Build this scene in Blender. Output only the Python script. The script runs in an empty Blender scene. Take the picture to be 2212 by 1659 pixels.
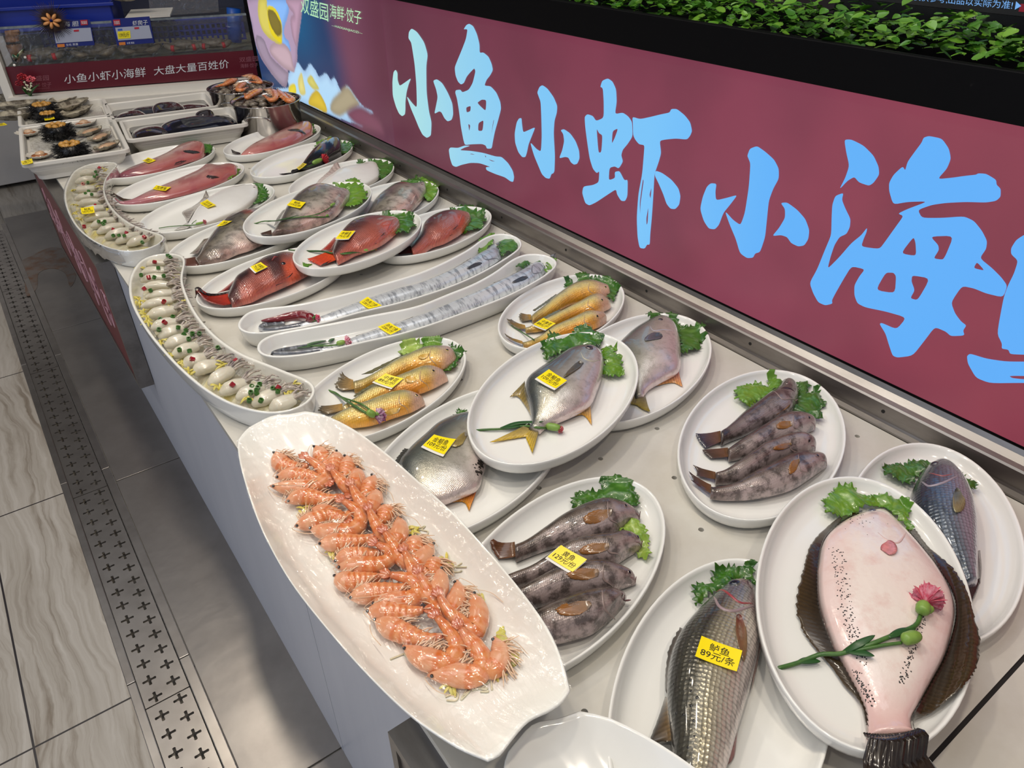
import bpy, bmesh, math, random
import numpy as np
from mathutils import Vector, Matrix, noise
from mathutils.bvhtree import BVHTree

S = bpy.context.scene
COL = S.collection
random.seed(7)
rng = np.random.default_rng(7)

# ------------------------------------------------------------------ camera
PW, PH, FPX = 2212.0, 1659.0, 1596.04
CAMZ = 1.43
YAW, PITCH, ROLL = [math.radians(a) for a in (35.5966, 34.1274, -0.9023)]
def cam_axes():
    ca, sa, cb, sb, cc, sc = math.cos(YAW), math.sin(YAW), math.cos(PITCH), math.sin(PITCH), math.cos(ROLL), math.sin(ROLL)
    fwd = np.array([sa*cb, ca*cb, -sb]); right = np.array([ca, -sa, 0.0]); up = np.cross(right, fwd)
    return right*cc + up*sc, -right*sc + up*cc, fwd
CR, CU, CF = cam_axes()
CAMP = np.array([0.0, 0.0, CAMZ])
cd = bpy.data.cameras.new('camera'); cam = bpy.data.objects.new('camera', cd); COL.objects.link(cam)
cd.sensor_fit = 'HORIZONTAL'; cd.sensor_width = 36.0; cd.lens = FPX*36.0/PW; cd.clip_start = 0.02; cd.clip_end = 60
cam.matrix_world = Matrix(((CR[0], CU[0], -CF[0], 0), (CR[1], CU[1], -CF[1], 0), (CR[2], CU[2], -CF[2], CAMZ), (0, 0, 0, 1)))
S.camera = cam

# ------------------------------------------------------------------ light
S.view_settings.view_transform = 'Standard'; S.view_settings.look = 'None'
S.view_settings.gamma = 1.0; S.view_settings.exposure = -0.10; S.view_settings.use_curve_mapping = False
S.cycles.use_denoising = True
S.cycles.max_bounces = 8; S.cycles.transparent_max_bounces = 12
wd = bpy.data.worlds.new('room_light'); S.world = wd; wd.use_nodes = True
wd.node_tree.nodes['Background'].inputs[0].default_value = (0.86, 0.90, 1.0, 1); wd.node_tree.nodes['Background'].inputs[1].default_value = 0.27
def area(name, loc, target, size, power, color, shape='DISK', sizey=None):
    l = bpy.data.lights.new(name, 'AREA'); l.shape = shape; l.size = size; l.energy = power; l.color = color
    if sizey: l.size_y = sizey
    o = bpy.data.objects.new(name, l); COL.objects.link(o); o.location = loc
    o.rotation_euler = (Vector(target) - Vector(loc)).to_track_quat('-Z', 'Y').to_euler()
    return o
WARM = (1.0, 0.88, 0.72); COOL = (0.70, 0.80, 1.0)
for i, y in enumerate((-0.5, 0.35, 1.2, 2.05, 2.9)):
    area('ceiling_spot_light', (0.30, y, 2.75), (0.45, y, 0), 0.12, 9.0, WARM)
for i, y in enumerate((0.1, 1.6, 3.1)):
    area('aisle_spot_light', (-0.75, y, 2.75), (-0.45, y, 0), 0.14, 5.5, (1.0, 0.92, 0.80))
area('ceiling_panel_light', (0.1, 1.2, 2.9), (0.3, 1.2, 0), 1.0, 17.0, (0.96, 0.97, 1.0), 'RECTANGLE', 3.5)
area('shop_window_daylight', (-3.0, 0.6, 1.6), (0.4, 1.2, 0.5), 2.0, 26.0, COOL, 'RECTANGLE', 3.0)

# ------------------------------------------------------------------ helpers
CT = 0.67                      # counter top height
def ray(px, py):
    return CR*((px-PW/2)/FPX) + CU*(-(py-PH/2)/FPX) + CF
def U(px, py, z):              # pixel -> point on the horizontal plane at height z
    d = ray(px, py); return CAMP + d*((z-CAMZ)/d[2])
def UX(px, py, X):
    d = ray(px, py); return CAMP + d*(X/d[0])
def UY(px, py, Y):
    d = ray(px, py); return CAMP + d*(Y/d[1])
def srgb(r, g, b):
    f = lambda c: (c/255/12.92) if c/255 <= 0.04045 else ((c/255+0.055)/1.055)**2.4
    return (f(r), f(g), f(b))
def crop(x0, y0, s, pts):      # points read in an enlarged crop -> photo pixels
    return [(x0+p[0]/s, y0+p[1]/s) for p in pts]

def tag(o, label=None, cat=None, group=None, kind=None):
    if label: o['label'] = label
    if cat: o['category'] = cat
    if group: o['group'] = group
    if kind: o['kind'] = kind
    return o
def empty(name, loc, label=None, cat=None, group=None):
    o = bpy.data.objects.new(name, None); COL.objects.link(o); o.location = Vector(loc); o.empty_display_size = 0.05
    return tag(o, label, cat, group)
def mk(name, v, f, mat, parent=None, smooth=True, col=None, uv=None, midx=None, origin=None):
    """one mesh object from world-space vertices"""
    v = np.asarray(v, float).reshape(-1, 3)
    if parent is not None:
        base = np.array(world_loc(parent))
    else:
        base = np.array(origin) if origin is not None else np.array([*(v[:, :2].mean(0)), v[:, 2].min()])
    me = bpy.data.meshes.new(name)
    me.from_pydata([tuple(p) for p in (v-base)], [], [tuple(int(i) for i in q) for q in f])
    mats = mat if isinstance(mat, (list, tuple)) else [mat]
    for m in mats: me.materials.append(m)
    if midx is not None:
        me.polygons.foreach_set('material_index', np.asarray(midx, dtype=np.int32))
    if smooth: me.polygons.foreach_set('use_smooth', [True]*len(me.polygons))
    if col is not None:
        a = me.attributes.new('Col', 'FLOAT_COLOR', 'POINT')
        c = np.ones((len(v), 4), np.float32); c[:, :3] = np.asarray(col); a.data.foreach_set('color', c.ravel())
    if uv is not None:
        a = me.attributes.new('SUV', 'FLOAT_VECTOR', 'POINT')
        c = np.zeros((len(v), 3), np.float32); uv = np.asarray(uv); c[:, :uv.shape[1]] = uv; a.data.foreach_set('vector', c.ravel())
    me.update()
    o = bpy.data.objects.new(name, me); COL.objects.link(o)
    if parent is not None: o.parent = parent
    else: o.location = base
    return o
def world_loc(o):
    p = Vector(o.location)
    while o.parent is not None:
        o = o.parent; p = p + Vector(o.location)
    return p
def join(parts):
    V, F, n = [], [], 0
    for v, f in parts:
        v = np.asarray(v, float).reshape(-1, 3)
        V.append(v); F += [tuple(i+n for i in q) for q in f]; n += len(v)
    return np.vstack(V), F
def box(x0, x1, y0, y1, z0, z1):
    v = [(x, y, z) for z in (z0, z1) for y in (y0, y1) for x in (x0, x1)]
    f = [(0, 2, 3, 1), (4, 5, 7, 6), (0, 1, 5, 4), (2, 6, 7, 3), (0, 4, 6, 2), (1, 3, 7, 5)]
    return np.array(v, float), f
def obox(o, ax, ay, az, bx):   # oriented box: origin, unit axes, (x0,x1,y0,y1,z0,z1)
    v, f = box(*bx); o = np.asarray(o); M = np.array([ax, ay, az]); return o + v@M, f
def bevel(o, w, seg=2):
    m = o.modifiers.new('bevel', 'BEVEL'); m.width = w; m.segments = seg; m.limit_method = 'ANGLE'; m.angle_limit = math.radians(40)
    return o
def prism(poly, y0, y1, axis='y'):   # profile of (x,z) swept along y
    n = len(poly)
    v = [(x, y0, z) for x, z in poly] + [(x, y1, z) for x, z in poly]
    f = [(i, (i+1) % n, n+(i+1) % n, n+i) for i in range(n)] + [tuple(range(n-1, -1, -1)), tuple(range(n, 2*n))]
    return np.array(v, float), f
def tube(path, rad, n=8, cap=True, squash=1.0):
    P = np.asarray(path, float); m = len(P); rad = np.broadcast_to(np.asarray(rad, float), (m,))
    T = np.gradient(P, axis=0); T /= np.linalg.norm(T, axis=1)[:, None]+1e-12
    up = np.array([0, 0, 1.0]); V = []
    for i in range(m):
        a = np.cross(T[i], up)
        if np.linalg.norm(a) < 1e-3: a = np.array([1.0, 0, 0])
        a /= np.linalg.norm(a); b = np.cross(a, T[i])
        for k in range(n):
            t = 2*math.pi*k/n
            V.append(P[i] + rad[i]*(a*math.cos(t) + b*math.sin(t)*squash))
    F = [(i*n+k, i*n+(k+1) % n, (i+1)*n+(k+1) % n, (i+1)*n+k) for i in range(m-1) for k in range(n)]
    if cap: F += [tuple(range(n-1, -1, -1)), tuple((m-1)*n+k for k in range(n))]
    return np.array(V), F
def spline(pts, n):
    """Catmull-Rom through points (any dimension), n samples"""
    P = np.asarray(pts, float)
    if len(P) == 2:
        t = np.linspace(0, 1, n)[:, None]; return P[0]*(1-t)+P[1]*t
    Q = np.vstack([2*P[0]-P[1], P, 2*P[-1]-P[-2]])
    d = np.r_[0, np.cumsum(np.linalg.norm(np.diff(P, axis=0), axis=1)+1e-9)]
    out = []
    for s in np.linspace(0, d[-1], n):
        i = min(max(np.searchsorted(d, s)-1, 0), len(P)-2); t = (s-d[i])/(d[i+1]-d[i])
        a, b, c, e = Q[i], Q[i+1], Q[i+2], Q[i+3]
        out.append(0.5*((2*b)+(-a+c)*t+(2*a-5*b+4*c-e)*t*t+(-a+3*b-3*c+e)*t**3))
    return np.array(out)
def closed_spline(pts, n):
    P = [tuple(p) for p in pts]; k = len(P)
    Q = P[-3:]+P+P[:3]
    d = np.r_[0, np.cumsum([math.dist(Q[i], Q[i+1])+1e-9 for i in range(len(Q)-1)])]
    out = []
    for s in np.linspace(d[3], d[3+k], n, endpoint=False):
        i = min(max(np.searchsorted(d, s)-1, 1), len(Q)-3); t = (s-d[i])/(d[i+1]-d[i])
        a, b, c, e = [np.array(q, float) for q in Q[i-1:i+3]]
        out.append(0.5*((2*b)+(-a+c)*t+(2*a-5*b+4*c-e)*t*t+(-a+3*b-3*c+e)*t**3))
    return np.array(out)
def smooth01(a, b, x):
    t = np.clip((x-a)/(b-a), 0, 1); return t*t*(3-2*t)
def lerp(a, b, t):
    t = np.asarray(t)[..., None]; return np.asarray(a)*(1-t)+np.asarray(b)*t
def fill2d(polys, depth=0.0):
    """flat (x,y) outlines, inner ones cut holes -> verts (x,y,z), faces"""
    c = bpy.data.curves.new('outline', 'CURVE'); c.dimensions = '2D'; c.fill_mode = 'BOTH'; c.extrude = depth/2
    for p in polys:
        s = c.splines.new('POLY'); s.points.add(len(p)-1); s.use_cyclic_u = True
        for q, a in zip(s.points, p): q.co = (a[0], a[1], 0, 1)
    return curve_mesh(c)
def curve_mesh(c):
    o = bpy.data.objects.new('outline', c); COL.objects.link(o)
    dg = bpy.context.evaluated_depsgraph_get(); dg.update()
    me = o.evaluated_get(dg).to_mesh()
    v = np.array([tuple(x.co) for x in me.vertices]).reshape(-1, 3); f = [tuple(p.vertices) for p in me.polygons]
    o.evaluated_get(dg).to_mesh_clear(); bpy.data.objects.remove(o); bpy.data.curves.remove(c)
    return v, f
_TXT = {}
def text2d(s, bold=0.0, depth=0.0):
    k = (s, bold)
    if k not in _TXT:
        c = bpy.data.curves.new('text', 'FONT'); c.body = s; c.size = 1.0; c.align_x = 'CENTER'; c.align_y = 'CENTER'; c.offset = 0.0; c.resolution_u = 3; c.space_line = 0.95
        _TXT[k] = curve_mesh(c)
    return _TXT[k]
def text_quad(s, quad, lift=0.0004, fill=(0.84, 0.74), bold=0.012, sep=None):
    """text fitted into the quad TL,TR,BR,BL (3-D points), lifted along its normal"""
    v, f = text2d(s, bold)
    lo, hi = v.min(0), v.max(0)
    a = (v[:, 0]-lo[0])/(hi[0]-lo[0]+1e-9); b = (v[:, 1]-lo[1])/(hi[1]-lo[1]+1e-9)
    a = 0.5+(a-0.5)*fill[0]; b = 0.5+(b-0.5)*fill[1]
    TL, TR, BR, BL = [np.asarray(q, float) for q in quad]
    n = np.cross(TR-TL, BL-TL); n = -n/np.linalg.norm(n)
    w = (TL*((1-a)*b)[:, None]+TR*(a*b)[:, None]+BR*(a*(1-b))[:, None]+BL*((1-a)*(1-b))[:, None])
    if np.dot(n, CAMP-TL) < 0: n = -n
    return w+n*lift, f

# ------------------------------------------------------------------ materials
def nt(m): return m.node_tree.nodes, m.node_tree.links
def mat(name, color=(0.8, 0.8, 0.8), rough=0.5, metal=0.0, spec=0.5, coat=0.0, attr=False, mottle=None, mcol=None, bump=None,
        scales=None, emis=None, estr=0.0, sss=0.0, alpha=None, trans=0.0, ior=None, stretch=None):
    m = bpy.data.materials.new(name); m.use_nodes = True; N, L = nt(m); b = N['Principled BSDF']
    b.inputs['Base Color'].default_value = (*color, 1); b.inputs['Roughness'].default_value = rough; b.inputs['Metallic'].default_value = metal
    b.inputs['Specular IOR Level'].default_value = spec; b.inputs['Coat Weight'].default_value = coat; b.inputs['Coat Roughness'].default_value = 0.06
    if trans: b.inputs['Transmission Weight'].default_value = trans
    if ior: b.inputs['IOR'].default_value = ior
    if alpha is not None: b.inputs['Alpha'].default_value = alpha
    if sss: b.inputs['Subsurface Weight'].default_value = sss; b.inputs['Subsurface Radius'].default_value = (0.012, 0.006, 0.004); b.inputs['Subsurface Scale'].default_value = 0.5
    tc = N.new('ShaderNodeTexCoord'); co = tc.outputs['Object']
    if stretch:
        mp = N.new('ShaderNodeMapping'); mp.inputs['Scale'].default_value = stretch; L.new(co, mp.inputs['Vector']); co = mp.outputs[0]
    cur = None
    if attr:
        a = N.new('ShaderNodeAttribute'); a.attribute_name = 'Col'; cur = a.outputs['Color']
    if mottle:
        no = N.new('ShaderNodeTexNoise'); no.inputs['Scale'].default_value = mottle[0]; no.inputs['Detail'].default_value = 6; no.inputs['Roughness'].default_value = 0.65
        L.new(co, no.inputs['Vector'])
        rp = N.new('ShaderNodeValToRGB'); rp.color_ramp.elements[0].position = mottle[2] if len(mottle) > 2 else 0.42; rp.color_ramp.elements[1].position = mottle[3] if len(mottle) > 3 else 0.62
        L.new(no.outputs['Fac'], rp.inputs[0])
        mu = N.new('ShaderNodeMath'); mu.operation = 'MULTIPLY'; mu.inputs[1].default_value = mottle[1]; L.new(rp.outputs[0], mu.inputs[0])
        mx = N.new('ShaderNodeMix'); mx.data_type = 'RGBA'; L.new(mu.outputs[0], mx.inputs['Factor'])
        if cur: L.new(cur, mx.inputs['A'])
        else: mx.inputs['A'].default_value = (*color, 1)
        mx.inputs['B'].default_value = (*(mcol or (0, 0, 0)), 1); cur = mx.outputs['Result']
    h = None
    if bump:
        no = N.new('ShaderNodeTexNoise'); no.inputs['Scale'].default_value = bump[0]; no.inputs['Detail'].default_value = 4; L.new(co, no.inputs['Vector'])
        bp = N.new('ShaderNodeBump'); bp.inputs['Strength'].default_value = bump[1]; bp.inputs['Distance'].default_value = bump[2] if len(bump) > 2 else 0.002
        L.new(no.outputs['Fac'], bp.inputs['Height']); h = bp.outputs[0]
    if scales:   # overlapping scale rows from the length/width coordinates (metres)
        at = N.new('ShaderNodeAttribute'); at.attribute_name = 'SUV'
        vo = N.new('ShaderNodeTexVoronoi'); vo.feature = 'F1'; vo.inputs['Scale'].default_value = 1.0/scales[0]; vo.inputs['Randomness'].default_value = 0.25
        L.new(at.outputs['Vector'], vo.inputs['Vector'])
        bp2 = N.new('ShaderNodeBump'); bp2.inputs['Strength'].default_value = scales[1]; bp2.inputs['Distance'].default_value = 0.0012; bp2.invert = True
        L.new(vo.outputs['Distance'], bp2.inputs['Height'])
        if h: L.new(h, bp2.inputs['Normal'])
        h = bp2.outputs[0]
        if len(scales) > 2 and cur:
            mr = N.new('ShaderNodeMapRange'); mr.inputs['From Min'].default_value = 0.35; mr.inputs['From Max'].default_value = 0.75; mr.inputs['To Min'].default_value = 0; mr.inputs['To Max'].default_value = scales[2]
            L.new(vo.outputs['Distance'], mr.inputs['Value'])
            mx = N.new('ShaderNodeMix'); mx.data_type = 'RGBA'; L.new(mr.outputs[0], mx.inputs['Factor']); L.new(cur, mx.inputs['A']); mx.inputs['B'].default_value = (0.02, 0.02, 0.018, 1); cur = mx.outputs['Result']
    if cur: L.new(cur, b.inputs['Base Color'])
    if h: L.new(h, b.inputs['Normal'])
    if emis:
        b.inputs['Emission Color'].default_value = (*emis, 1); b.inputs['Emission Strength'].default_value = estr
        if attr: L.new(cur, b.inputs['Emission Color'])
    return m

CERAMIC = mat('white_glazed_ceramic', srgb(232, 232, 228), 0.16, coat=0.4, mottle=(9, 0.10, 0.45, 0.7), mcol=srgb(214, 210, 196))
STEEL = mat('brushed_steel', srgb(150, 146, 142), 0.34, metal=0.9, mottle=(14, 0.45), mcol=srgb(105, 100, 96), bump=(60, 0.06), stretch=(1, 0.25, 1))
DKSTEEL = mat('worn_dark_steel', srgb(98, 92, 88), 0.45, metal=0.7, mottle=(18, 0.5), mcol=srgb(60, 55, 52), bump=(40, 0.1), stretch=(1, 0.3, 1))
BLACK = mat('black_painted_metal', srgb(4, 4, 6), 0.5, spec=0.1, mottle=(50, 0.08, 0.70, 0.74), mcol=srgb(80, 78, 78))
HOLE = mat('dark_hole', srgb(18, 17, 16), 0.7)
WHITEPLASTIC = mat('white_moulded_plastic', srgb(212, 209, 202), 0.4, mottle=(7, 0.15), mcol=srgb(190, 186, 176))
INK = mat('black_print', srgb(18, 16, 10), 0.6)
YELLOW = mat('yellow_tag_paper', srgb(250, 226, 10), 0.35, coat=0.3)
TAGWHITE = mat('white_tag_backing', srgb(228, 226, 220), 0.4)

# ------------------------------------------------------------------ setting: floor, drain, counter, rail
def tile_floor():
    m = bpy.data.materials.new('veined_stone_tile'); m.use_nodes = True; N, L = nt(m); b = N['Principled BSDF']
    tc = N.new('ShaderNodeTexCoord'); geo = N.new('ShaderNodeNewGeometry')
    no = N.new('ShaderNodeTexNoise'); no.inputs['Scale'].default_value = 2.4; no.inputs['Detail'].default_value = 5; L.new(geo.outputs['Position'], no.inputs['Vector'])
    ad = N.new('ShaderNodeVectorMath'); ad.operation = 'MULTIPLY_ADD'; ad.inputs[1].default_value = (0.13, 0.13, 0); L.new(no.outputs['Color'], ad.inputs[0]); L.new(geo.outputs['Position'], ad.inputs[2])
    mp = N.new('ShaderNodeMapping'); mp.inputs['Rotation'].default_value = (0, 0, 0.32); mp.inputs['Scale'].default_value = (26, 1.2, 1); L.new(ad.outputs[0], mp.inputs['Vector'])
    n2 = N.new('ShaderNodeTexNoise'); n2.inputs['Scale'].default_value = 1.3; n2.inputs['Detail'].default_value = 7; n2.inputs['Roughness'].default_value = 0.62; n2.inputs['Distortion'].default_value = 1.2; L.new(mp.outputs[0], n2.inputs['Vector'])
    rp = N.new('ShaderNodeValToRGB'); e = rp.color_ramp.elements; e[0].position = 0.3; e[0].color = (*srgb(116, 106, 94), 1); e[1].position = 0.7; e[1].color = (*srgb(172, 167, 160), 1)
    k = e.new(0.47); k.color = (*srgb(153, 147, 138), 1); L.new(n2.outputs['Fac'], rp.inputs[0])
    sx = N.new('ShaderNodeSeparateXYZ'); L.new(geo.outputs['Position'], sx.inputs[0])
    def line(sock, off, period, w):
        a = N.new('ShaderNodeMath'); a.operation = 'ADD'; a.inputs[1].default_value = off; L.new(sock, a.inputs[0])
        p = N.new('ShaderNodeMath'); p.operation = 'PINGPONG'; p.inputs[1].default_value = period/2; L.new(a.outputs[0], p.inputs[0])
        c = N.new('ShaderNodeMath'); c.operation = 'LESS_THAN'; c.inputs[1].default_value = w; L.new(p.outputs[0], c.inputs[0]); return c.outputs[0]
    a, c = line(sx.outputs['X'], 0.31+8, 0.8, 0.0022), line(sx.outputs['Y'], -1.243+8, 0.8, 0.0022)
    mx = N.new('ShaderNodeMath'); mx.operation = 'MAXIMUM'; L.new(a, mx.inputs[0]); L.new(c, mx.inputs[1])
    mi = N.new('ShaderNodeMix'); mi.data_type = 'RGBA'; L.new(mx.outputs[0], mi.inputs['Factor']); L.new(rp.outputs[0], mi.inputs['A']); mi.inputs['B'].default_value = (*srgb(40, 36, 38), 1)
    L.new(mi.outputs['Result'], b.inputs['Base Color']); b.inputs['Roughness'].default_value = 0.32; b.inputs['Specular IOR Level'].default_value = 0.4
    bp = N.new('ShaderNodeBump'); bp.inputs['Strength'].default_value = 0.15; bp.inputs['Distance'].default_value = 0.002; L.new(n2.outputs['Fac'], bp.inputs['Height']); L.new(bp.outputs[0], b.inputs['Normal'])
    return m
v, f = join([box(-3.5, -0.125, -1.5, 5.4, -0.05, 0), box(0.008, 3.0, -1.5, 5.4, -0.05, -0.004), box(-0.125, 0.008, -1.5, 5.4, -0.08, -0.06)])
tag(mk('floor', v, f, tile_floor(), smooth=False), kind='structure')

# drain grates: steel plates with cross shaped slots, two staggered rows
GRATE = mat('drain_steel', srgb(172, 167, 162), 0.27, metal=0.9, mottle=(9, 0.45, 0.4, 0.7), mcol=srgb(118, 111, 106), bump=(30, 0.08))
def cross(cx, cy, r):
    pts = []
    for k in range(4):
        a = k*math.pi/2
        for (rr, da) in ((r, -0.24), (r*1.06, 0), (r, 0.24), (r*0.42, 0.5), (r*0.36, math.pi/4), (r*0.42, math.pi/2-0.5)):
            pts.append((cx+rr*math.cos(a+da), cy+rr*math.sin(a+da)))
    return pts
GX0, GX1 = -0.106, -0.016
ys = [-0.42, 0.39, 1.197, 2.004, 2.81, 3.62, 4.43]
for i in range(len(ys)-1):
    y0, y1 = ys[i]+0.0015, ys[i+1]-0.0015
    polys = [[(GX0, y0), (GX1, y0), (GX1, y1), (GX0, y1)]]
    n = 16
    for k in range(n):
        yy = y0+(k+0.5)*(y1-y0)/n
        polys.append(cross(-0.082, yy-0.008, 0.0138)); polys.append(cross(-0.040, min(yy+0.010, y1-0.016), 0.0138))
    v, f = fill2d(polys, 0.003); v[:, 2] -= 0.004
    o = mk('drain_grate', v, f, GRATE, smooth=False)
    nm = ['cut by the bottom edge', 'whose far joint lies beside the prawn platter', 'between the two floor joints', 'beside the long crescent dish', 'beside the short crescent dish', 'at the far end below the oyster trays'][i]
    tag(o, 'steel drain grate with cross slots, ' + nm, 'drain grate', 'drain grates along the counter')
for nm, x0, x1 in (('left', -0.125, -0.107), ('right', -0.014, 0.008)):
    for k in range(len(ys)-1):
        a = mk('drain_trim', *box(x0, x1, ys[k]+0.08+0.001, ys[k+1]+0.08-0.001, -0.03, 0.002), GRATE, smooth=False); bevel(a, 0.0015); tag(a, kind='structure'); a.name = 'trim_1'
WET = mat('wet_steel_floor_plate', srgb(142, 138, 135), 0.30, metal=0.7, mottle=(4, 0.45, 0.4, 0.7), mcol=srgb(104, 98, 95), bump=(9, 0.35, 0.004))
RUST = srgb(96, 58, 22)
v, f = join([box(0.009, 0.30, a+0.002, b-0.002, -0.004, 0.001) for a, b in ((-0.6, 0.872), (0.872, 2.004), (2.004, 3.1), (3.1, 4.6))])
tag(bevel(mk('floor_plate', v, f, WET, smooth=False), 0.001), kind='structure').name = 'trim_2'
stain = closed_spline([U(*q, 0.001)[:2] for q in ((58, 640), (52, 600), (40, 570), (70, 552), (110, 535), (150, 545), (165, 590), (152, 620), (140, 590), (112, 580), (84, 590), (80, 622))], 70)
v, f = fill2d([stain], 0.0004); v[:, 2] += 0.0016
RUSTM = mat('rust_stain', RUST, 0.35, mottle=(16, 0.9, 0.35, 0.55), mcol=srgb(104, 98, 94))
tag(mk('rust_stain', v, f, RUSTM), 'brown rust stain on the steel floor plate by the red front sign', 'stain')

# counter body and top; its far end follows the skewed tank front
zb = 0.757
tR = U(557, 162, zb); tL = U(34, 202.5, zb)
def yfar(x, off=0.09): return tL[1]+(x-tL[0])*(tR[1]-tL[1])/(tR[0]-tL[0])-off

PANEL = mat('white_counter_panel', srgb(196, 199, 208), 0.30, mottle=(5, 0.25), mcol=srgb(165, 170, 184), bump=(24, 0.05), stretch=(1, 1, 0.2))
v, f = join([box(0.190, 1.0625, a+0.001, b-0.001, 0.0, CT-0.012) for a, b in ((-0.9, 0.86), (0.86, 2.0), (2.0, 3.29))])
counter = empty('display_counter', (0.6, 1.3, 0), 'long white fish counter with a drilled plastic top', 'counter')
mk('counter_base', v, f, PANEL, counter, smooth=False)
TOP = mat('white_cutting_board', srgb(192, 188, 178), 0.22, mottle=(5.5, 0.55, 0.40, 0.66), mcol=srgb(212, 211, 206), bump=(7, 0.08, 0.002))
holes = []
for i in range(-4, 34):
    for j in range(0, 7):
        hx = 0.27+j*0.125+(0.06 if i % 2 else 0)+random.uniform(-.006, .006); hy = i*0.105+0.03+random.uniform(-.006, .006)
        if hx < 1.03 and hy < 3.2: holes.append((hx, hy))
polys = [[(0.184, 0.0885), (1.062, 0.0885), (1.062, yfar(1.062)), (0.184, yfar(0.184))]]+[[(hx+0.0042*math.cos(a), hy+0.0042*math.sin(a)) for a in np.linspace(0, 2*math.pi, 10, endpoint=False)] for hx, hy in holes if hy > 0.1]
v, f = fill2d(polys, 0.012); v[:, 2] += CT-0.006
mk('counter_top', v, f, TOP, counter, smooth=False)
v, f = fill2d([[(0.184, -0.9), (1.062, -0.9), (1.062, 0.0835), (0.184, 0.0835)]], 0.012); v[:, 2] += CT-0.006
mk('counter_top', v, f, TOP, counter, smooth=False)
mk('seam_strip', *box(0.186, 1.06, 0.0825, 0.0895, CT-0.012, CT-0.002), HOLE, counter, smooth=False)

# stainless upstand along the lightbox
prof = [(1.0632, CT-0.002), (1.0632, CT+0.004), (1.0735, CT+0.006), (1.075, CT+0.010), (1.075, CT+0.038), (1.0775, CT+0.041), (1.086, CT+0.0435), (1.095, CT+0.052), (1.0985, CT+0.060), (1.10, CT+0.060), (1.0985, CT-0.002)]
v, f = prism(prof, -0.9, 3.29)
rail = tag(mk('steel_upstand', v, f, STEEL, smooth=False), 'stainless steel upstand rail between the white counter and the red lightbox', 'rail')
hv = []
for px, py in ((703, 272), (778, 312), (864, 356), (966, 409), (1084, 472), (1222, 545), (1396, 633), (1620, 743), (1907, 890)):
    p = UX(px, py, 1.0746); a = np.linspace(0, 2*math.pi, 12, endpoint=False)
    q = np.c_[np.full(12, 1.0744), p[1]+0.0032*np.cos(a), CT+0.025+0.0032*np.sin(a)]; hv.append((q, [tuple(range(11, -1, -1))]))
v, f = join(hv); mk('screw_hole', v, f, HOLE, rail, smooth=False)

# walls behind
DARKWALL = mat('dark_wall_paint', srgb(14, 13, 18), 0.6, mottle=(3, 0.3), mcol=srgb(24, 23, 28))
v, f = box(1.62, 1.70, -1.5, 5.4, 0, 3.0); tag(mk('wall_right', v, f, DARKWALL, smooth=False), kind='structure')
v, f = box(-3.5, 1.62, 5.34, 5.44, 0, 3.0); tag(mk('wall_far', v, f, mat('far_wall_paint', srgb(46, 44, 46), 0.6, mottle=(2, 0.4), mcol=srgb(70, 66, 62)), smooth=False), kind='structure')
# planter ledge on top of the lightbox
ZL0, ZL1, ZP = CT+0.060, 1.164, 1.226
pl = empty('planter_ledge', (1.2, 1.2, ZL1), 'long black painted planter trough running above the red lightbox', 'planter')
v, f = join([box(1.092, 1.104, -0.9, 3.34, ZL1, ZP), box(1.104, 1.42, -0.9, 3.34, ZL1, ZL1+0.008), box(1.41, 1.42, -0.9, 3.34, ZL1, ZP-0.01), box(1.092, 1.42, 3.33, 3.34, ZL1, ZP)])
bevel(mk('trough', v, f, BLACK, pl, smooth=False), 0.0015)
mk('lip', *box(1.098, 1.112, -0.9, 3.34, ZP-0.004, ZP-0.0015), mat('scuffed_black_edge', srgb(22, 21, 22), 0.4, mottle=(70, 0.7, 0.62, 0.68), mcol=srgb(120, 115, 105)), pl, smooth=False)

# ------------------------------------------------------------------ oval plates
def oval_plate(key, label, group, a, b, ang, z, ctr, h=0.030, deep=0.0):
    prof = [(0.0, 0.004), (0.72, 0.004), (0.80, 0.0), (0.88, 0.0008), (0.935, 0.004), (0.970, 0.0095), (0.990, 0.0165), (0.999, h-0.005), (1.0, h-0.0012), (0.992, h), (0.975, h-0.0015), (0.962, h-0.006), (0.93, 0.0155), (0.87, 0.0105), (0.78, 0.0078), (0.5, 0.007), (0.0, 0.007)]
    n = 72; V = []; ca, sa = math.cos(ang), math.sin(ang)
    for (r, zz) in prof:
        k = 1 if r == 0 else n
        for i in range(k):
            t = 2*math.pi*i/n
            # keep the wall thickness even all round
            rx, ry = max(a-(1-r)*0.16*1.0, 0) if r > 0.7 else a*r*0.9, max(b-(1-r)*0.16*1.0, 0) if r > 0.7 else b*r*0.9*0.8
            if r == 0: rx = ry = 0
            x, y = rx*math.cos(t), ry*math.sin(t)
            V.append((ctr[0]+x*ca-y*sa, ctr[1]+x*sa+y*ca, z+zz))
    F = []; idx = []; p = 0
    for (r, zz) in prof:
        k = 1 if r == 0 else n; idx.append((p, k)); p += k
    for (p0, k0), (p1, k1) in zip(idx[:-1], idx[1:]):
        for i in range(n):
            j = (i+1) % n
            if k0 == 1: F.append((p0, p1+j, p1+i))
            elif k1 == 1: F.append((p0+i, p0+j, p1))
            else: F.append((p0+i, p0+j, p1+j, p1+i))
    PBV[key] = (BVHTree.FromPolygons([Vector(p) for p in V], [tuple(q) for q in F]))
    return tag(mk('oval_plate', V, F, CERAMIC), label, 'plate', group)
PLATE_Z = {}
PBV = {}; PDIM = {}
R_ = math.radians
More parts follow.
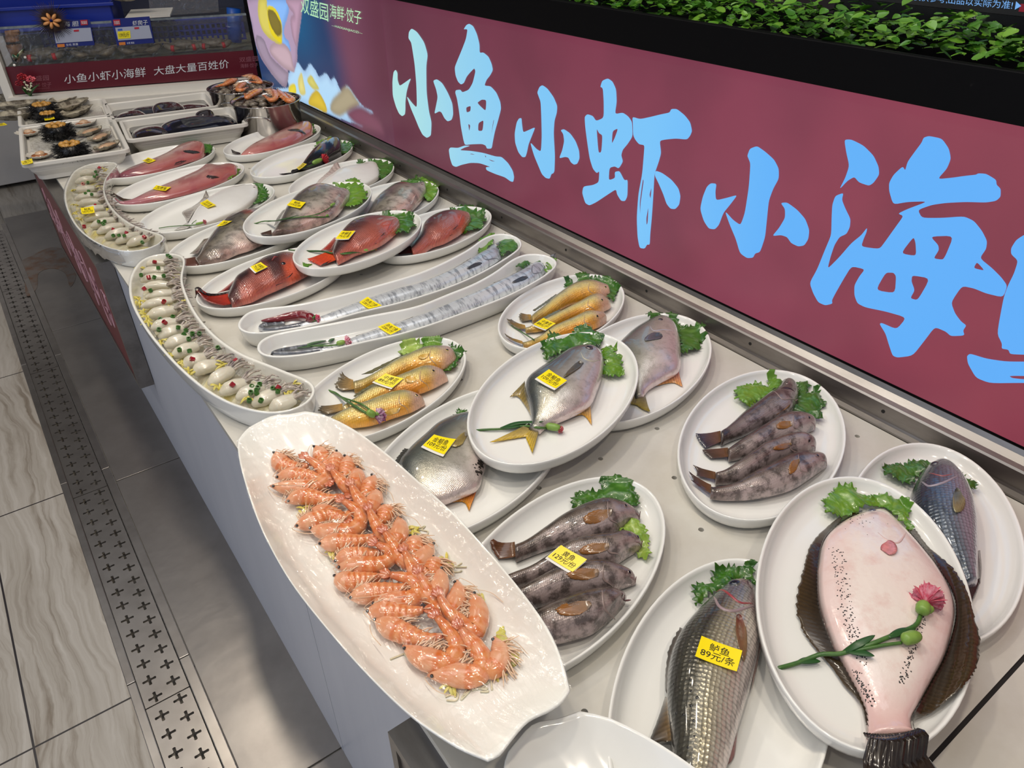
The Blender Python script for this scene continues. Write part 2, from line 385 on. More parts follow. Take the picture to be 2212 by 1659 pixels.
PLATES = [
 ('P1', 'white oval plate under the pink fish nearest the white urchin tray', .200, .128, 18, 0, (.473, 2.625)),
 ('P2', 'white oval plate under the pink fish behind the white flatfish', .212, .122, 20, 0, (.474, 2.351)),
 ('P3', 'white oval plate under the white flatfish with a thin green stem', .206, .124, 21, 0, (.478, 2.093)),
 ('P5', 'white oval plate under the grey fish half covered by another plate', .212, .120, 19, 0, (.487, 1.833)),
 ('P6', 'white oval plate under the banded red fish beside the long crescent dish', .190, .113, 14, 0, (.462, 1.561)),
 ('P8', 'white oval plate under the red fish next to the steel rail', .190, .107, 15, 0, (.883, 1.565)),
 ('P9', 'white oval plate under the slim black fish', .212, .113, 26, 0, (.862, 2.350)),
 ('P10', 'white oval plate under the pink fish in front of the steel pot', .208, .118, 26, 0, (.866, 2.622)),
 ('P11', 'white oval plate under the pale flatfish next to the steel rail', .196, .122, 24, 0, (.878, 2.088)),
 ('P12', 'white oval plate under the grey fish next to the steel rail', .190, .119, 24, 0, (.884, 1.822)),
 ('P13', 'white oval plate under three yellow fish and a purple carnation', .185, .108, 18.3, 0, (.449, 1.012)),
 ('P14', 'white oval plate under three yellow fish next to the steel rail', .180, .108, 19.7, 0, (.877, 1.038)),
 ('P16', 'white oval plate under the silver pomfret next to the steel rail', .208, .118, 20.1, 0, (.854, .796)),
 ('P17', 'white oval plate under the silver pomfret half covered by another plate', .208, .123, 20.5, 0, (.466, .764)),
 ('P18', 'white oval plate under four grey fish next to the steel rail', .208, .120, 23.4, 0, (.860, .519)),
 ('P19', 'white oval plate under four brown fish beside the prawn platter', .199, .109, 16.8, 0, (.432, .501)),
 ('P20', 'white oval plate under the large spotted sea bass', .200, .112, 27, 0, (.464, .260)),
 ('P22', 'white oval plate under the blue grey sea bass by the rail', .200, .109, 26.3, 0, (.877, .250)),
 ('P4', 'raised white oval plate under the grey fish with a long flower stem', .212, .125, 27, .031, (.668, 1.833)),
 ('P7', 'raised white oval plate under the red fish with a tagged back', .192, .113, 22, .031, (.681, 1.569)),
 ('P15', 'raised white oval plate under the tagged silver pomfret', .207, .121, 25.1, .031, (.650, .780)),
 ('P21', 'raised white oval plate under the large pink bellied flatfish', .213, .119, 30, .031, (.677, .237)),
]
for k, lab, a, b, ang, dz, c in PLATES:
    PLATE_Z[k] = CT+dz+0.007; PDIM[k] = (a, b, R_(ang), *c)
    oval_plate(k, lab, 'white oval fish plates', a, b, R_(ang), CT+dz, c)

# ------------------------------------------------------------------ surfaces to lay things on
BV = {}
import re
def plate_key(key): return 'P'+re.sub(r'\D', '', key) if not key.startswith('FR') else None
ROOTPK = {}
def plate_lift(v, pk, gap=0.001, near=0.004, cap=None):
    """raise the points that would sink into the sloping rim of their plate, keep them below plates stacked above"""
    v = np.array(v)
    if pk is None: return v
    z0 = PLATE_Z[pk]; up, dn = Vector((0, 0, 1)), Vector((0, 0, -1)); b = PBV[pk]
    for i, p in enumerate(v):
        zs = [r[0].z for r in (b.ray_cast(Vector((p[0]+dx, p[1]+dy, z0+.05)), dn) for dx, dy in ((0, 0), (near, 0), (-near, 0), (0, near), (0, -near))) if r[0] is not None]
        if zs: v[i, 2] += min(max(0.0, max(zs)+gap-z0), 1.0 if cap is None else cap[i])
        for k, ob in PBV.items():
            if k != pk and PLATE_Z[k] > z0+.01:
                r = ob.ray_cast(Vector((p[0], p[1], z0+.001)), up)
                if r[0] is not None: v[i, 2] = min(v[i, 2], r[0].z-.0012)
    return v
def bvh_of(v, f): return BVHTree.FromPolygons([Vector(p) for p in v], [tuple(q) for q in f])
def hit(px, py, keys, zfall):
    d = ray(px, py); best = None
    for k in keys:
        r = BV[k].ray_cast(Vector(CAMP), Vector(d))
        if r[0] is not None and (best is None or r[3] < best[1]): best = (np.array(r[0]), r[3], np.array(r[1]))
    if best is None: return U(px, py, zfall), np.array([0, 0, 1.0])
    n = best[2]; n = n if n[2] > 0 else -n
    return best[0], n

# ------------------------------------------------------------------ fish
def vnoise(P, sc, seed=0):
    return np.array([noise.noise(Vector((p[0]*sc+seed, p[1]*sc, p[2]*sc))) for p in P])
def fish_body(D, V, z0, thick, N=56, M=26, hpow=0.75, belly=0.3, wsc=1.0):
    zm = z0+thick*0.42
    Dw = spline([U(x, y, zm)[:2] for x, y in D], N); Vw = spline([U(x, y, zm)[:2] for x, y in V], N)
    c = (Dw+Vw)/2; Dw = c+(Dw-c)*wsc; Vw = c+(Vw-c)*wsc; w = np.linalg.norm(Dw-Vw, axis=1)/2
    L = np.r_[0, np.cumsum(np.linalg.norm(np.diff(c, axis=0), axis=1))]
    u = L/L[-1]
    H = thick*np.clip(w/w.max(), 0, 1)**hpow
    P, A, F = [], [], []
    for i in range(N):
        h = H[i]; zc = z0+belly*h
        for k in range(M):
            t = 2*math.pi*k/M; s, q = math.cos(t), math.sin(t)
            xy = c[i]+(Dw[i]-c[i])*s
            z = zc+(1-belly)*h*abs(q)**0.9 if q >= 0 else zc-belly*h*abs(q)**0.7
            P.append((xy[0], xy[1], z)); A.append((u[i], s, q, L[i], s*w[i], w[i]))
    for i in range(N-1):
        for k in range(M): F.append((i*M+k, i*M+(k+1) % M, (i+1)*M+(k+1) % M, (i+1)*M+k))
    F.append(tuple(range(M-1, -1, -1))); F.append(tuple((N-1)*M+k for k in range(M)))
    return np.array(P), F, np.array(A), L[-1]
def strip_mesh(Bw, Tw, m, thick, ridge, rag, seed=0, rnd=0.0):
    """fan/fin grid between a base line and an outer line with ray ridges and real thickness"""
    n = len(Bw); r = np.random.default_rng(seed); P, A = [], []
    jag = (1-rag*r.random(n))*(1-rnd*np.abs(np.linspace(-1, 1, n))**2.5)
    for i in range(n):
        for j in range(m):
            t = j/(m-1)*jag[i]; p = Bw[i]*(1-t)+Tw[i]*t
            p = p+np.array([0, 0, ridge*(1 if i % 2 else -1)*math.sin(math.pi*min(1, 0.25+j/(m-1)))]); P.append(p); A.append((i/(n-1), j/(m-1)))
    P = np.array(P); A = np.array(A); k = len(P)
    Q = P-np.array([0, 0, thick]); F = []
    for i in range(n-1):
        for j in range(m-1):
            a, b, c, d = i*m+j, (i+1)*m+j, (i+1)*m+j+1, i*m+j+1
            F.append((a, b, c, d)); F.append((a+k, d+k, c+k, b+k))
    for i in range(n-1):
        for j in (0, m-1): a, b = i*m+j, (i+1)*m+j; F.append((a, b, b+k, a+k))
    for j in range(m-1):
        for i in (0, n-1): a, b = i*m+j, i*m+j+1; F.append((a, b, b+k, a+k))
    return np.vstack([P, Q]), F, np.vstack([A, A])
FINM = mat('fish_fin', rough=0.22, coat=0.5, attr=True, mottle=(160, 0.25), mcol=(0.05, 0.035, 0.02))
def fin(root, name, base, tip, zb, zt, cb, ct, rag=0.06, n=17, m=6, seed=1, key=None, lift=0.0012, ridge=0.0005):
    if name == 'pectoral_fin':
        b_, t_ = np.array(base, float), np.array(tip, float); b_ = b_[1]+(b_-b_[1])*.7; t_ = t_[1]+(t_-t_[1])*1.5; t_ = t_+(t_[1]-b_[1])*.25; base, tip = b_, t_; n = 25; ridge *= 1.6
    if key:
        B = spline([hit(x, y, [key], zb)[0]+np.array([0, 0, lift]) for x, y in base], n); T = spline([hit(x, y, [key], zt)[0]+np.array([0, 0, lift*2.2]) for x, y in tip], n)
    else:
        B = spline([U(x, y, zb) for x, y in base], n); T = spline([U(x, y, zt) for x, y in tip], n)
    v, f, A = strip_mesh(B, T, m, 0.0007, ridge, rag, seed, 0.45 if name == 'pectoral_fin' else 0.0)
    if not key: v = plate_lift(v, ROOTPK[root.name], 0.0006)
    c = lerp(cb, ct, A[:, 1]**0.8)*(0.72+0.36*(np.round(A[:, 0]*(n-1)) % 2))[:, None]
    return mk(name, v, f, FINM, root, col=np.clip(c, 0, 1))
EYEM = mat('fish_eye', rough=0.08, coat=0.8, attr=True)
def dome(c, nrm, r, hgt, cols, rings=7, n=16):
    nrm = nrm/np.linalg.norm(nrm); a = np.cross(nrm, [0, 1, 0.1]); a /= np.linalg.norm(a); b = np.cross(nrm, a)
    P, Cc, F = [], [], []
    for i in range(rings+1):
        t = i/rings; rr = math.sin(t*math.pi/2)*r; z = math.cos(t*math.pi/2)*hgt-0.3*hgt*(t > 0.98)
        for k in range(n):
            q = 2*math.pi*k/n; P.append(c+a*rr*math.cos(q)+b*rr*math.sin(q)+nrm*z); Cc.append(cols[0] if t < 0.45 else (cols[1] if t < 0.78 else cols[2]))
    for i in range(rings):
        for k in range(n): F.append((i*n+k, i*n+(k+1) % n, (i+1)*n+(k+1) % n, (i+1)*n+k))
    F.append(tuple(rings*n+k for k in range(n-1, -1, -1)))
    return np.array(P), F, np.array(Cc)
def eye(root, key, px, py, r, ring=(150, 140, 110), rim=(70, 62, 55), z=0.7):
    p, n = hit(px, py, [key], z)
    v, f, c = dome(p-n*0.0006, n, r, r*0.55, (srgb(12, 12, 16), srgb(*ring), srgb(*rim)))
    mk('eye', v, f, EYEM, root, col=c)
LINEM = {}
def ridge(root, key, pts, r, color, name='gill_cover', sink=0.3):
    P = spline([hit(x, y, [key], 0.7)[0] for x, y in pts], 22)
    # keep the ridge on the skin
    P = np.array([hit_down(key, p, r*sink) for p in P])
    k = tuple(color)
    if k not in LINEM: LINEM[k] = mat('skin_ridge', srgb(*color), 0.25, coat=0.5)
    t = np.linspace(0, 1, 22); v, f = tube(P, r*(0.35+0.65*np.sin(math.pi*t)), 6)
    mk(name, v, f, LINEM[k], root)
def hit_down(key, p, sink):
    r = BV[key].ray_cast(Vector((p[0], p[1], 2.0)), Vector((0, 0, -1)))
    return np.array(r[0])-np.array([0, 0, sink]) if r[0] is not None else np.asarray(p)

def skin(name, sc, bump, dark=0.0, rough=0.2, metal=0.0, mott=None, mcol=(0.02, 0.02, 0.02), coat=0.6):
    return mat(name, rough=rough, metal=metal, coat=coat, attr=True, mottle=mott, mcol=mcol, scales=(sc, bump, dark) if dark else (sc, bump), bump=(170, 0.28, 0.0012))
SK = {
 'monk': mat('pink_skinned_flesh', rough=0.2, coat=0.6, attr=True, mottle=(22, 0.4, 0.45, 0.7), mcol=srgb(150, 84, 88), bump=(50, 0.18, 0.002), stretch=(1.0, 2.5, 1)),
 'flat': mat('white_fish_skin', rough=0.3, coat=0.35, attr=True, mottle=(30, 0.12), mcol=srgb(190, 186, 180), bump=(45, 0.08, 0.002)),
 'grouper': skin('mottled_grey_skin', 0.0042, 0.35, 0.0, 0.22, 0.1, (42, 0.55, 0.46, 0.62), srgb(52, 48, 42)),
 'snapper': skin('red_scaled_skin', 0.0042, 0.6, 0.35, 0.22, 0.1, (30, 0.25, 0.5, 0.65), srgb(60, 16, 14)),
 'croaker': skin('golden_scaled_skin', 0.0034, 0.6, 0.25, 0.24, 0.15, (70, 0.35, 0.48, 0.65), srgb(112, 104, 72)),
 'pomfret': skin('silver_pomfret_skin', 0.0022, 0.2, 0.0, 0.27, 0.45, (85, 0.35, 0.48, 0.66), srgb(110, 108, 92)),
 'greenling': skin('brown_mottled_skin', 0.0024, 0.3, 0.0, 0.24, 0.1, (48, 0.75, 0.46, 0.60), srgb(46, 38, 33)),
 'bass': skin('bass_scaled_skin', 0.0050, 0.85, 0.6, 0.22, 0.4, (25, 0.15, 0.5, 0.7), srgb(50, 48, 40)),
 'ribbon': mat('silver_ribbonfish_skin', rough=0.26, metal=0.3, coat=0.4, attr=True, mottle=(46, 0.75, 0.48, 0.62), mcol=srgb(112, 118, 126), bump=(120, 0.4, 0.001), stretch=(2.4, 0.5, 1)),
 'black': mat('black_fish_skin', rough=0.16, coat=0.7, attr=True, mottle=(20, 0.5, 0.5, 0.7), mcol=srgb(48, 42, 38), bump=(30, 0.2, 0.002)),
 'flounder': mat('pink_white_belly_skin', rough=0.2, coat=0.6, attr=True, mottle=(34, 0.55, 0.48, 0.70), mcol=srgb(214, 172, 164), bump=(120, 0.45, 0.0014)),
}
def make_fish(key, name, label, group, kind, D, V, z0, thick, colfn, **kw):
    z0 += 0.0008
    v, f, A, L = fish_body(D, V, z0, thick, **kw); pk = plate_key(key)
    if pk is None: v = np.where((A[:, 0] > 0.035)[:, None], inside_of(v, RIMW[key]), v)
    else:
        a_, b_, th, cx, cy = PDIM[pk]; d = v[:, :2]-np.array([cx, cy]); X, Y = d@np.array([math.cos(th), math.sin(th)]), d@np.array([-math.sin(th), math.cos(th)])
        k = np.sqrt((X/(a_-.017))**2+(Y/(b_-.017))**2); s_ = np.where(k > 1, 1/np.maximum(k, 1e-6), 1.0); wt = 1-smooth01(0.7, 0.9, A[:, 0]); s_ = 1+(s_-1)*wt
        v[:, :2] = np.array([cx, cy])+d*s_[:, None]
    v = plate_lift(v, pk, cap=0.004+0.03*smooth01(0.72, 0.95, A[:, 0]))
    c = v.mean(0); root = empty(name, (c[0], c[1], z0), label, 'fish', group)
    col = np.clip(colfn(A[:, 0], A[:, 1], A[:, 2], v), 0, 1)
    mk('body', v, f, SK[kind], root, col=col, uv=np.c_[A[:, 3], A[:, 4], 0*A[:, 3]])
    BV[key] = bvh_of(v, f); ROOTPK[root.name] = plate_key(key)
    return root
def shades(*stops):
    """colour across the side: list of (s, rgb) from belly -1 to back +1"""
    xs = [s for s, _ in stops]; cs = np.array([srgb(*c) for _, c in stops])
    return lambda s: np.stack([np.interp(s, xs, cs[:, i]) for i in range(3)], 1)
def blend(c, rgb, w):
    w = np.clip(w, 0, 1)[:, None]; return c*(1-w)+np.array(srgb(*rgb))*w
def bump1(x, a, b, e=0.03): return smooth01(a-e, a+e, x)*(1-smooth01(b-e, b+e, x))

# ---- three pink skinned fish
def c_monk(seed, tail=(92, 50, 72), red=(172, 96, 90)):
    base = shades((-1, (160, 82, 80)), (-0.5, (178, 122, 116)), (0.1, (190, 160, 150)), (0.6, (158, 108, 106)), (1, (132, 84, 86)))
    def fn(u, s, q, P):
        c = base(s); c = blend(c, red, (1-smooth01(0.05, 0.3, u))*0.8); c = blend(c, tail, smooth01(0.62, 1, u)*0.8)
        return blend(c, (150, 66, 78), smooth01(0.05, 0.45, vnoise(P, 40, seed))*0.55)
    return fn
DARKFLAP = srgb(44, 42, 44)
r = make_fish('F1', 'monkfish', 'pink skinned fish on the oval plate nearest the urchin tray', 'pink skinned fish', 'monk',
 [(443, 320), (441, 311), (426, 308), (390, 318), (354, 336), (318, 350), (281, 363), (258, 374)], [(443, 320), (443, 330), (433, 340), (399, 350), (354, 365), (308, 374), (272, 379), (256, 379)], PLATE_Z['P1'], 0.036, c_monk(1), hpow=0.5)
fin(r, 'pectoral_fin', [(396, 329), (408, 331), (420, 333)], [(398, 326), (414, 327), (434, 330)], .7, .7, DARKFLAP, DARKFLAP, key='F1', rag=0.2)
fin(r, 'skin_flap', [(376, 358), (390, 355), (398, 350)], [(380, 352), (392, 348), (404, 348)], .7, .7, srgb(110, 60, 60), DARKFLAP, key='F1', rag=0.3)
r = make_fish('F2', 'monkfish', 'pink skinned fish with a yellow tag behind the white flatfish', 'pink skinned fish', 'monk',
 [(514, 368), (512, 361), (498, 357), (471, 360), (448, 360), (426, 372), (390, 387), (354, 401), (318, 415), (290, 427), (251, 436)], [(514, 368), (510, 376), (500, 380), (480, 392), (444, 404), (399, 417), (354, 426), (308, 433), (281, 436), (251, 437)], PLATE_Z['P2'], 0.036, c_monk(5, (150, 96, 112)), hpow=0.5)
fin(r, 'pectoral_fin', [(446, 378), (456, 380), (466, 382)], [(447, 386), (462, 386), (478, 383)], .7, .7, DARKFLAP, srgb(60, 40, 40), key='F2', rag=0.3)
fin(r, 'tail_fin', [(286, 431), (284, 434), (282, 436)], [(240, 434), (240, 436), (244, 437)], PLATE_Z['P2']+.004, PLATE_Z['P2']+.01, srgb(90, 70, 60), srgb(70, 60, 52))
r = make_fish('F10', 'monkfish', 'pink skinned fish in front of the steel pots', 'pink skinned fish', 'monk',
 [(677, 279), (674, 271), (662, 267), (636, 274), (606, 286), (569, 302), (542, 315), (519, 331)], [(677, 279), (674, 287), (665, 293), (638, 308), (597, 321), (551, 331), (521, 333)], PLATE_Z['P10'], 0.036, c_monk(9, (190, 124, 116)), hpow=0.5)
fin(r, 'pectoral_fin', [(622, 283), (640, 284), (658, 288)], [(624, 281), (646, 281), (662, 292)], .7, .7, srgb(60, 66, 74), srgb(40, 46, 54), key='F10', rag=0.15)
fin(r, 'tail_fin', [(520, 331), (519, 333), (517, 333)], [(499, 325), (501, 330), (502, 333)], PLATE_Z['P10']+.004, PLATE_Z['P10']+.012, srgb(60, 40, 38), srgb(40, 32, 30))

# ---- pale flatfish
def c_flat(u, s, q, P):
    c = np.tile(srgb(222, 221, 218), (len(u), 1)); c = blend(c, (150, 140, 126), smooth01(0.86, 1.0, np.abs(s))*0.8); c = blend(c, (196, 170, 160), (1-smooth01(0, 0.08, u))*0.7)
    return blend(c, (150, 140, 120), bump1(u, 0.12, 0.2, 0.02)*bump1(s, 0.55, 0.85, 0.06)*0.7)
z = PLATE_Z['P3']
r = make_fish('F3', 'flatfish', 'white flatfish with a yellow tag and a thin stem by its tail', 'pale flatfish', 'flat',
 [(558, 408), (555, 402), (544, 400), (507, 406), (471, 418), (444, 434), (424, 452), (413, 468), (404, 481)], [(558, 408), (558, 421), (549, 435), (525, 455), (489, 468), (462, 477), (435, 484), (417, 486)], z, 0.030, c_flat, hpow=0.6)
fin(r, 'dorsal_fin', [(452, 426), (434, 443), (420, 458), (411, 472), (406, 480)], [(449, 427), (418, 446), (394, 458), (398, 467), (403, 477)], z+.010, z+.003, srgb(176, 168, 158), srgb(140, 132, 124), n=25)
fin(r, 'tail_fin', [(403, 481), (409, 484), (417, 486)], [(376, 499), (390, 497), (404, 494)], z+.006, z+.002, srgb(205, 202, 198), srgb(180, 176, 170))
eye(r, 'F3', 549, 405, .004, (200, 196, 188), (170, 160, 150))
z = PLATE_Z['P11']
r = make_fish('F11', 'flatfish', 'white flatfish on the plate by the steel rail, partly hidden', 'pale flatfish', 'flat',
 [(817, 360), (812, 353), (799, 351), (781, 355), (754, 360), (734, 366), (716, 378), (700, 388), (686, 398)], [(817, 360), (820, 373), (817, 386), (800, 399), (775, 408), (740, 412), (706, 409), (688, 404)], z, 0.030, c_flat, hpow=0.6)
fin(r, 'dorsal_fin', [(738, 366), (716, 379), (700, 390), (688, 399)], [(730, 366), (708, 377), (690, 389), (680, 401)], z+.009, z+.003, srgb(196, 178, 172), srgb(186, 168, 162), n=21)
fin(r, 'tail_fin', [(688, 398), (688, 401), (689, 404)], [(668, 406), (668, 409), (670, 412)], z+.006, z+.002, srgb(205, 202, 198), srgb(180, 176, 170))

# ---- grey mottled fish
def c_grouper(seed):
    base = shades((-1, (186, 150, 140)), (-0.5, (178, 168, 158)), (-0.05, (132, 126, 112)), (0.45, (88, 84, 78)), (1, (56, 54, 54)))
    def fn(u, s, q, P):
        c = base(s+0.35*vnoise(P, 30, seed)); c = blend(c, (198, 192, 188), (1-smooth01(0.05, 0.3, u))*0.6); c = blend(c, (84, 66, 56), smooth01(0.66, 0.95, u)*0.75)
        return blend(c, (168, 78, 64), bump1(u, 0.20, 0.28, 0.03)*bump1(s, 0.15, 0.55, 0.1)*0.8)
    return fn
RED0, RED1 = srgb(150, 40, 40), srgb(196, 130, 120)
z = PLATE_Z['P4']
r = make_fish('F4', 'grouper', 'grey mottled fish under a long stem on the raised plate', 'grey mottled fish', 'grouper',
 [(756, 408), (748, 403), (723, 405), (678, 407), (647, 422), (627, 440), (615, 454), (604, 472), (594, 488), (584, 497)], [(756, 408), (756, 416), (745, 436), (729, 458), (705, 474), (669, 485), (642, 494), (620, 503), (602, 507), (588, 507)], z, 0.055, c_grouper(2))
fin(r, 'tail_fin', [(586, 497), (587, 502), (588, 507)], [(562, 505), (566, 508), (580, 509)], z+.009, z+.003, srgb(84, 62, 54), srgb(70, 50, 44))
fin(r, 'anal_fin', [(664, 487), (654, 491), (644, 495)], [(660, 481), (642, 497), (630, 501)], z+.006, z+.002, RED0, RED1)
fin(r, 'dorsal_fin', [(618, 451), (608, 466), (598, 484)], [(610, 456), (598, 472), (592, 488)], z+.016, z+.010, srgb(90, 78, 70), srgb(64, 56, 50))
fin(r, 'pectoral_fin', [(722, 440), (724, 436), (726, 433)], [(709, 456), (714, 452), (718, 446)], .7, .7, srgb(200, 140, 132), srgb(180, 160, 150), key='F4')
eye(r, 'F4', 746, 408, .004, (190, 150, 140))
z = PLATE_Z['P5']
r = make_fish('F5', 'grouper', 'grey mottled fish whose head is under the raised plate', 'grey mottled fish', 'grouper',
 [(606, 470), (590, 458), (560, 457), (523, 463), (495, 474), (474, 490), (456, 508), (439, 530), (428, 548), (420, 556)], [(606, 470), (604, 492), (590, 512), (562, 524), (539, 534), (512, 541), (481, 554), (452, 560), (440, 568), (434, 571)], z, 0.050, c_grouper(7), hpow=0.55)
fin(r, 'tail_fin', [(421, 555), (430, 563), (437, 571)], [(398, 560), (400, 575), (424, 577)], z+.010, z+.003, srgb(92, 66, 58), srgb(104, 62, 52))
fin(r, 'anal_fin', [(506, 543), (484, 553), (466, 558)], [(503, 540), (480, 560), (458, 565)], z+.007, z+.002, RED0, RED1)
fin(r, 'dorsal_fin', [(452, 514), (438, 532), (428, 548)], [(440, 520), (424, 537), (410, 549)], z+.014, z+.008, srgb(104, 70, 62), srgb(94, 86, 60))
z = PLATE_Z['P12']
r = make_fish('F12', 'grouper', 'grey mottled fish on the plate by the steel rail', 'grey mottled fish', 'grouper',
 [(921, 402), (915, 394), (901, 396), (881, 400), (854, 403), (827, 419), (808, 435), (796, 453), (786, 466), (778, 474)], [(921, 402), (920, 408), (912, 426), (895, 448), (884, 456), (860, 465), (835, 474), (810, 480), (792, 484), (780, 484)], z, 0.050, c_grouper(4))
fin(r, 'tail_fin', [(779, 474), (779, 479), (780, 484)], [(762, 480), (763, 486), (766, 490)], z+.008, z+.003, srgb(84, 62, 54), srgb(70, 50, 44))
fin(r, 'pectoral_fin', [(893, 424), (897, 421), (899, 419)], [(884, 442), (890, 440), (895, 430)], .7, .7, srgb(196, 140, 132), srgb(190, 170, 160), key='F12')
eye(r, 'F12', 911, 399, .0036, (190, 150, 140))

# ---- red fish
def c_snap(bands, seed):
    def fn(u, s, q, P):
        c = shades((-1, (186, 96, 78)), (-0.3, (146, 82, 72)), (0.3, (98, 54, 48)), (1, (54, 28, 28)))(s)
        c = blend(c, (200, 132, 120), (1-smooth01(0.08, 0.26, u))*0.8)
        c = blend(c, (206, 84, 52), bump1(u, 0.14, 0.32, 0.06)*(1-smooth01(-0.75, -0.1, s))*0.95)
        for a, b, sa, sb, w in bands: c = blend(c, (44, 24, 26), bump1(u+0.05*s, a, b, 0.035)*bump1(s, sa, sb, 0.25)*w)
        return c
    return fn
SRED, SDK = srgb(196, 58, 40), srgb(34, 20, 24)
z = PLATE_Z['P6']
r = make_fish('F6', 'red_snapper', 'red fish with dark bands beside the long crescent dish', 'red banded fish', 'snapper',
 [(668, 572), (655, 556), (633, 553), (611, 554), (593, 559), (571, 566), (542, 583), (521, 595), (508, 604), (498, 620), (490, 636)], [(668, 572), (665, 582), (655, 590), (638, 601), (608, 615), (575, 628), (545, 642), (520, 648), (508, 654), (501, 656)], z, 0.052, c_snap([(0.28, 0.44, -0.9, 1.2, 0.85), (0.66, 0.80, -0.1, 1.2, 0.95), (0.84, 1.05, -1, 1, 0.8)], 3))
fin(r, 'tail_fin', [(492, 634), (497, 645), (502, 656)], [(420, 643), (442, 655), (484, 662)], z+.011, z+.010, SRED, srgb(120, 34, 30), n=21, rag=0.03)
fin(r, 'tail_edge', [(494, 633), (460, 640), (436, 644)], [(492, 631), (458, 637), (420, 642)], z+.013, z+.012, SDK, SDK)
fin(r, 'dorsal_fin', [(514, 602), (503, 614), (496, 626)], [(504, 608), (484, 624), (470, 634)], z+.016, z+.010, SDK, SRED)
fin(r, 'anal_fin', [(560, 636), (540, 643), (520, 648)], [(556, 642), (534, 652), (514, 658)], z+.008, z+.002, SRED, SDK)
fin(r, 'pectoral_fin', [(624, 600), (630, 594), (634, 588)], [(594, 617), (606, 613), (620, 608)], .7, .7, srgb(60, 24, 24), SDK, key='F6')
fin(r, 'spiny_fin', [(612, 556), (604, 558), (596, 562)], [(592, 553), (590, 556), (586, 564)], z+.045, z+.058, srgb(190, 70, 66), srgb(150, 60, 56))
eye(r, 'F6', 612, 569, .0055, (40, 26, 26), (24, 16, 18))
z = PLATE_Z['P7']
r = make_fish('F7', 'red_snapper', 'red fish on the raised plate with a tagged back and forked tail', 'red banded fish', 'snapper',
 [(865, 478), (857, 469), (827, 470), (790, 475), (763, 484), (745, 496), (730, 512), (722, 526), (716, 541)], [(865, 478), (862, 487), (845, 507), (823, 524), (790, 536), (769, 542), (752, 550), (738, 556), (729, 560)], z, 0.050, c_snap([(0.10, 0.60, 0.55, 1.3, 0.95), (0.42, 0.62, -0.2, 1.2, 0.5), (0.74, 1.05, -0.4, 1, 0.8)], 8))
fin(r, 'tail_fin', [(717, 540), (723, 550), (730, 560)], [(662, 562), (684, 572), (692, 575)], z+.011, z+.004, srgb(226, 84, 40), srgb(200, 62, 36), n=21)
fin(r, 'tail_edge', [(722, 560), (708, 566), (698, 571)], [(726, 562), (712, 569), (690, 576)], z+.009, z+.005, SDK, SDK)
fin(r, 'dorsal_fin', [(729, 514), (722, 528), (716, 540)], [(722, 514), (706, 530), (692, 542)], z+.015, z+.010, srgb(120, 50, 46), SRED)
fin(r, 'anal_fin', [(762, 546), (750, 551), (738, 556)], [(757, 549), (744, 557), (728, 563)], z+.007, z+.002, SRED, srgb(230, 70, 36))
fin(r, 'pectoral_fin', [(822, 512), (828, 506), (832, 501)], [(806, 529), (816, 524), (828, 518)], .7, .7, srgb(70, 30, 28), SDK, key='F7')
ridge(r, 'F7', [(850, 473), (842, 486), (836, 498), (836, 508)], .0016, (170, 70, 60))
z = PLATE_Z['P8']
r = make_fish('F8', 'red_snapper', 'red fish on the plate next to the steel rail', 'red banded fish', 'snapper',
 [(1018, 467), (1011, 459), (980, 460), (953, 466), (931, 475), (915, 487), (908, 504), (897, 520), (886, 532)], [(1018, 467), (1016, 474), (1004, 491), (989, 504), (962, 518), (935, 525), (917, 536), (903, 542), (893, 546)], z, 0.050, c_snap([(0.12, 0.55, 0.6, 1.3, 0.85), (0.30, 0.62, -0.1, 1.2, 0.45), (0.72, 1.05, 0.0, 1, 0.9)], 12))
fin(r, 'tail_fin', [(887, 531), (890, 538), (893, 546)], [(846, 545), (852, 548), (862, 550)], z+.010, z+.003, srgb(110, 30, 30), srgb(90, 26, 30))
fin(r, 'anal_fin', [(934, 527), (926, 532), (918, 537)], [(938, 526), (926, 536), (914, 541)], z+.006, z+.002, SRED, SDK)
fin(r, 'pectoral_fin', [(982, 494), (986, 490), (990, 485)], [(968, 510), (976, 507), (986, 502)], .7, .7, srgb(90, 36, 34), SDK, key='F8')
ridge(r, 'F8', [(1000, 461), (994, 474), (990, 486)], .0016, (170, 90, 84))

# ---- slim black fish
z = PLATE_Z['P9']
r = make_fish('F9', 'black_fish', 'slim black fish beside a red carnation', None, 'black',
 [(740, 318), (737, 310), (729, 305), (705, 310), (683, 322), (662, 340), (644, 360), (629, 374)], [(740, 318), (738, 330), (729, 341), (711, 349), (687, 358), (660, 367), (640, 372), (630, 376)], z, 0.055,
 lambda u, s, q, P: blend(np.tile(srgb(26, 24, 26), (len(u), 1)), (76, 68, 62), (1-smooth01(0.0, 0.2, u))*0.5))
fin(r, 'tail_fin', [(632, 373), (631, 375), (630, 377)], [(602, 376), (606, 377), (612, 378)], z+.006, z+.002, srgb(30, 28, 30), srgb(44, 42, 42))
fin(r, 'pectoral_fin', [(716, 328), (718, 325), (720, 322)], [(706, 336), (708, 332), (712, 327)], .7, .7, srgb(34, 32, 32), srgb(20, 20, 22), key='F9')

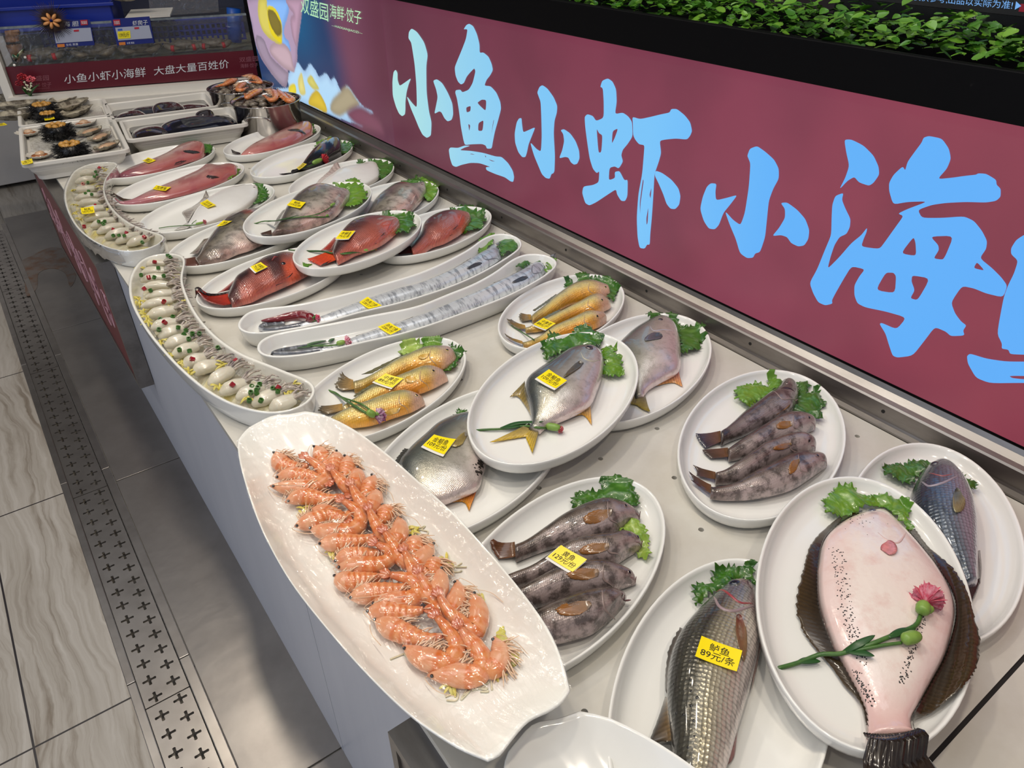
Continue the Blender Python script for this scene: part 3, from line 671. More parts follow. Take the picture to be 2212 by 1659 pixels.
# ---- yellow croakers
def c_croak(seed, orange=0.5):
    base = shades((-1, (222, 158, 44)), (-0.55, (226, 190, 96)), (0.0, (204, 190, 128)), (0.4, (136, 134, 102)), (1, (84, 88, 78)))
    def fn(u, s, q, P):
        c = base(s+0.12*vnoise(P, 60, seed)); c = blend(c, (198, 158, 150), (1-smooth01(0.08, 0.22, u))*0.75)
        c = blend(c, (214, 134, 30), bump1(u, 0.2, 0.6, 0.1)*(1-smooth01(-0.9, -0.3, s))*orange); return blend(c, (132, 112, 70), smooth01(0.8, 1, u)*0.6)
    return fn
CF0, CF1 = srgb(180, 140, 70), srgb(92, 84, 66)
def croaker(key, label, D, V, tail, z, seed, eyep, pect=None, thick=0.034, orange=0.5, dors=None):
    r = make_fish(key, 'yellow_croaker', label, 'yellow fish on two plates', 'croaker', D, V, z, thick, c_croak(seed, orange), N=48, wsc=0.97)
    if tail: fin(r, 'tail_fin', [D[-1], ((D[-1][0]+V[-1][0])/2, (D[-1][1]+V[-1][1])/2), V[-1]], tail, z+.008, z+.003, CF0, CF1, rag=0.16, seed=seed)
    eye(r, key, *eyep, .0034, (190, 160, 80), (130, 120, 90))
    if pect: fin(r, 'pectoral_fin', pect[0], pect[1], .7, .7, srgb(226, 180, 70), srgb(206, 160, 60), key=key)
    if dors: fin(r, 'dorsal_fin', dors[0], dors[1], z+thick*.5, z+thick*.55, srgb(120, 116, 84), srgb(110, 108, 80), rag=0.25, seed=seed)
    d, v_ = spline(D, 20), spline(V, 20)
    ridge(r, key, [d[5], (d[5]*.55+v_[5]*.45)+np.array([-4, 0]), v_[4]], .0013, (176, 146, 110))
    return r
z = PLATE_Z['P13']
croaker('F13a', 'yellow fish farthest from the purple carnation on its plate', [(988, 772), (978, 758), (957, 754), (922, 755), (886, 766), (850, 782), (814, 802), (787, 815), (763, 822)], [(988, 772), (984, 779), (967, 791), (946, 796), (895, 798), (859, 809), (814, 822), (787, 835), (765, 841)], [(739, 818), (722, 840), (737, 846)], z, 1, (966, 756), ([(928, 764), (926, 768), (924, 772)], [(906, 770), (908, 774), (914, 778)]), dors=([(886, 766), (850, 782), (805, 806)], [(878, 764), (842, 780), (780, 810)]))
croaker('F13b', 'yellow fish with an open orange mouth, middle of its plate', [(968, 812), (960, 802), (949, 797), (922, 795), (886, 806), (841, 820), (805, 835), (768, 856), (740, 872)], [(968, 812), (964, 818), (940, 833), (904, 847), (862, 848), (823, 857), (787, 871), (747, 884), (740, 886)], [(692, 880), (686, 889), (702, 898)], z+.001, 2, (936, 801), ([(896, 812), (898, 818), (900, 824)], [(878, 816), (880, 824), (886, 830)]), orange=0.95, dors=([(841, 820), (800, 838), (768, 857)], [(836, 816), (792, 836), (762, 856)]))
croaker('F13c', 'yellow fish under the purple carnation stem', [(918, 863), (910, 855), (896, 850), (868, 849), (832, 858), (796, 871), (759, 882), (723, 894), (706, 902)], [(918, 863), (913, 871), (886, 889), (841, 903), (805, 914), (772, 918), (750, 918), (728, 914), (710, 910)], [(690, 903), (690, 908), (694, 912)], z+.001, 3, (900, 854), ([(866, 880), (864, 886), (862, 892)], [(838, 886), (834, 894), (838, 900)]))
z = PLATE_Z['P14']
croaker('F14a', 'yellow fish under the lettuce by the steel rail', [(1320, 629), (1313, 620), (1304, 617), (1277, 612), (1241, 617), (1205, 637), (1178, 657), (1156, 672), (1146, 680)], [(1320, 629), (1314, 637), (1286, 642), (1241, 650), (1205, 666), (1187, 674), (1165, 685), (1152, 690)], [(1122, 679), (1119, 689), (1124, 697)], z, 4, (1308, 620), dors=([(1205, 637), (1178, 657), (1156, 672)], [(1200, 636), (1170, 657), (1149, 671)]))
croaker('F14b', 'yellow fish in the middle of the plate by the steel rail', [(1321, 655), (1312, 647), (1286, 642), (1250, 655), (1214, 671), (1178, 688), (1147, 700), (1134, 703)], [(1321, 655), (1313, 664), (1286, 675), (1250, 680), (1205, 695), (1168, 707), (1148, 709), (1136, 710)], [(1100, 694), (1095, 701), (1118, 713)], z+.001, 5, (1300, 648), orange=0.7, dors=([(1214, 671), (1190, 683), (1165, 694)], [(1208, 668), (1184, 680), (1158, 693)]))
croaker('F14c', 'yellow fish nearest the tagged pomfret lettuce', [(1312, 688), (1306, 681), (1297, 679), (1268, 680), (1232, 693), (1196, 707), (1168, 724), (1141, 735), (1128, 738)], [(1312, 688), (1309, 695), (1280, 710), (1241, 719), (1205, 727), (1178, 736), (1150, 745), (1132, 746)], [(1092, 730), (1087, 732), (1098, 737)], z+.001, 6, (1290, 683), orange=0.85)

# ---- silver pomfrets
def c_pomf(seed, light=0.0):
    base = shades((-1, (214, 194, 192)), (-0.5, (204, 196, 186)), (0.05, (168, 164, 148)), (0.5, (100, 104, 102)), (1, (46, 54, 60)))
    def fn(u, s, q, P):
        c = base(s+light+0.12*vnoise(P, 18, seed)); c = blend(c, (196, 182, 192), (1-smooth01(0.02, 0.16, u))*0.6*(s < 0.4)); return blend(c, (120, 126, 112), bump1(u, 0.5, 0.75, 0.12)*bump1(s, 0.1, 0.7, 0.2)*0.35)
    return fn
PF0, PF1, PG = srgb(96, 84, 56), srgb(206, 170, 40), srgb(60, 60, 56)
z = PLATE_Z['P15']
r = make_fish('F15', 'pomfret', 'silver pomfret with a yellow tag on the raised plate', 'silver pomfrets', 'pomfret',
 [(1303, 766), (1296, 755), (1286, 750), (1266, 746), (1228, 756), (1190, 781), (1157, 804), (1137, 822), (1135, 845), (1144, 872), (1148, 897), (1142, 914)], [(1303, 766), (1305, 781), (1301, 807), (1291, 837), (1276, 870), (1241, 890), (1203, 903), (1182, 910), (1167, 922)], z, 0.045, c_pomf(1), N=64, M=30, hpow=0.6)
fin(r, 'tail_fin', [(1142, 915), (1150, 918), (1158, 921), (1166, 923)], [(1057, 958), (1130, 945), (1136, 948), (1150, 982)], z+.008, z+.003, srgb(110, 108, 92), PF1, n=25, rag=0.02)
fin(r, 'dorsal_fin', [(1134, 823), (1135, 845), (1144, 872), (1149, 897)], [(1100, 860), (1118, 858), (1136, 880), (1146, 898)], z+.012, z+.003, srgb(104, 96, 66), srgb(150, 126, 60), n=21)
fin(r, 'anal_fin', [(1276, 871), (1241, 891), (1203, 904), (1182, 910)], [(1278, 920), (1257, 897), (1215, 910), (1180, 918)], z+.008, z+.002, srgb(206, 178, 140), srgb(222, 160, 50), n=25, rag=0.03)
fin(r, 'pectoral_fin', [(1262, 786), (1258, 782), (1252, 778)], [(1246, 800), (1225, 811), (1234, 796)], .7, .7, srgb(70, 62, 56), srgb(96, 84, 54), key='F15')
eye(r, 'F15', 1273, 751, .0075, (90, 74, 76), (60, 60, 66))
ridge(r, 'F15', [(1254, 760), (1262, 774), (1280, 780), (1296, 778)], .0014, (176, 172, 150))
ridge(r, 'F15', [(1291, 758), (1294, 762), (1299, 764)], .0012, (150, 110, 110), 'mouth')
z = PLATE_Z['P16']
r = make_fish('F16', 'pomfret', 'silver pomfret on the plate by the steel rail', 'silver pomfrets', 'pomfret',
 [(1460, 701), (1452, 692), (1430, 686), (1410, 689), (1375, 708), (1349, 730), (1332, 752), (1334, 780), (1350, 812), (1368, 834), (1374, 848)], [(1460, 701), (1465, 715), (1470, 736), (1471, 769), (1466, 799), (1430, 817), (1402, 831), (1392, 846)], z, 0.045, c_pomf(5, -0.25), N=64, M=30, hpow=0.6)
fin(r, 'tail_fin', [(1374, 848), (1380, 848), (1386, 848), (1392, 847)], [(1354, 872), (1374, 876), (1380, 880), (1404, 896)], z+.008, z+.003, srgb(124, 120, 116), srgb(160, 140, 56), n=25, rag=0.02)
fin(r, 'anal_fin', [(1466, 800), (1440, 815), (1415, 826), (1400, 832)], [(1474, 840), (1454, 828), (1418, 834), (1396, 840)], z+.008, z+.002, srgb(206, 130, 124), srgb(216, 150, 80), n=25, rag=0.03)
fin(r, 'pectoral_fin', [(1432, 729), (1430, 724), (1424, 718)], [(1420, 734), (1399, 735), (1406, 722)], .7, .7, srgb(66, 66, 76), srgb(100, 100, 108), key='F16')
eye(r, 'F16', 1427, 690, .005, (60, 52, 60), (110, 100, 110))
ridge(r, 'F16', [(1404, 704), (1412, 714), (1436, 712), (1456, 716)], .0014, (170, 166, 176))
z = PLATE_Z['P17']
r = make_fish('F17', 'pomfret', 'silver pomfret with black stains, half under another plate', 'silver pomfrets', 'pomfret',
 [(1052, 908), (1040, 895), (1008, 891), (974, 901), (943, 918), (919, 939), (892, 963), (874, 983), (862, 1000), (862, 1030), (868, 1060), (866, 1080)], [(1052, 908), (1058, 930), (1056, 968), (1050, 1001), (1044, 1020), (1032, 1053), (992, 1071), (957, 1083), (915, 1088), (880, 1092)], z, 0.040, c_pomf(9, 0.05), N=64, M=30, hpow=0.5)
fin(r, 'tail_fin', [(866, 1080), (872, 1084), (880, 1092)], [(826, 1098), (846, 1106), (862, 1130)], z+.008, z+.003, srgb(110, 108, 92), PF1, n=21, rag=0.02)
fin(r, 'anal_fin', [(1032, 1054), (1012, 1064), (985, 1074), (958, 1083)], [(1013, 1106), (1002, 1086), (975, 1086), (948, 1092)], z+.008, z+.002, srgb(176, 60, 54), srgb(226, 150, 30), n=25, rag=0.03)
fin(r, 'pectoral_fin', [(1010, 944), (1008, 938), (1004, 932)], [(992, 968), (982, 962), (990, 946)], .7, .7, srgb(92, 78, 50), srgb(170, 150, 90), key='F17')
fin(r, 'dorsal_fin', [(884, 972), (870, 988), (862, 1002)], [(872, 975), (856, 996), (848, 1010)], z+.012, z+.008, PG, PG, rag=0.3)
STAINM = mat('dark_blood_stain', srgb(30, 20, 12), 0.3, coat=0.5)
sv = []
for i in range(26):
    a, b = random.gauss(0, 9), random.gauss(0, 13)
    p, n = hit(1036+a, 1010+b, ['F17'], 0)
    if n[2] < 0.2 or p[2] < z+.004: continue
    q, ff, _ = dome(p-n*.0006, n, random.uniform(.0012, .0042), .0010, ((0, 0, 0),)*3, 3, 8); sv.append((q, ff))
v, f = join(sv); mk('black_stain', v, f, STAINM, r)

# ---- greenlings
def c_green(seed, dark=0.0):
    base = shades((-1, (176, 158, 156)), (-0.5, (166, 150, 146)), (0.0, (112, 99, 90)), (0.4, (78, 67, 58)), (1, (52, 43, 38)))
    def fn(u, s, q, P):
        c = base(s+0.3*vnoise(P, 45, seed)); c = blend(c, (150, 124, 120), (1-smooth01(0.06, 0.2, u))*0.6); c = blend(c, (78, 58, 46), smooth01(0.75, 1, u)*0.7); return blend(c, (74, 66, 70), np.full(len(u), dark))
    return fn
GF0, GF1 = srgb(110, 74, 46), srgb(66, 52, 50)
def greenling(key, label, group, D, V, tail, z, seed, eyep, pect, thick=0.04, dark=0.0, tcol=None):
    r = make_fish(key, 'greenling', label, group, 'greenling', D, V, z, thick, c_green(seed, dark), N=48, wsc=0.94)
    if tail: fin(r, 'tail_fin', [D[-1], ((D[-1][0]+V[-1][0])/2, (D[-1][1]+V[-1][1])/2), V[-1]], tail, z+.009, z+.003, GF0, tcol or GF1, rag=0.05, seed=seed)
    eye(r, key, *eyep, .0034, (120, 96, 90), (100, 84, 80))
    if pect: fin(r, 'pectoral_fin', pect[0], pect[1], .7, .7, srgb(132, 100, 66), srgb(150, 96, 40), key=key, rag=0.12, lift=.0014)
    d, v_ = spline(D, 20), spline(V, 20)
    ridge(r, key, [d[5], (d[5]*.5+v_[5]*.5)+np.array([-3, 2]), v_[4]], .0016, (140, 122, 116))
    ridge(r, key, [(D[0][0]-1, D[0][1]+1), ((D[1][0]+V[1][0])/2-6, (D[1][1]+V[1][1])/2+3)], .0012, (120, 86, 88), 'mouth')
    return r
z = PLATE_Z['P18']; g = 'grey fish on the plate by the rail'
r = greenling('F18a', 'dark grey fish with a gaping gill, head on the lettuce by the rail', g, [(1707, 821), (1697, 820), (1688, 823), (1673, 841), (1639, 867), (1603, 892), (1576, 916), (1556, 931)], [(1707, 821), (1722, 831), (1727, 847), (1722, 870), (1708, 894), (1657, 912), (1612, 932), (1576, 945), (1560, 953)], [(1500, 943), (1508, 956), (1522, 971)], z, 1, (1700, 828), ([(1708, 872), (1706, 878), (1700, 884)], [(1690, 890), (1680, 896), (1676, 900)]), dark=0.35, tcol=srgb(40, 44, 66))
ridge(r, 'F18a', [(1684, 840), (1700, 838), (1717, 846)], .0036, (46, 18, 16), 'gill_slit', 0.5)
greenling('F18b', 'grey fish second from the lettuce on the plate by the rail', g, [(1765, 911), (1755, 900), (1720, 896), (1684, 903), (1648, 921), (1612, 943), (1585, 959), (1572, 967)], [(1765, 911), (1762, 918), (1738, 932), (1711, 946), (1675, 953), (1639, 972), (1603, 981), (1577, 986)], [(1516, 973), (1520, 980), (1533, 992)], z+.001, 2, (1748, 902), ([(1708, 910), (1710, 916), (1712, 922)], [(1684, 914), (1682, 924), (1690, 930)]))
greenling('F18c', 'grey fish third from the lettuce on the plate by the rail', g, [(1765, 961), (1756, 950), (1729, 945), (1693, 950), (1648, 966), (1621, 984), (1594, 1001), (1567, 1015), (1545, 1020)], [(1765, 961), (1760, 970), (1738, 979), (1693, 990), (1648, 1013), (1612, 1030), (1580, 1035), (1548, 1036)], [(1496, 1008), (1504, 1019), (1503, 1030)], z+.001, 3, (1748, 952), ([(1708, 956), (1710, 962), (1706, 968)], [(1682, 964), (1676, 970), (1680, 976)]))
greenling('F18d', 'grey fish farthest from the lettuce on the plate by the rail', g, [(1790, 993), (1776, 981), (1747, 979), (1711, 984), (1666, 1004), (1621, 1024), (1585, 1042), (1548, 1048), (1536, 1048)], [(1790, 993), (1784, 1004), (1756, 1028), (1720, 1051), (1675, 1064), (1630, 1071), (1576, 1071), (1536, 1068)], [(1485, 1025), (1496, 1042), (1489, 1044), (1530, 1068)][:3], z+.002, 4, (1766, 984), ([(1726, 990), (1728, 998), (1724, 1004)], [(1706, 1004), (1708, 1022), (1716, 1024)]))
z = PLATE_Z['P19']; g = 'brown fish on the plate beside the prawn platter'
greenling('F19a', 'brown fish nearest the dark green lettuce beside the prawn platter', g, [(1385, 1104), (1378, 1097), (1360, 1089), (1338, 1084), (1302, 1083), (1257, 1096), (1212, 1116), (1176, 1138), (1139, 1161), (1112, 1173)], [(1385, 1104), (1382, 1111), (1356, 1128), (1329, 1147), (1293, 1159), (1248, 1168), (1203, 1173), (1158, 1186), (1114, 1203)], [(1064, 1186), (1060, 1194), (1076, 1212)], z, 5, (1352, 1092), ([(1322, 1100), (1322, 1108), (1320, 1116)], [(1274, 1108), (1270, 1124), (1284, 1136)]), 0.042, tcol=srgb(96, 58, 36))
greenling('F19b', 'brown fish under the yellow tag beside the prawn platter', g, [(1390, 1167), (1375, 1156), (1347, 1152), (1311, 1161), (1257, 1168), (1221, 1178), (1185, 1199), (1148, 1219), (1112, 1232), (1090, 1240)], [(1390, 1167), (1382, 1179), (1356, 1197), (1329, 1214), (1275, 1221), (1221, 1229), (1167, 1242), (1130, 1253), (1096, 1262)], [(1060, 1240), (1056, 1252), (1064, 1266)], z+.001, 6, (1378, 1160), ([(1314, 1172), (1316, 1182), (1312, 1192)], [(1262, 1180), (1262, 1194), (1276, 1200)]), 0.042)
greenling('F19c', 'brown fish third from the dark green lettuce by the prawn platter', g, [(1376, 1245), (1362, 1232), (1329, 1223), (1293, 1219), (1248, 1224), (1203, 1234), (1167, 1250), (1121, 1271), (1090, 1284)], [(1376, 1245), (1370, 1254), (1329, 1270), (1293, 1277), (1239, 1284), (1194, 1297), (1148, 1306), (1100, 1312)], [(1062, 1288), (1060, 1302), (1068, 1318)], z+.001, 7, (1360, 1236), ([(1290, 1228), (1294, 1238), (1290, 1250)], [(1240, 1232), (1236, 1244), (1252, 1256)]), 0.042)
greenling('F19d', 'brown fish farthest from the dark green lettuce by the prawn platter', g, [(1364, 1295), (1348, 1280), (1307, 1274), (1266, 1282), (1217, 1297), (1176, 1313), (1140, 1328), (1115, 1340)], [(1364, 1295), (1360, 1310), (1323, 1342), (1274, 1370), (1217, 1384), (1180, 1384), (1145, 1376), (1122, 1368)], [(1080, 1340), (1080, 1360), (1090, 1378)], z+.002, 8, (1344, 1286), ([(1270, 1296), (1278, 1308), (1270, 1320)], [(1216, 1306), (1214, 1322), (1236, 1334)]), 0.046)

# ---- sea bass
def c_bass(seed, blue):
    base = shades((-1, (210, 192, 188)), (-0.6, (206, 198, 184)), (-0.1, (178, 168, 140)), (0.35, (98, 94, 80)), (1, (46, 48, 48))) if not blue else shades((-1, (190, 178, 190)), (-0.5, (166, 164, 178)), (0.0, (120, 128, 140)), (0.45, (78, 88, 100)), (1, (40, 48, 58)))
    def fn(u, s, q, P):
        c = base(s); c = blend(c, (124, 122, 132), (1-smooth01(0.12, 0.26, u))*0.75); c = blend(c, (190, 120, 118), (1-smooth01(0.04, 0.1, u))*0.4)
        c = blend(c, (200, 150, 146), bump1(u, 0.06, 0.2, 0.05)*(1-smooth01(-0.9, -0.3, s))*0.7)
        return blend(c, (40, 38, 34), np.exp(-((s-(0.42-0.1*u))/0.035)**2)*smooth01(0.2, 0.25, u)*0.6)
    return fn
SPOTM = mat('black_skin_spot', srgb(16, 15, 14), 0.35, coat=0.4)
def spots(root, key, pts, r0=.0022):
    sv = []
    for x, y in pts:
        p, n = hit(x, y, [key], 0); q, ff, _ = dome(p-n*.0007, n, r0*random.uniform(.7, 1.3), .0011, ((0, 0, 0),)*3, 3, 8); sv.append((q, ff))
    v, f = join(sv); mk('dark_spots', v, f, SPOTM, root)
z = PLATE_Z['P20']
r = make_fish('F20', 'sea_bass', 'large spotted sea bass with a yellow tag, cut by the bottom edge', None, 'bass',
 [(1624, 1252), (1608, 1246), (1577, 1252), (1543, 1282), (1508, 1317), (1473, 1360), (1452, 1404), (1443, 1451), (1441, 1503), (1447, 1569), (1454, 1634), (1464, 1690), (1482, 1740)], [(1624, 1252), (1633, 1266), (1636, 1300), (1638, 1345), (1640, 1395), (1627, 1460), (1612, 1512), (1595, 1569), (1577, 1634), (1552, 1692), (1530, 1735)], z, 0.058, c_bass(1, False), N=80, M=32, hpow=0.6)
fin(r, 'tail_fin', [(1482, 1740), (1506, 1740), (1530, 1735)], [(1470, 1850), (1500, 1820), (1550, 1845)], z+.012, z+.006, GF1, srgb(40, 38, 36))
fin(r, 'spiny_dorsal_fin', [(1474, 1358), (1453, 1404), (1443, 1451), (1441, 1500)], [(1466, 1356), (1445, 1395), (1437, 1440), (1436, 1490)], z+.022, z+.016, srgb(76, 66, 58), srgb(56, 50, 46), rag=0.45, n=21)
fin(r, 'dorsal_fin', [(1441, 1506), (1444, 1545), (1448, 1580), (1450, 1600)], [(1436, 1506), (1420, 1555), (1403, 1604), (1430, 1606)], z+.022, z+.010, srgb(120, 96, 62), srgb(60, 60, 62), n=21)
fin(r, 'pectoral_fin', [(1588, 1332), (1596, 1328), (1604, 1336)], [(1590, 1392), (1604, 1416), (1613, 1380)], .7, .7, srgb(130, 52, 46), srgb(128, 104, 70), key='F20', lift=.002)
fin(r, 'pelvic_fin', [(1640, 1385), (1634, 1420), (1628, 1455)], [(1646, 1392), (1634, 1450), (1622, 1500)], z+.010, z+.003, srgb(176, 120, 112), srgb(196, 160, 150))
fin(r, 'anal_fin', [(1596, 1570), (1586, 1605), (1575, 1640)], [(1594, 1580), (1584, 1640), (1552, 1664)], z+.010, z+.003, srgb(150, 60, 62), srgb(120, 60, 58))
eye(r, 'F20', 1586, 1259, .0075, (40, 44, 60), (90, 88, 84))
ridge(r, 'F20', [(1541, 1288), (1556, 1312), (1588, 1320), (1630, 1310)], .0026, (150, 130, 132))
ridge(r, 'F20', [(1548, 1278), (1580, 1288), (1600, 1302), (1626, 1304)], .0022, (150, 62, 66), 'gill_plate')
ridge(r, 'F20', [(1612, 1250), (1616, 1262), (1624, 1272)], .0016, (70, 48, 50), 'mouth')
spots(r, 'F20', [(1483, 1354), (1521, 1364), (1475, 1381), (1506, 1389), (1490, 1428), (1491, 1468), (1454, 1478), (1493, 1493), (1492, 1524), (1506, 1507), (1459, 1541), (1493, 1525), (1476, 1543), (1499, 1557), (1449, 1562), (1486, 1614), (1500, 1590)])
z = PLATE_Z['P22']
r = make_fish('F22', 'sea_bass', 'blue grey sea bass on the plate by the steel rail', None, 'bass',
 [(2036, 988), (2020, 992), (2004, 1004), (1986, 1028), (1970, 1061), (1967, 1088), (1974, 1120), (1992, 1155), (2020, 1192), (2050, 1226), (2080, 1262)], [(2036, 988), (2052, 995), (2080, 1031), (2099, 1074), (2110, 1126), (2113, 1178), (2115, 1222), (2116, 1250)], z, 0.058, c_bass(4, True), N=72, M=30, hpow=0.6)
fin(r, 'tail_fin', [(2080, 1262), (2098, 1258), (2116, 1250)], [(2092, 1298), (2100, 1299), (2116, 1262)], z+.012, z+.008, srgb(60, 58, 56), srgb(40, 38, 38))
fin(r, 'pectoral_fin', [(2060, 1062), (2066, 1056), (2074, 1060)], [(2056, 1090), (2062, 1102), (2084, 1096)], .7, .7, srgb(96, 92, 86), srgb(140, 130, 90), key='F22', lift=.002)
fin(r, 'anal_fin', [(2112, 1190), (2115, 1215), (2116, 1240)], [(2117, 1190), (2120, 1228), (2117, 1262)], z+.010, z+.004, srgb(90, 84, 80), srgb(50, 48, 48))
eye(r, 'F22', 2018, 1001, .006, (60, 56, 60), (80, 74, 74))
ridge(r, 'F22', [(1990, 1040), (2008, 1050), (2040, 1042), (2070, 1028)], .0024, (150, 140, 150))
ridge(r, 'F22', [(2006, 1022), (2034, 1028), (2058, 1024)], .0016, (150, 84, 84), 'gill_plate')
spots(r, 'F22', [(1986, 1066), (1990, 1082), (2000, 1100), (2020, 1126), (2012, 1112), (2034, 1150)], .0015)

# ---- the large pink bellied flatfish
z = PLATE_Z['P21']
FL = [(1907, 1091), (1892, 1096), (1862, 1105), (1820, 1126), (1781, 1165), (1768, 1222), (1768, 1287), (1781, 1339), (1803, 1395), (1829, 1439), (1859, 1495), (1874, 1535), (1874, 1590)]
FR = [(1907, 1091), (1924, 1104), (1959, 1144), (1994, 1187), (2028, 1235), (2054, 1287), (2061, 1330), (2054, 1373), (2037, 1426), (2011, 1473), (1985, 1520), (1970, 1550), (1970, 1592)]
def c_flounder(u, s, q, P):
    c = np.tile(srgb(230, 217, 209), (len(u), 1)); c = blend(c, (224, 194, 190), smooth01(0.4, 0.95, np.abs(s))*0.7); c = blend(c, (214, 168, 164), smooth01(0.78, 1, u)*0.7)
    c = blend(c, (60, 66, 80), bump1(u, 0.03, 0.10, 0.02)*bump1(s, 0.1, 0.7, 0.2)*smooth01(0.0, 0.25, vnoise(P, 90, 3))*0.8)
    return blend(c, (70, 54, 44), smooth01(0.95, 1, np.abs(s))*0.9)
r = make_fish('F21', 'flounder', 'large pink bellied flatfish with dark frilled fins', None, 'flounder', FL, FR, z, 0.040, c_flounder, N=80, M=34, hpow=0.45)
BR0, BR1 = srgb(30, 22, 16), srgb(66, 50, 28)
fin(r, 'dorsal_fin', FL[2:], [(1862, 1103), (1820, 1113), (1755, 1170), (1732, 1235), (1717, 1300), (1726, 1352), (1754, 1395), (1789, 1434), (1820, 1478), (1855, 1517), (1868, 1560)], z+.013, z+.004, BR0, BR1, n=121, m=8, rag=0.10, ridge=0.0010)
fin(r, 'anal_fin', FR[2:], [(1975, 1148), (2002, 1186), (2042, 1232), (2074, 1300), (2094, 1370), (2107, 1430), (2094, 1477), (2060, 1517), (2012, 1548), (1972, 1562), (1971, 1592)], z+.013, z+.004, BR0, BR1, n=121, m=8, rag=0.10, ridge=0.0010)
fin(r, 'tail_fin', [(1862, 1588), (1895, 1592), (1935, 1594), (1974, 1592)], [(1868, 1720), (1920, 1745), (1985, 1740), (2046, 1690)], z+.016, z+.020, BR0, srgb(40, 26, 20), n=41, m=8, rag=0.12, ridge=0.0009)
fin(r, 'pectoral_fin', [(1906, 1176), (1902, 1182), (1902, 1190)], [(1924, 1170), (1930, 1188), (1926, 1202)], .7, .7, srgb(214, 130, 136), srgb(224, 150, 150), key='F21', rag=0.0, lift=.0014)
ridge(r, 'F21', [(1958, 1150), (1940, 1172), (1915, 1166), (1896, 1150)], .0018, (216, 186, 180))
eye(r, 'F21', 1884, 1102, .005, (90, 96, 110), (120, 120, 126))
pts = []
for A_, B_, C_ in (((1800, 1180), (1808, 1290), (1850, 1420)), ((1816, 1190), (1830, 1310), (1868, 1440)), ((2010, 1270), (1990, 1370), (1950, 1470)), ((1994, 1300), (1976, 1400), (1945, 1480)), ((1845, 1450), (1866, 1490), (1884, 1520))):
    for t in np.linspace(0, 1, 110):
        q = np.array(A_)*(1-t)**2+2*np.array(B_)*t*(1-t)+np.array(C_)*t*t
        if random.random() < 0.75: pts.append((q[0]+random.gauss(0, 4.2), q[1]+random.gauss(0, 4.2)))
pts += [(1862+random.gauss(0, 30), 1120+random.gauss(0, 14)) for _ in range(30)]
spots(r, 'F21', [q for q in pts if 1772 < q[0] < 2050], .0011)

RIM1 = [(512, 699), (527, 679), (554, 667), (627, 659), (699, 645), (771, 627), (862, 602), (914, 585), (968, 561), (1014, 536), (1041, 516), (1068, 505), (1095, 504), (1119, 512), (1128, 525), (1120, 540), (1077, 569), (1023, 598), (968, 621), (914, 639), (860, 655), (771, 676), (717, 692), (645, 708), (572, 719), (536, 719), (516, 711)]
RIM2 = [(553, 752), (561, 735), (590, 721), (645, 710), (717, 697), (807, 679), (898, 661), (968, 634), (1023, 612), (1068, 587), (1104, 561), (1131, 549), (1158, 547), (1185, 551), (1203, 563), (1201, 576), (1176, 597), (1131, 623), (1077, 648), (1005, 675), (932, 701), (860, 723), (807, 734), (717, 755), (645, 768), (590, 771), (563, 765)]
def inside_of(v, poly, ctr_pull=0.0):
    """bring points that lie outside a closed outline back onto it"""
    v = np.array(v); Q = np.roll(poly, -1, 0)
    for i, p in enumerate(v[:, :2]):
        x, y = p; c = ((poly[:, 1] > y) != (Q[:, 1] > y)) & (x < (Q[:, 0]-poly[:, 0])*(y-poly[:, 1])/(Q[:, 1]-poly[:, 1]+1e-12)+poly[:, 0])
        if c.sum() % 2 == 0: v[i, :2] = poly[np.argmin(np.sum((poly-p)**2, 1))]
    return v
def shrink(P, d):
    T = np.roll(P, -1, 0)-np.roll(P, 1, 0); T /= np.linalg.norm(T, axis=1)[:, None]+1e-9; N_ = np.c_[-T[:, 1], T[:, 0]]
    return P+N_*(d if np.sum(P[:, 0]*np.roll(P[:, 1], -1)-np.roll(P[:, 0], -1)*P[:, 1]) > 0 else -d)
RIMW = {'FR1': shrink(closed_spline([U(x, y, CT+.042)[:2] for x, y in RIM1], 260), .023), 'FR2': shrink(closed_spline([U(x, y, CT+.042)[:2] for x, y in RIM2], 260), .023)}
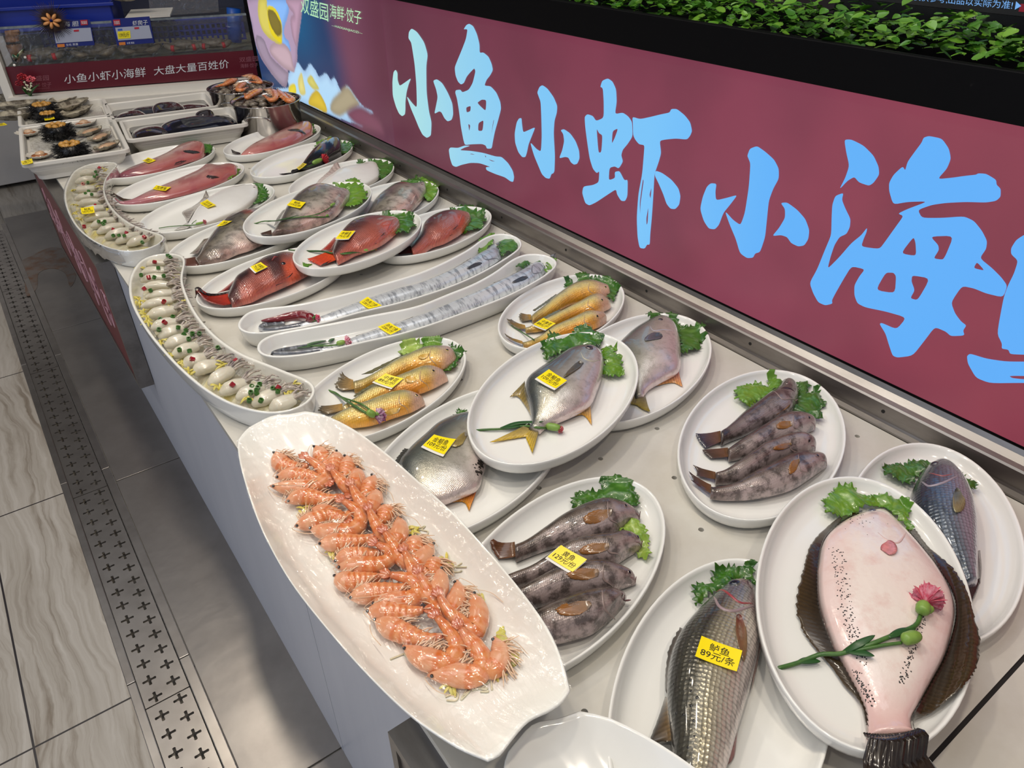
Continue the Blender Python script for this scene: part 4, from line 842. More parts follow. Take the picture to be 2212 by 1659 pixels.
# ---- ribbonfish in the troughs (bodies only here; the troughs follow)
def c_rib(u, s, q, P):
    c = shades((-1, (214, 218, 222)), (-0.2, (206, 210, 214)), (0.5, (184, 187, 190)), (1, (150, 152, 152)))(s)
    return blend(blend(c, (140, 152, 172), (1-smooth01(0.1, 0.4, u))*0.55), (60, 62, 70), (1-smooth01(0.0, 0.03, u))*0.8)
ZT = CT+0.009
for key, lab, D, V, loop, ey in (
 ('FR1', 'ribbonfish in the trough that holds the red chilli', [(1072, 515), (1059, 527), (1046, 543), (1023, 556), (987, 578), (950, 596), (896, 617), (853, 628), (800, 645), (771, 656), (717, 676), (672, 691), (648, 699)], [(1072, 515), (1079, 523), (1084, 551), (1077, 561), (1041, 583), (1005, 599), (950, 623), (896, 641), (850, 655), (807, 670), (760, 685), (717, 695), (672, 703), (650, 706)], [(660, 702), (620, 709), (580, 713), (563, 708), (575, 697), (600, 692), (618, 692)], (1073, 529)),
 ('FR2', 'ribbonfish with a pointed snout in the trough by the yellow fish', [(1202, 544), (1190, 549), (1176, 556), (1149, 570), (1122, 587), (1086, 605), (1041, 623), (987, 646), (932, 670), (862, 698), (800, 717), (750, 734), (717, 745), (690, 752)], [(1202, 544), (1199, 556), (1191, 567), (1167, 598), (1131, 619), (1095, 634), (1041, 659), (987, 681), (932, 702), (860, 721), (807, 735), (760, 748), (717, 756), (692, 760)], [(700, 756), (660, 762), (620, 765), (580, 763), (574, 756), (596, 746), (630, 742), (662, 746)], (1180, 559))):
    r = make_fish(key, 'ribbonfish', lab, 'ribbonfish in the troughs', 'ribbon', D, V, ZT, 0.026, c_rib, N=90, M=22, hpow=0.5, wsc=0.93)
    P = spline([U(x, y, ZT+.006) for x, y in loop], 60); rad = np.linspace(.0075, .0028, 60)
    P = inside_of(P, RIMW[key]); v, f = tube(P, rad, 10, squash=1.0)
    P2 = P.copy(); v[:, 2] = np.maximum(v[:, 2], ZT-.0005)
    cc = np.tile(srgb(170, 174, 180), (len(v), 1)); cc[v[:, 2] > ZT+.009] = srgb(70, 74, 84)
    mk('tail', v, f, SK['ribbon'], r, col=cc)
    eye(r, key, *ey, .0052, (214, 208, 196), (150, 150, 150))
    ridge(r, key, [ey, (ey[0]+8, ey[1]-4), (D[0][0]-1, D[0][1]+3)], .0016, (50, 52, 60), 'jaw')
    d, v_ = spline(D, 40), spline(V, 40)
    ridge(r, key, [d[4], (d[5]+v_[5])/2, v_[4]], .002, (110, 114, 124))
    fin(r, 'pectoral_fin', [(d[6]*.5+v_[6]*.5), (d[6]*.42+v_[6]*.58), (d[6]*.35+v_[6]*.65)], [(d[7]*.62+v_[7]*.38), (d[8]*.5+v_[8]*.5), (d[7]*.35+v_[7]*.65)], .7, .7, srgb(70, 74, 82), srgb(50, 54, 62), key=key)
    fin(r, 'dorsal_fin', list(d[6:34:3]), [(p[0]-1.5, p[1]-2.5) for p in d[6:34:3]], ZT+.012, ZT+.016, srgb(170, 170, 168), srgb(190, 186, 176), n=61, m=3, rag=0.3)

# ------------------------------------------------------------------ deep dishes
def inset(P, d):
    P = np.asarray(P); n = len(P); T = np.roll(P, -1, 0)-np.roll(P, 1, 0); T /= np.linalg.norm(T, axis=1)[:, None]+1e-9
    N_ = np.c_[-T[:, 1], T[:, 0]]
    area_ = 0.5*np.sum(P[:, 0]*np.roll(P[:, 1], -1)-np.roll(P[:, 0], -1)*P[:, 1])
    d = np.asarray(d, float)*(1 if area_ > 0 else -1)
    return P+N_*(d[:, None] if d.ndim else d)
def trough(name, label, group, rim_px, h, base_in=0.016, n=150, wall=0.0045):
    R = closed_spline([U(x, y, CT+h)[:2] for x, y in rim_px], n)
    for _ in range(3): R = (np.roll(R, 1, 0)+2*R+np.roll(R, -1, 0))/4
    rings = [(base_in+0.006, 0.001), (base_in, 0.0), (base_in*0.7, 0.004), (base_in*0.25, h*0.45), (0.0005, h-0.004), (0.0, h-0.0015), (0.0012, h), (wall, h-0.0005), (wall+0.0015, h-0.003), (base_in*0.25+wall+0.001, h*0.5), (base_in*0.7+wall, 0.014), (base_in+wall+0.003, 0.008)]
    V, F = [], []
    for k, (d, zz) in enumerate(rings):
        Q = inset(R, d); V += [(p[0], p[1], CT+zz) for p in Q]
    for k in range(len(rings)-1):
        for i in range(n): F.append((k*n+i, k*n+(i+1) % n, (k+1)*n+(i+1) % n, (k+1)*n+i))
    v0, f0 = fill2d([[V[i][:2] for i in range(n)]]); v0[:, 2] += CT+0.001
    v1, f1 = fill2d([[V[(len(rings)-1)*n+i][:2] for i in range(n)]]); v1[:, 2] += CT+0.008
    v, f = join([(V, F), (v0, f0), (v1, f1)])
    bm = bmesh.new(); me = bpy.data.meshes.new('t'); me.from_pydata([tuple(p) for p in v], [], f); bm.from_mesh(me); bpy.data.meshes.remove(me)
    bmesh.ops.remove_doubles(bm, verts=bm.verts, dist=1e-5); bmesh.ops.recalc_face_normals(bm, faces=bm.faces)
    bm.verts.ensure_lookup_table(); v = np.array([tuple(x.co) for x in bm.verts]); f = [tuple(x.index for x in q.verts) for q in bm.faces]; bm.free()
    o = mk(name, v, f, CERAMIC); tag(o, label, 'dish', group)
    return R
trough('trough_dish', 'long white trough dish behind, holding a ribbonfish and the red chilli', 'long white trough dishes', RIM1, 0.042)
trough('trough_dish', 'long white trough dish in front, holding the ribbonfish with a pointed snout', 'long white trough dishes', RIM2, 0.042)
RC2 = [(330, 550), (300, 565), (280, 600), (279, 637), (291, 672), (316, 714), (347, 753), (386, 795), (435, 837), (487, 868), (540, 886), (592, 893), (645, 882), (676, 860), (682, 837), (668, 821), (627, 805), (575, 784), (522, 763), (470, 728), (431, 686), (407, 644), (394, 602), (400, 567), (396, 553), (372, 546)]
RC1 = [(249, 350), (207, 351), (165, 365), (145, 393), (138, 421), (145, 455), (165, 490), (197, 518), (235, 536), (277, 543), (316, 538), (347, 525), (356, 511), (344, 504), (295, 488), (260, 466), (236, 438), (226, 410), (230, 386), (243, 368), (254, 356)]
HC = 0.048
R2w = trough('crescent_dish', 'long white crescent dish of squid by the prawn platter', 'white crescent squid dishes', RC2, HC, 0.012)
R1w = trough('crescent_dish', 'short white crescent dish of squid wrapped in film by the urchin tray', 'white crescent squid dishes', RC1, HC, 0.012)

# ------------------------------------------------------------------ boat platters
def boat(label, outline, zb, h, corners=()):
    R = np.array(outline); n = len(R); c = (R.max(0)+R.min(0))/2
    prof = [(0.0, 0.004), (0.42, 0.003), (0.50, 0.0), (0.58, 0.002), (0.74, 0.012), (0.88, h*0.46), (0.965, h*0.80), (0.998, h-0.004), (1.0, h-0.0015), (0.994, h), (0.978, h-0.003), (0.94, h*0.80), (0.85, h*0.50), (0.72, h*0.26), (0.55, 0.0095), (0.3, 0.008), (0.0, 0.008)]
    V, F, idx = [], [], []
    ax = np.array([math.cos(-1.72), math.sin(-1.72)])
    for r, zz in prof:
        k = 1 if r == 0 else n; idx.append((len(V), k))
        if r == 0: V.append((c[0], c[1], zb+zz))
        else:
            for p in R: q = c+(p-c)*r; V.append((q[0], q[1], zb+zz))
    for (p0, k0), (p1, k1) in zip(idx[:-1], idx[1:]):
        for i in range(n):
            j = (i+1) % n
            if k0 == 1: F.append((p0, p1+j, p1+i))
            elif k1 == 1: F.append((p0+i, p0+j, p1))
            else: F.append((p0+i, p0+j, p1+j, p1+i))
    BV[label] = bvh_of(V, F)
    return tag(mk('boat_platter', V, F, CERAMIC), label, 'platter', 'boat shaped white platters')
ZB, HB = 0.704, 0.050
def seg(pts, n): return [tuple(p) for p in spline(pts, n)[:-1]]
S1px = seg([(513, 949), (533, 925), (553, 913), (587, 897), (625, 893), (659, 887)], 14)+seg([(659, 887), (702, 896), (765, 927), (837, 980), (909, 1043), (982, 1110), (1054, 1188), (1126, 1274), (1184, 1356), (1215, 1425), (1232, 1490)], 44)+seg([(1232, 1492), (1216, 1515), (1189, 1534), (1141, 1558), (1102, 1602), (1080, 1630), (1054, 1643)], 18)+seg([(1054, 1643), (982, 1611), (885, 1544), (789, 1452), (693, 1342), (620, 1245), (563, 1139), (529, 1043), (514, 980), (513, 949)], 50)
S1w = np.array([U(x, y, ZB+HB)[:2] for x, y in S1px])
S1L = 'boat shaped white platter of cooked prawns hanging over the counter edge'
boat(S1L, S1w, ZB, HB)
# the second platter: same shape, shifted nearer so that its far corner shows
A1 = U(513, 949, ZB+HB)[:2]; B1_ = U(659, 887, ZB+HB)[:2]
zb2 = CT+0.002; b2 = U(1252, 1534, zb2+HB)[:2]; c2 = U(1480, 1659, zb2+HB)[:2]
sh = b2-B1_
rot = math.radians(3)
S2w = (S1w-B1_)@np.array([[math.cos(rot), math.sin(rot)], [-math.sin(rot), math.cos(rot)]])+b2
boat('boat shaped white platter cut by the bottom edge of the photo', S2w, zb2, HB)

# ------------------------------------------------------------------ prawns
PRAWN = mat('cooked_prawn_shell', rough=0.18, coat=0.7, attr=True, mottle=(60, 0.35, 0.45, 0.65), mcol=srgb(220, 170, 126), sss=0.05, bump=(80, 0.15, 0.001))
LEGM = mat('prawn_legs', srgb(222, 186, 156), 0.3, coat=0.4, sss=0.2)
def prawn(label, group, path, scale=1.0, legside=1, light=0.0, detail=True, seed=0):
    """path: head tip .. tail base, world points"""
    r_ = np.random.default_rng(seed)
    P = spline(path, 44); t = np.linspace(0, 1, 44)
    prof = np.interp(t, [0, .05, .14, .28, .40, .55, .72, .88, 1], [.0012, .0045, .0100, .0138, .0132, .0118, .0092, .0064, .0044])*scale
    segr = 1+0.10*np.where(t > .38, np.abs(((t-.38)/.105) % 1-0.5)*2-0.5, 0)
    v, f = tube(P, prof*segr, 12, squash=0.82)
    k = 12; tt = np.repeat(t, k); ang = np.tile(np.arange(k)*2*math.pi/k, 44)
    c = lerp(srgb(204, 106, 40), srgb(222, 160, 104), np.clip(0.5+0.5*np.sin(tt*60), 0, 1)*(tt > .38)*0.6)
    c = lerp(c, srgb(216, 164, 130), (tt < .36)*(0.35+0.5*np.clip(0.5+vnoise(v, 130, seed), 0, 1))+light); c = lerp(c, srgb(186, 98, 56), smooth01(.85, 1, tt)*0.8); c = lerp(c, srgb(150, 80, 60), (1-smooth01(0, .06, tt))*0.7)
    root = empty('prawn', P.mean(0)-np.array([0, 0, .008*scale]), label, 'prawn', group)
    mk('shell', v, f, PRAWN, root, col=c)
    T = P[-1]-P[-3]; T /= np.linalg.norm(T); S_ = np.cross(T, [0, 0, 1.0]); S_ /= np.linalg.norm(S_)+1e-9
    tv = []
    for a, L in ((-0.55, .012), (-0.2, .015), (0.2, .015), (0.55, .012)):
        d = T*math.cos(a)+S_*math.sin(a); q = P[-1]+np.array([0, 0, .001*a])
        tv.append(tube([q, q+d*L*.4*scale, q+d*L*.8*scale, q+d*L*scale], np.array([.0015, .0032, .0030, .0008])*scale, 8, squash=0.35))
    v, f = join(tv); cc = np.tile(srgb(186, 96, 58), (len(v), 1)); mk('tail_fan', v, f, PRAWN, root, col=cc)
    # eyes
    q = P[2]; H = P[0]-P[4]; H /= np.linalg.norm(H); sd = np.cross(H, [0, 0, 1.0])
    v, f, c = dome(q+sd*.003*scale*legside+np.array([0, 0, .003*scale]), np.array([sd[0]*legside, sd[1]*legside, 1.0]), .0021*scale, .0022*scale, ((.01, .01, .012),)*3, 4, 8)
    mk('eye', v, f, EYEM, root, col=c)
    if detail:
        lv = []
        G = np.gradient(P, axis=0); G /= np.linalg.norm(G, axis=1)[:, None]; side = np.cross(G, [0, 0, 1.0])*legside
        for i in list(range(5, 17))+list(range(18, 36, 3)):
            for m_ in range(3 if i < 17 else 1):
                a = P[i]+side[i]*prof[i]*0.7+np.array([0, 0, prof[i]*r_.uniform(-.1, .55)])
                L = (r_.uniform(.012, .022) if i < 17 else .011)*scale; b = side[i]*r_.uniform(.6, 1.0)+G[i]*r_.uniform(-.2, 1.0)+np.array([0, 0, r_.uniform(-.35, .15)])
                lv.append(tube([a, a+b*L*.5+np.array([0, 0, .0015]), a+b*L], np.array([.0010, .0009, .0004])*scale, 4, cap=False))
        for i in range(2):
            a = P[1]; d = -H*0.2+sd*r_.uniform(-1, 1)+np.array([0, 0, .1]); d /= np.linalg.norm(d)
            lv.append(tube(spline([a, a+H*.006+d*.004, a+d*.022-H*.004, a+d*.030-H*.022], 10), .0004*scale, 4, cap=False))
        v, f = join(lv); mk('legs', v, f, LEGM, root)
    return root
def c6(*p): return [(500+x/2.076, 860+y/2.076) for x, y in p]
LEFT = [[(195, 240), (230, 296), (300, 312), (345, 300)], [(195, 356), (270, 346), (350, 352), (420, 370)], [(172, 393), (270, 402), (380, 395), (425, 350), (385, 300), (340, 268)], [(240, 468), (320, 440), (420, 455), (500, 440)],
 [(350, 500), (430, 520), (510, 540), (540, 500)], [(282, 576), (380, 545), (440, 520), (500, 540)], [(345, 578), (430, 600), (540, 595), (580, 545), (560, 500), (505, 462)], [(388, 652), (470, 648), (570, 640), (640, 620)],
 [(455, 732), (530, 712), (620, 700), (680, 690)], [(468, 758), (560, 752), (660, 748), (715, 715), (700, 680), (655, 655)], [(464, 792), (520, 822), (600, 812), (670, 800)], [(522, 896), (640, 872), (750, 856), (800, 840)],
 [(620, 920), (700, 912), (800, 906), (840, 860), (800, 812), (715, 792)], [(603, 952), (710, 960), (800, 960), (860, 950)], [(640, 985), (740, 1040), (860, 1080), (945, 1070)], [(768, 1110), (860, 1165), (970, 1185), (1010, 1120), (980, 1050), (925, 985)], [(878, 1244), (980, 1240), (1090, 1245), (1130, 1190), (1100, 1110), (1035, 1040)]]
RIGHT = [[(372, 212), (398, 250), (425, 310), (420, 350)], [(462, 238), (468, 280), (450, 330), (440, 370)], [(515, 256), (520, 300), (505, 350), (470, 340)], [(555, 310), (562, 360), (540, 410), (500, 380), (455, 325)],
 [(642, 345), (615, 410), (590, 455), (560, 450)], [(652, 405), (640, 460), (610, 500), (570, 450), (540, 395)], [(688, 480), (690, 525), (660, 550), (640, 530)], [(748, 530), (755, 590), (735, 640), (680, 610), (640, 550), (620, 505)],
 [(812, 615), (820, 670), (790, 710), (750, 680)], [(905, 645), (870, 700), (830, 745), (770, 720), (720, 650), (690, 605)], [(915, 712), (905, 760), (880, 790), (850, 760)], [(930, 755), (935, 830), (900, 890), (850, 830), (810, 760), (778, 690)],
 [(1012, 815), (1015, 890), (975, 965), (910, 900), (870, 840), (845, 790)], [(1072, 870), (1105, 950), (1090, 1045), (1030, 1010), (970, 950), (935, 890)], [(1178, 1070), (1205, 1150), (1165, 1215), (1110, 1150), (1060, 1080), (1030, 1035)]]
ORD = ['first', 'second', 'third', 'fourth', 'fifth', 'sixth', 'seventh', 'eighth', 'ninth', 'tenth', 'eleventh', 'twelfth', 'thirteenth', 'fourteenth', 'fifteenth', 'sixteenth', 'seventeenth', 'eighteenth', 'nineteenth', 'twentieth', 'twenty-first', 'twenty-second']
def lay(pxs, z0, rise, fl):
    out = []
    n = len(pxs)
    for i, (x, y) in enumerate(pxs):
        zz = z0+rise*smooth01(0.45, 1.0, i/(n-1)); p = U(x, y, zz); d = hit_down(S1L, p, 0)[2]
        out.append(U(x, y, max(zz, d+.0095)))
    return out
for i, p in enumerate(LEFT):
    prawn(f'cooked orange prawn, {ORD[i]} from the far end in the aisle side row', 'cooked prawns on the platter', lay(c6(*p), ZB+.022+.0015*(i % 2), .012 if len(p) > 4 else .003, 0), 1.05, -1, 0.05*(i % 3), seed=i)
for i, p in enumerate(RIGHT):
    prawn(f'cooked orange prawn, {ORD[i]} from the far end in the rail side row', 'cooked prawns on the platter', lay(c6(*p), ZB+.022+.0015*(i % 2), .014 if len(p) > 4 else .003, 0), 1.0, 1 if i % 2 else -1, 0.05*(i % 3), seed=50+i)
# cabbage slivers and noodles under the prawns
CABB = mat('pale_cabbage', rough=0.3, coat=0.4, attr=True, sss=0.3)
def leaf(label, group, poly_px, z, shade=0, seed=0, ruff=0.010, rise=0.012, name='lettuce_leaf', m=None, fringe=0.004, cat='lettuce leaf', sub=3):
    r_ = np.random.default_rng(seed+11)
    W = np.array([U(x, y, z+rise)[:2] for x, y in poly_px]); B = closed_spline(W, max(40, int(12*len(W))))
    per = np.sum(np.linalg.norm(B-np.roll(B, 1, 0), axis=1)); nb = max(44, int(per/0.0042)); B = closed_spline(W, nb)
    nrm = inset(B, -1)-B
    k = np.arange(nb); B2 = B+nrm*((fringe*np.where(k % 2 == 0, 1, -1)*r_.uniform(.2, 1, nb))+fringe*0.9*np.sin(k*0.55+r_.uniform(0, 6)))[:, None]
    bm = bmesh.new(); vs = [bm.verts.new((p[0], p[1], 0)) for p in B2]
    es = [bm.edges.new((vs[i], vs[(i+1) % nb])) for i in range(nb)]
    bmesh.ops.triangle_fill(bm, use_beauty=True, use_dissolve=False, edges=es)
    for _ in range(2 if nb > 90 else sub): bmesh.ops.subdivide_edges(bm, edges=[e for e in bm.edges if e.calc_length() > 0.0032], cuts=1, use_grid_fill=True)
    bmesh.ops.triangulate(bm, faces=bm.faces)
    bm.verts.ensure_lookup_table(); P = np.array([tuple(v.co) for v in bm.verts]); F = [tuple(v.index for v in f.verts) for f in bm.faces]; bm.free()
    d = np.min(np.linalg.norm(P[:, None, :2]-B[None], axis=2), axis=1); e = np.exp(-d/0.009)
    zz = np.array([noise.noise(Vector((p[0]*55+seed*3.1, p[1]*55, seed))) for p in P]); z2 = np.array([noise.noise(Vector((p[0]*190+seed, p[1]*190, 2.0))) for p in P])
    zz3 = np.array([noise.noise(Vector((p[0]*22+seed, p[1]*22, 9.0))) for p in P])
    P[:, 2] = z+rise+ruff*(zz*0.8*(0.5+e)+z2*0.55*e+zz3*0.8)+0.004*(1-e)
    P = plate_lift_leaf(P, z)
    pal = [((58, 108, 24), (34, 80, 14)), ((98, 138, 34), (72, 122, 22)), ((158, 180, 84), (112, 150, 46)), ((214, 206, 120), (196, 186, 70))][shade]
    c = lerp(srgb(*pal[0]), srgb(*pal[1]), np.clip(e+0.5*zz, 0, 1)); c = lerp(c, srgb(pal[0][0]+60, pal[0][1]+50, pal[0][2]+50), np.clip(1-np.abs(z2)*9, 0, 1)*(1-e)*0.45)
    nV = len(P); Q = P-np.array([0, 0, .0006])
    V = np.vstack([P, Q]); F2 = F+[tuple(i+nV for i in q[::-1]) for q in F]
    o = mk(name, V, F2, m or LETT, col=np.vstack([c, c])); tag(o, label, cat, group)
    return o
def plate_lift_leaf(P, z):
    P = P.copy()
    for i, p in enumerate(P):
        zs = [r[0].z for r in (b.ray_cast(Vector((p[0], p[1], 1.2)), Vector((0, 0, -1))) for b in PBV.values()) if r[0] is not None and r[0].z < z+.035]
        if zs: P[i, 2] = max(P[i, 2], max(zs)+.0015)
        elif P[i, 2] < CT+.003: P[i, 2] = CT+.003
    return P
LETT = mat('crisp_lettuce', rough=0.28, coat=0.35, attr=True, sss=0.12, bump=(140, 0.3, 0.002))
def A_(s, x0, y0): return lambda *p: [(x0+a/s, y0+b/s) for a, b in p]
cA, cB, cC, cD, cE, cFq, cG, cH = A_(5.53, 200, 240), A_(5.53, 470, 250), A_(5.53, 340, 400), A_(5.53, 700, 350), A_(5.53, 500, 560), A_(5.53, 860, 480), A_(5.53, 660, 690), A_(5.53, 1060, 570)
cI, cJ, cK, cL, cM_, cN, cO = A_(3.95, 1000, 680), A_(5.53, 820, 820), A_(5.53, 1440, 780), A_(5.53, 1040, 1020), A_(5.53, 1320, 1200), A_(2.644, 1640, 1020), A_(2.307, 1300, 940)
LG = 'lettuce leaves under the fish heads'
LEAVES = [
 ('green lettuce leaf behind the pink fish nearest the urchin tray', cA((1060, 360), (1150, 345), (1240, 370), (1250, 410), (1150, 440), (1070, 415)), 'P1', 0),
 ('green lettuce leaf at the snout of the pink fish nearest the urchin tray', cA((1340, 405), (1410, 420), (1445, 455), (1380, 500), (1305, 535), (1310, 480)), 'P1', 0),
 ('green lettuce leaf at the snout of the pink fish behind the white flatfish', cA((1735, 680), (1752, 735), (1690, 790), (1620, 815), (1600, 770), (1680, 720)), 'P2', 1),
 ('dark green lettuce leaf at the snout of the tagged white flatfish', cA((1950, 880), (2040, 890), (2095, 1030), (2020, 1090), (1940, 1115), (1970, 1000)), 'P3', 0),
 ('green lettuce sliver behind the pink fish by the steel pots', cB((960, 105), (1000, 88), (1040, 100), (1020, 130)), 'P10', 0),
 ('green lettuce leaf at the snout of the pink fish by the steel pots', cB((1130, 115), (1168, 160), (1145, 205), (1115, 190)), 'P10', 0),
 ('frilly lettuce leaf behind the slim black fish', cB((1150, 400), (1250, 290), (1350, 265), (1450, 280), (1440, 330), (1300, 370), (1200, 420)), 'P9', 1),
 ('frilly lettuce leaf at the head of the slim black fish', cB((1450, 285), (1560, 310), (1622, 320), (1600, 420), (1500, 475), (1455, 420)), 'P9', 0),
 ('small lettuce tuft beside the head of the flatfish by the rail', cB((1640, 590), (1720, 552), (1770, 575), (1720, 610)), 'P11', 0),
 ('large frilly lettuce leaf at the head of the flatfish by the rail', cB((1810, 550), (1950, 520), (2030, 505), (2105, 600), (2050, 700), (1940, 755), (1915, 650), (1870, 590)), 'P11', 0),
 ('large bright lettuce leaf at the head of the grey fish on the raised plate', cB((1385, 840), (1500, 790), (1630, 742), (1700, 800), (1780, 930), (1770, 1000), (1660, 1070), (1520, 1080), (1540, 970), (1540, 880)), 'P4', 1),
 ('lettuce leaf behind the head of the grey fish by the rail', cD((920, 275), (1040, 215), (1110, 160), (1150, 225), (1180, 270), (1020, 300)), 'P12', 0),
 ('bright lettuce leaf at the snout of the grey fish by the rail', cD((1150, 200), (1300, 200), (1365, 310), (1330, 390), (1280, 440), (1190, 430), (1190, 330)), 'P12', 1),
 ('large lettuce leaf at the head of the red fish on the raised plate', cD((605, 658), (730, 635), (910, 600), (1030, 620), (1085, 760), (1000, 830), (820, 870), (850, 760), (800, 690)), 'P7', 0),
 ('large lettuce leaf at the head of the red fish by the rail', cD((1500, 595), (1600, 530), (1800, 522), (1900, 570), (1925, 720), (1850, 790), (1650, 825), (1700, 720), (1680, 640)), 'P8', 0),
 ('small lettuce tip in the shade below the raised plate of the red fish', cC((1720, 1080), (1780, 1030), (1850, 1050), (1785, 1085)), 'P6', 1),
 ('lettuce leaf on the aisle side of the ribbonfish head, far trough', cFq((960, 370), (975, 230), (1100, 150), (1150, 210), (1060, 320)), 'T', 1),
 ('lettuce leaf on the rail side of the ribbonfish head, far trough', cFq((1200, 230), (1240, 140), (1330, 190), (1455, 260), (1380, 330), (1250, 400), (1200, 320)), 'T', 0),
 ('small lettuce leaf beside the gills of the ribbonfish, near trough', cFq((1430, 565), (1445, 490), (1530, 465), (1580, 485), (1510, 540)), 'T', 0),
 ('lettuce leaf behind the eye of the ribbonfish, near trough', cFq((1600, 445), (1690, 395), (1740, 405), (1670, 470)), 'T', 0),
 ('lettuce leaf under the snout of the ribbonfish, near trough', cFq((1810, 430), (1880, 450), (1870, 515), (1780, 580), (1780, 500)), 'T', 1),
 ('pale curly lettuce leaf behind the yellow fish on the left plate', cG((1150, 430), (1140, 290), (1230, 238), (1320, 270), (1390, 300), (1400, 380), (1250, 430)), 'P13', 2),
 ('bright curly lettuce leaf behind the yellow fish head, left plate', cG((1400, 360), (1430, 255), (1560, 242), (1650, 290), (1600, 350), (1480, 375)), 'P13', 1),
 ('dark green leaf at the snout of the yellow fish, left plate', cG((1725, 315), (1830, 350), (1890, 405), (1830, 520), (1700, 610), (1620, 590), (1740, 500), (1780, 420)), 'P13', 0),
 ('dark curly kale like leaf at the heads of the yellow fish by the rail', cH((890, 290), (900, 200), (1010, 210), (1030, 112), (1150, 85), (1190, 180), (1330, 190), (1380, 165), (1480, 230), (1532, 320), (1440, 430), (1380, 400), (1400, 320), (1300, 260), (1100, 260)), 'P14', 0),
 ('large dark lettuce leaf behind the tagged pomfret', cI((690, 350), (672, 270), (720, 185), (800, 148), (940, 152), (962, 90), (1080, 112), (1180, 190), (1185, 265), (1110, 290), (1000, 280), (880, 310), (780, 340)), 'P15', 0),
 ('pale green lettuce leaf at the snout of the tagged pomfret', cI((1180, 270), (1300, 272), (1310, 320), (1358, 400), (1362, 490), (1240, 525), (1200, 490), (1195, 380)), 'P15', 1),
 ('lettuce tuft behind the pomfret by the rail', cI((1540, 25), (1560, -10), (1680, -18), (1690, 30), (1620, 50)), 'P16', 0),
 ('large lettuce leaf beside the pomfret by the rail', cI((1710, 0), (1820, 22), (1900, 110), (2050, 78), (2072, 180), (2040, 240), (1990, 290), (1860, 320), (1840, 200), (1790, 90)), 'P16', 0),
 ('small dark lettuce tip behind the black stained pomfret', cJ((870, 410), (930, 350), (1000, 332), (1050, 390), (960, 440)), 'P17', 0),
 ('bright lettuce leaf left of the gaping grey fish', cK((810, 420), (880, 290), (1030, 262), (1190, 290), (1200, 205), (1270, 155), (1380, 235), (1320, 340), (1000, 520), (920, 490)), 'P18', 1),
 ('dark lettuce leaf right of the gaping grey fish', cK((1540, 260), (1680, 300), (1700, 400), (1790, 345), (1880, 500), (1800, 570), (1860, 640), (1780, 680), (1520, 610), (1570, 420)), 'P18', 0),
 ('dark curly lettuce leaf behind the brown fish', cL((1050, 335), (1100, 292), (1230, 232), (1380, 210), (1450, 170), (1422, 84), (1580, 48), (1770, 130), (1840, 200), (1848, 390), (1700, 390), (1450, 365), (1200, 420), (1100, 430)), 'P19', 0),
 ('pale yellow green lettuce leaf at the snouts of the brown fish', cL((1600, 710), (1830, 560), (1900, 620), (1960, 740), (2040, 830), (1970, 1000), (1900, 980), (1830, 940), (1900, 820), (1780, 750)), 'P19', 2),
 ('dark curly lettuce leaf at the head of the large spotted sea bass', cM_((990, 560), (1050, 302), (1200, 310), (1260, 182), (1420, 122), (1560, 170), (1720, 132), (1735, 350), (1620, 270), (1480, 290), (1300, 420), (1150, 500)), 'P20', 0),
 ('bright lettuce leaf at the head of the pink bellied flatfish', cN((380, 212), (410, 102), (520, 82), (580, 112), (640, 150), (690, 122), (830, 180), (868, 260), (858, 330), (760, 235), (690, 200), (600, 205), (450, 255)), 'P21', 1),
 ('dark lettuce leaf left of the blue grey sea bass', cO((1405, 182), (1450, 142), (1550, 127), (1635, 122), (1595, 190), (1500, 240)), 'P22', 0),
 ('small lettuce tuft right of the blue grey sea bass', cO((1785, 200), (1850, 240), (1846, 290), (1810, 265)), 'P22', 0),
]
for i, (lab, poly, pk, sh_) in enumerate(LEAVES):
    z = PLATE_Z.get(pk, CT+.010)
    leaf(lab, LG, poly, z, sh_, i, ruff=0.009 if pk != 'T' else 0.008, rise=0.013 if pk != 'T' else 0.018)

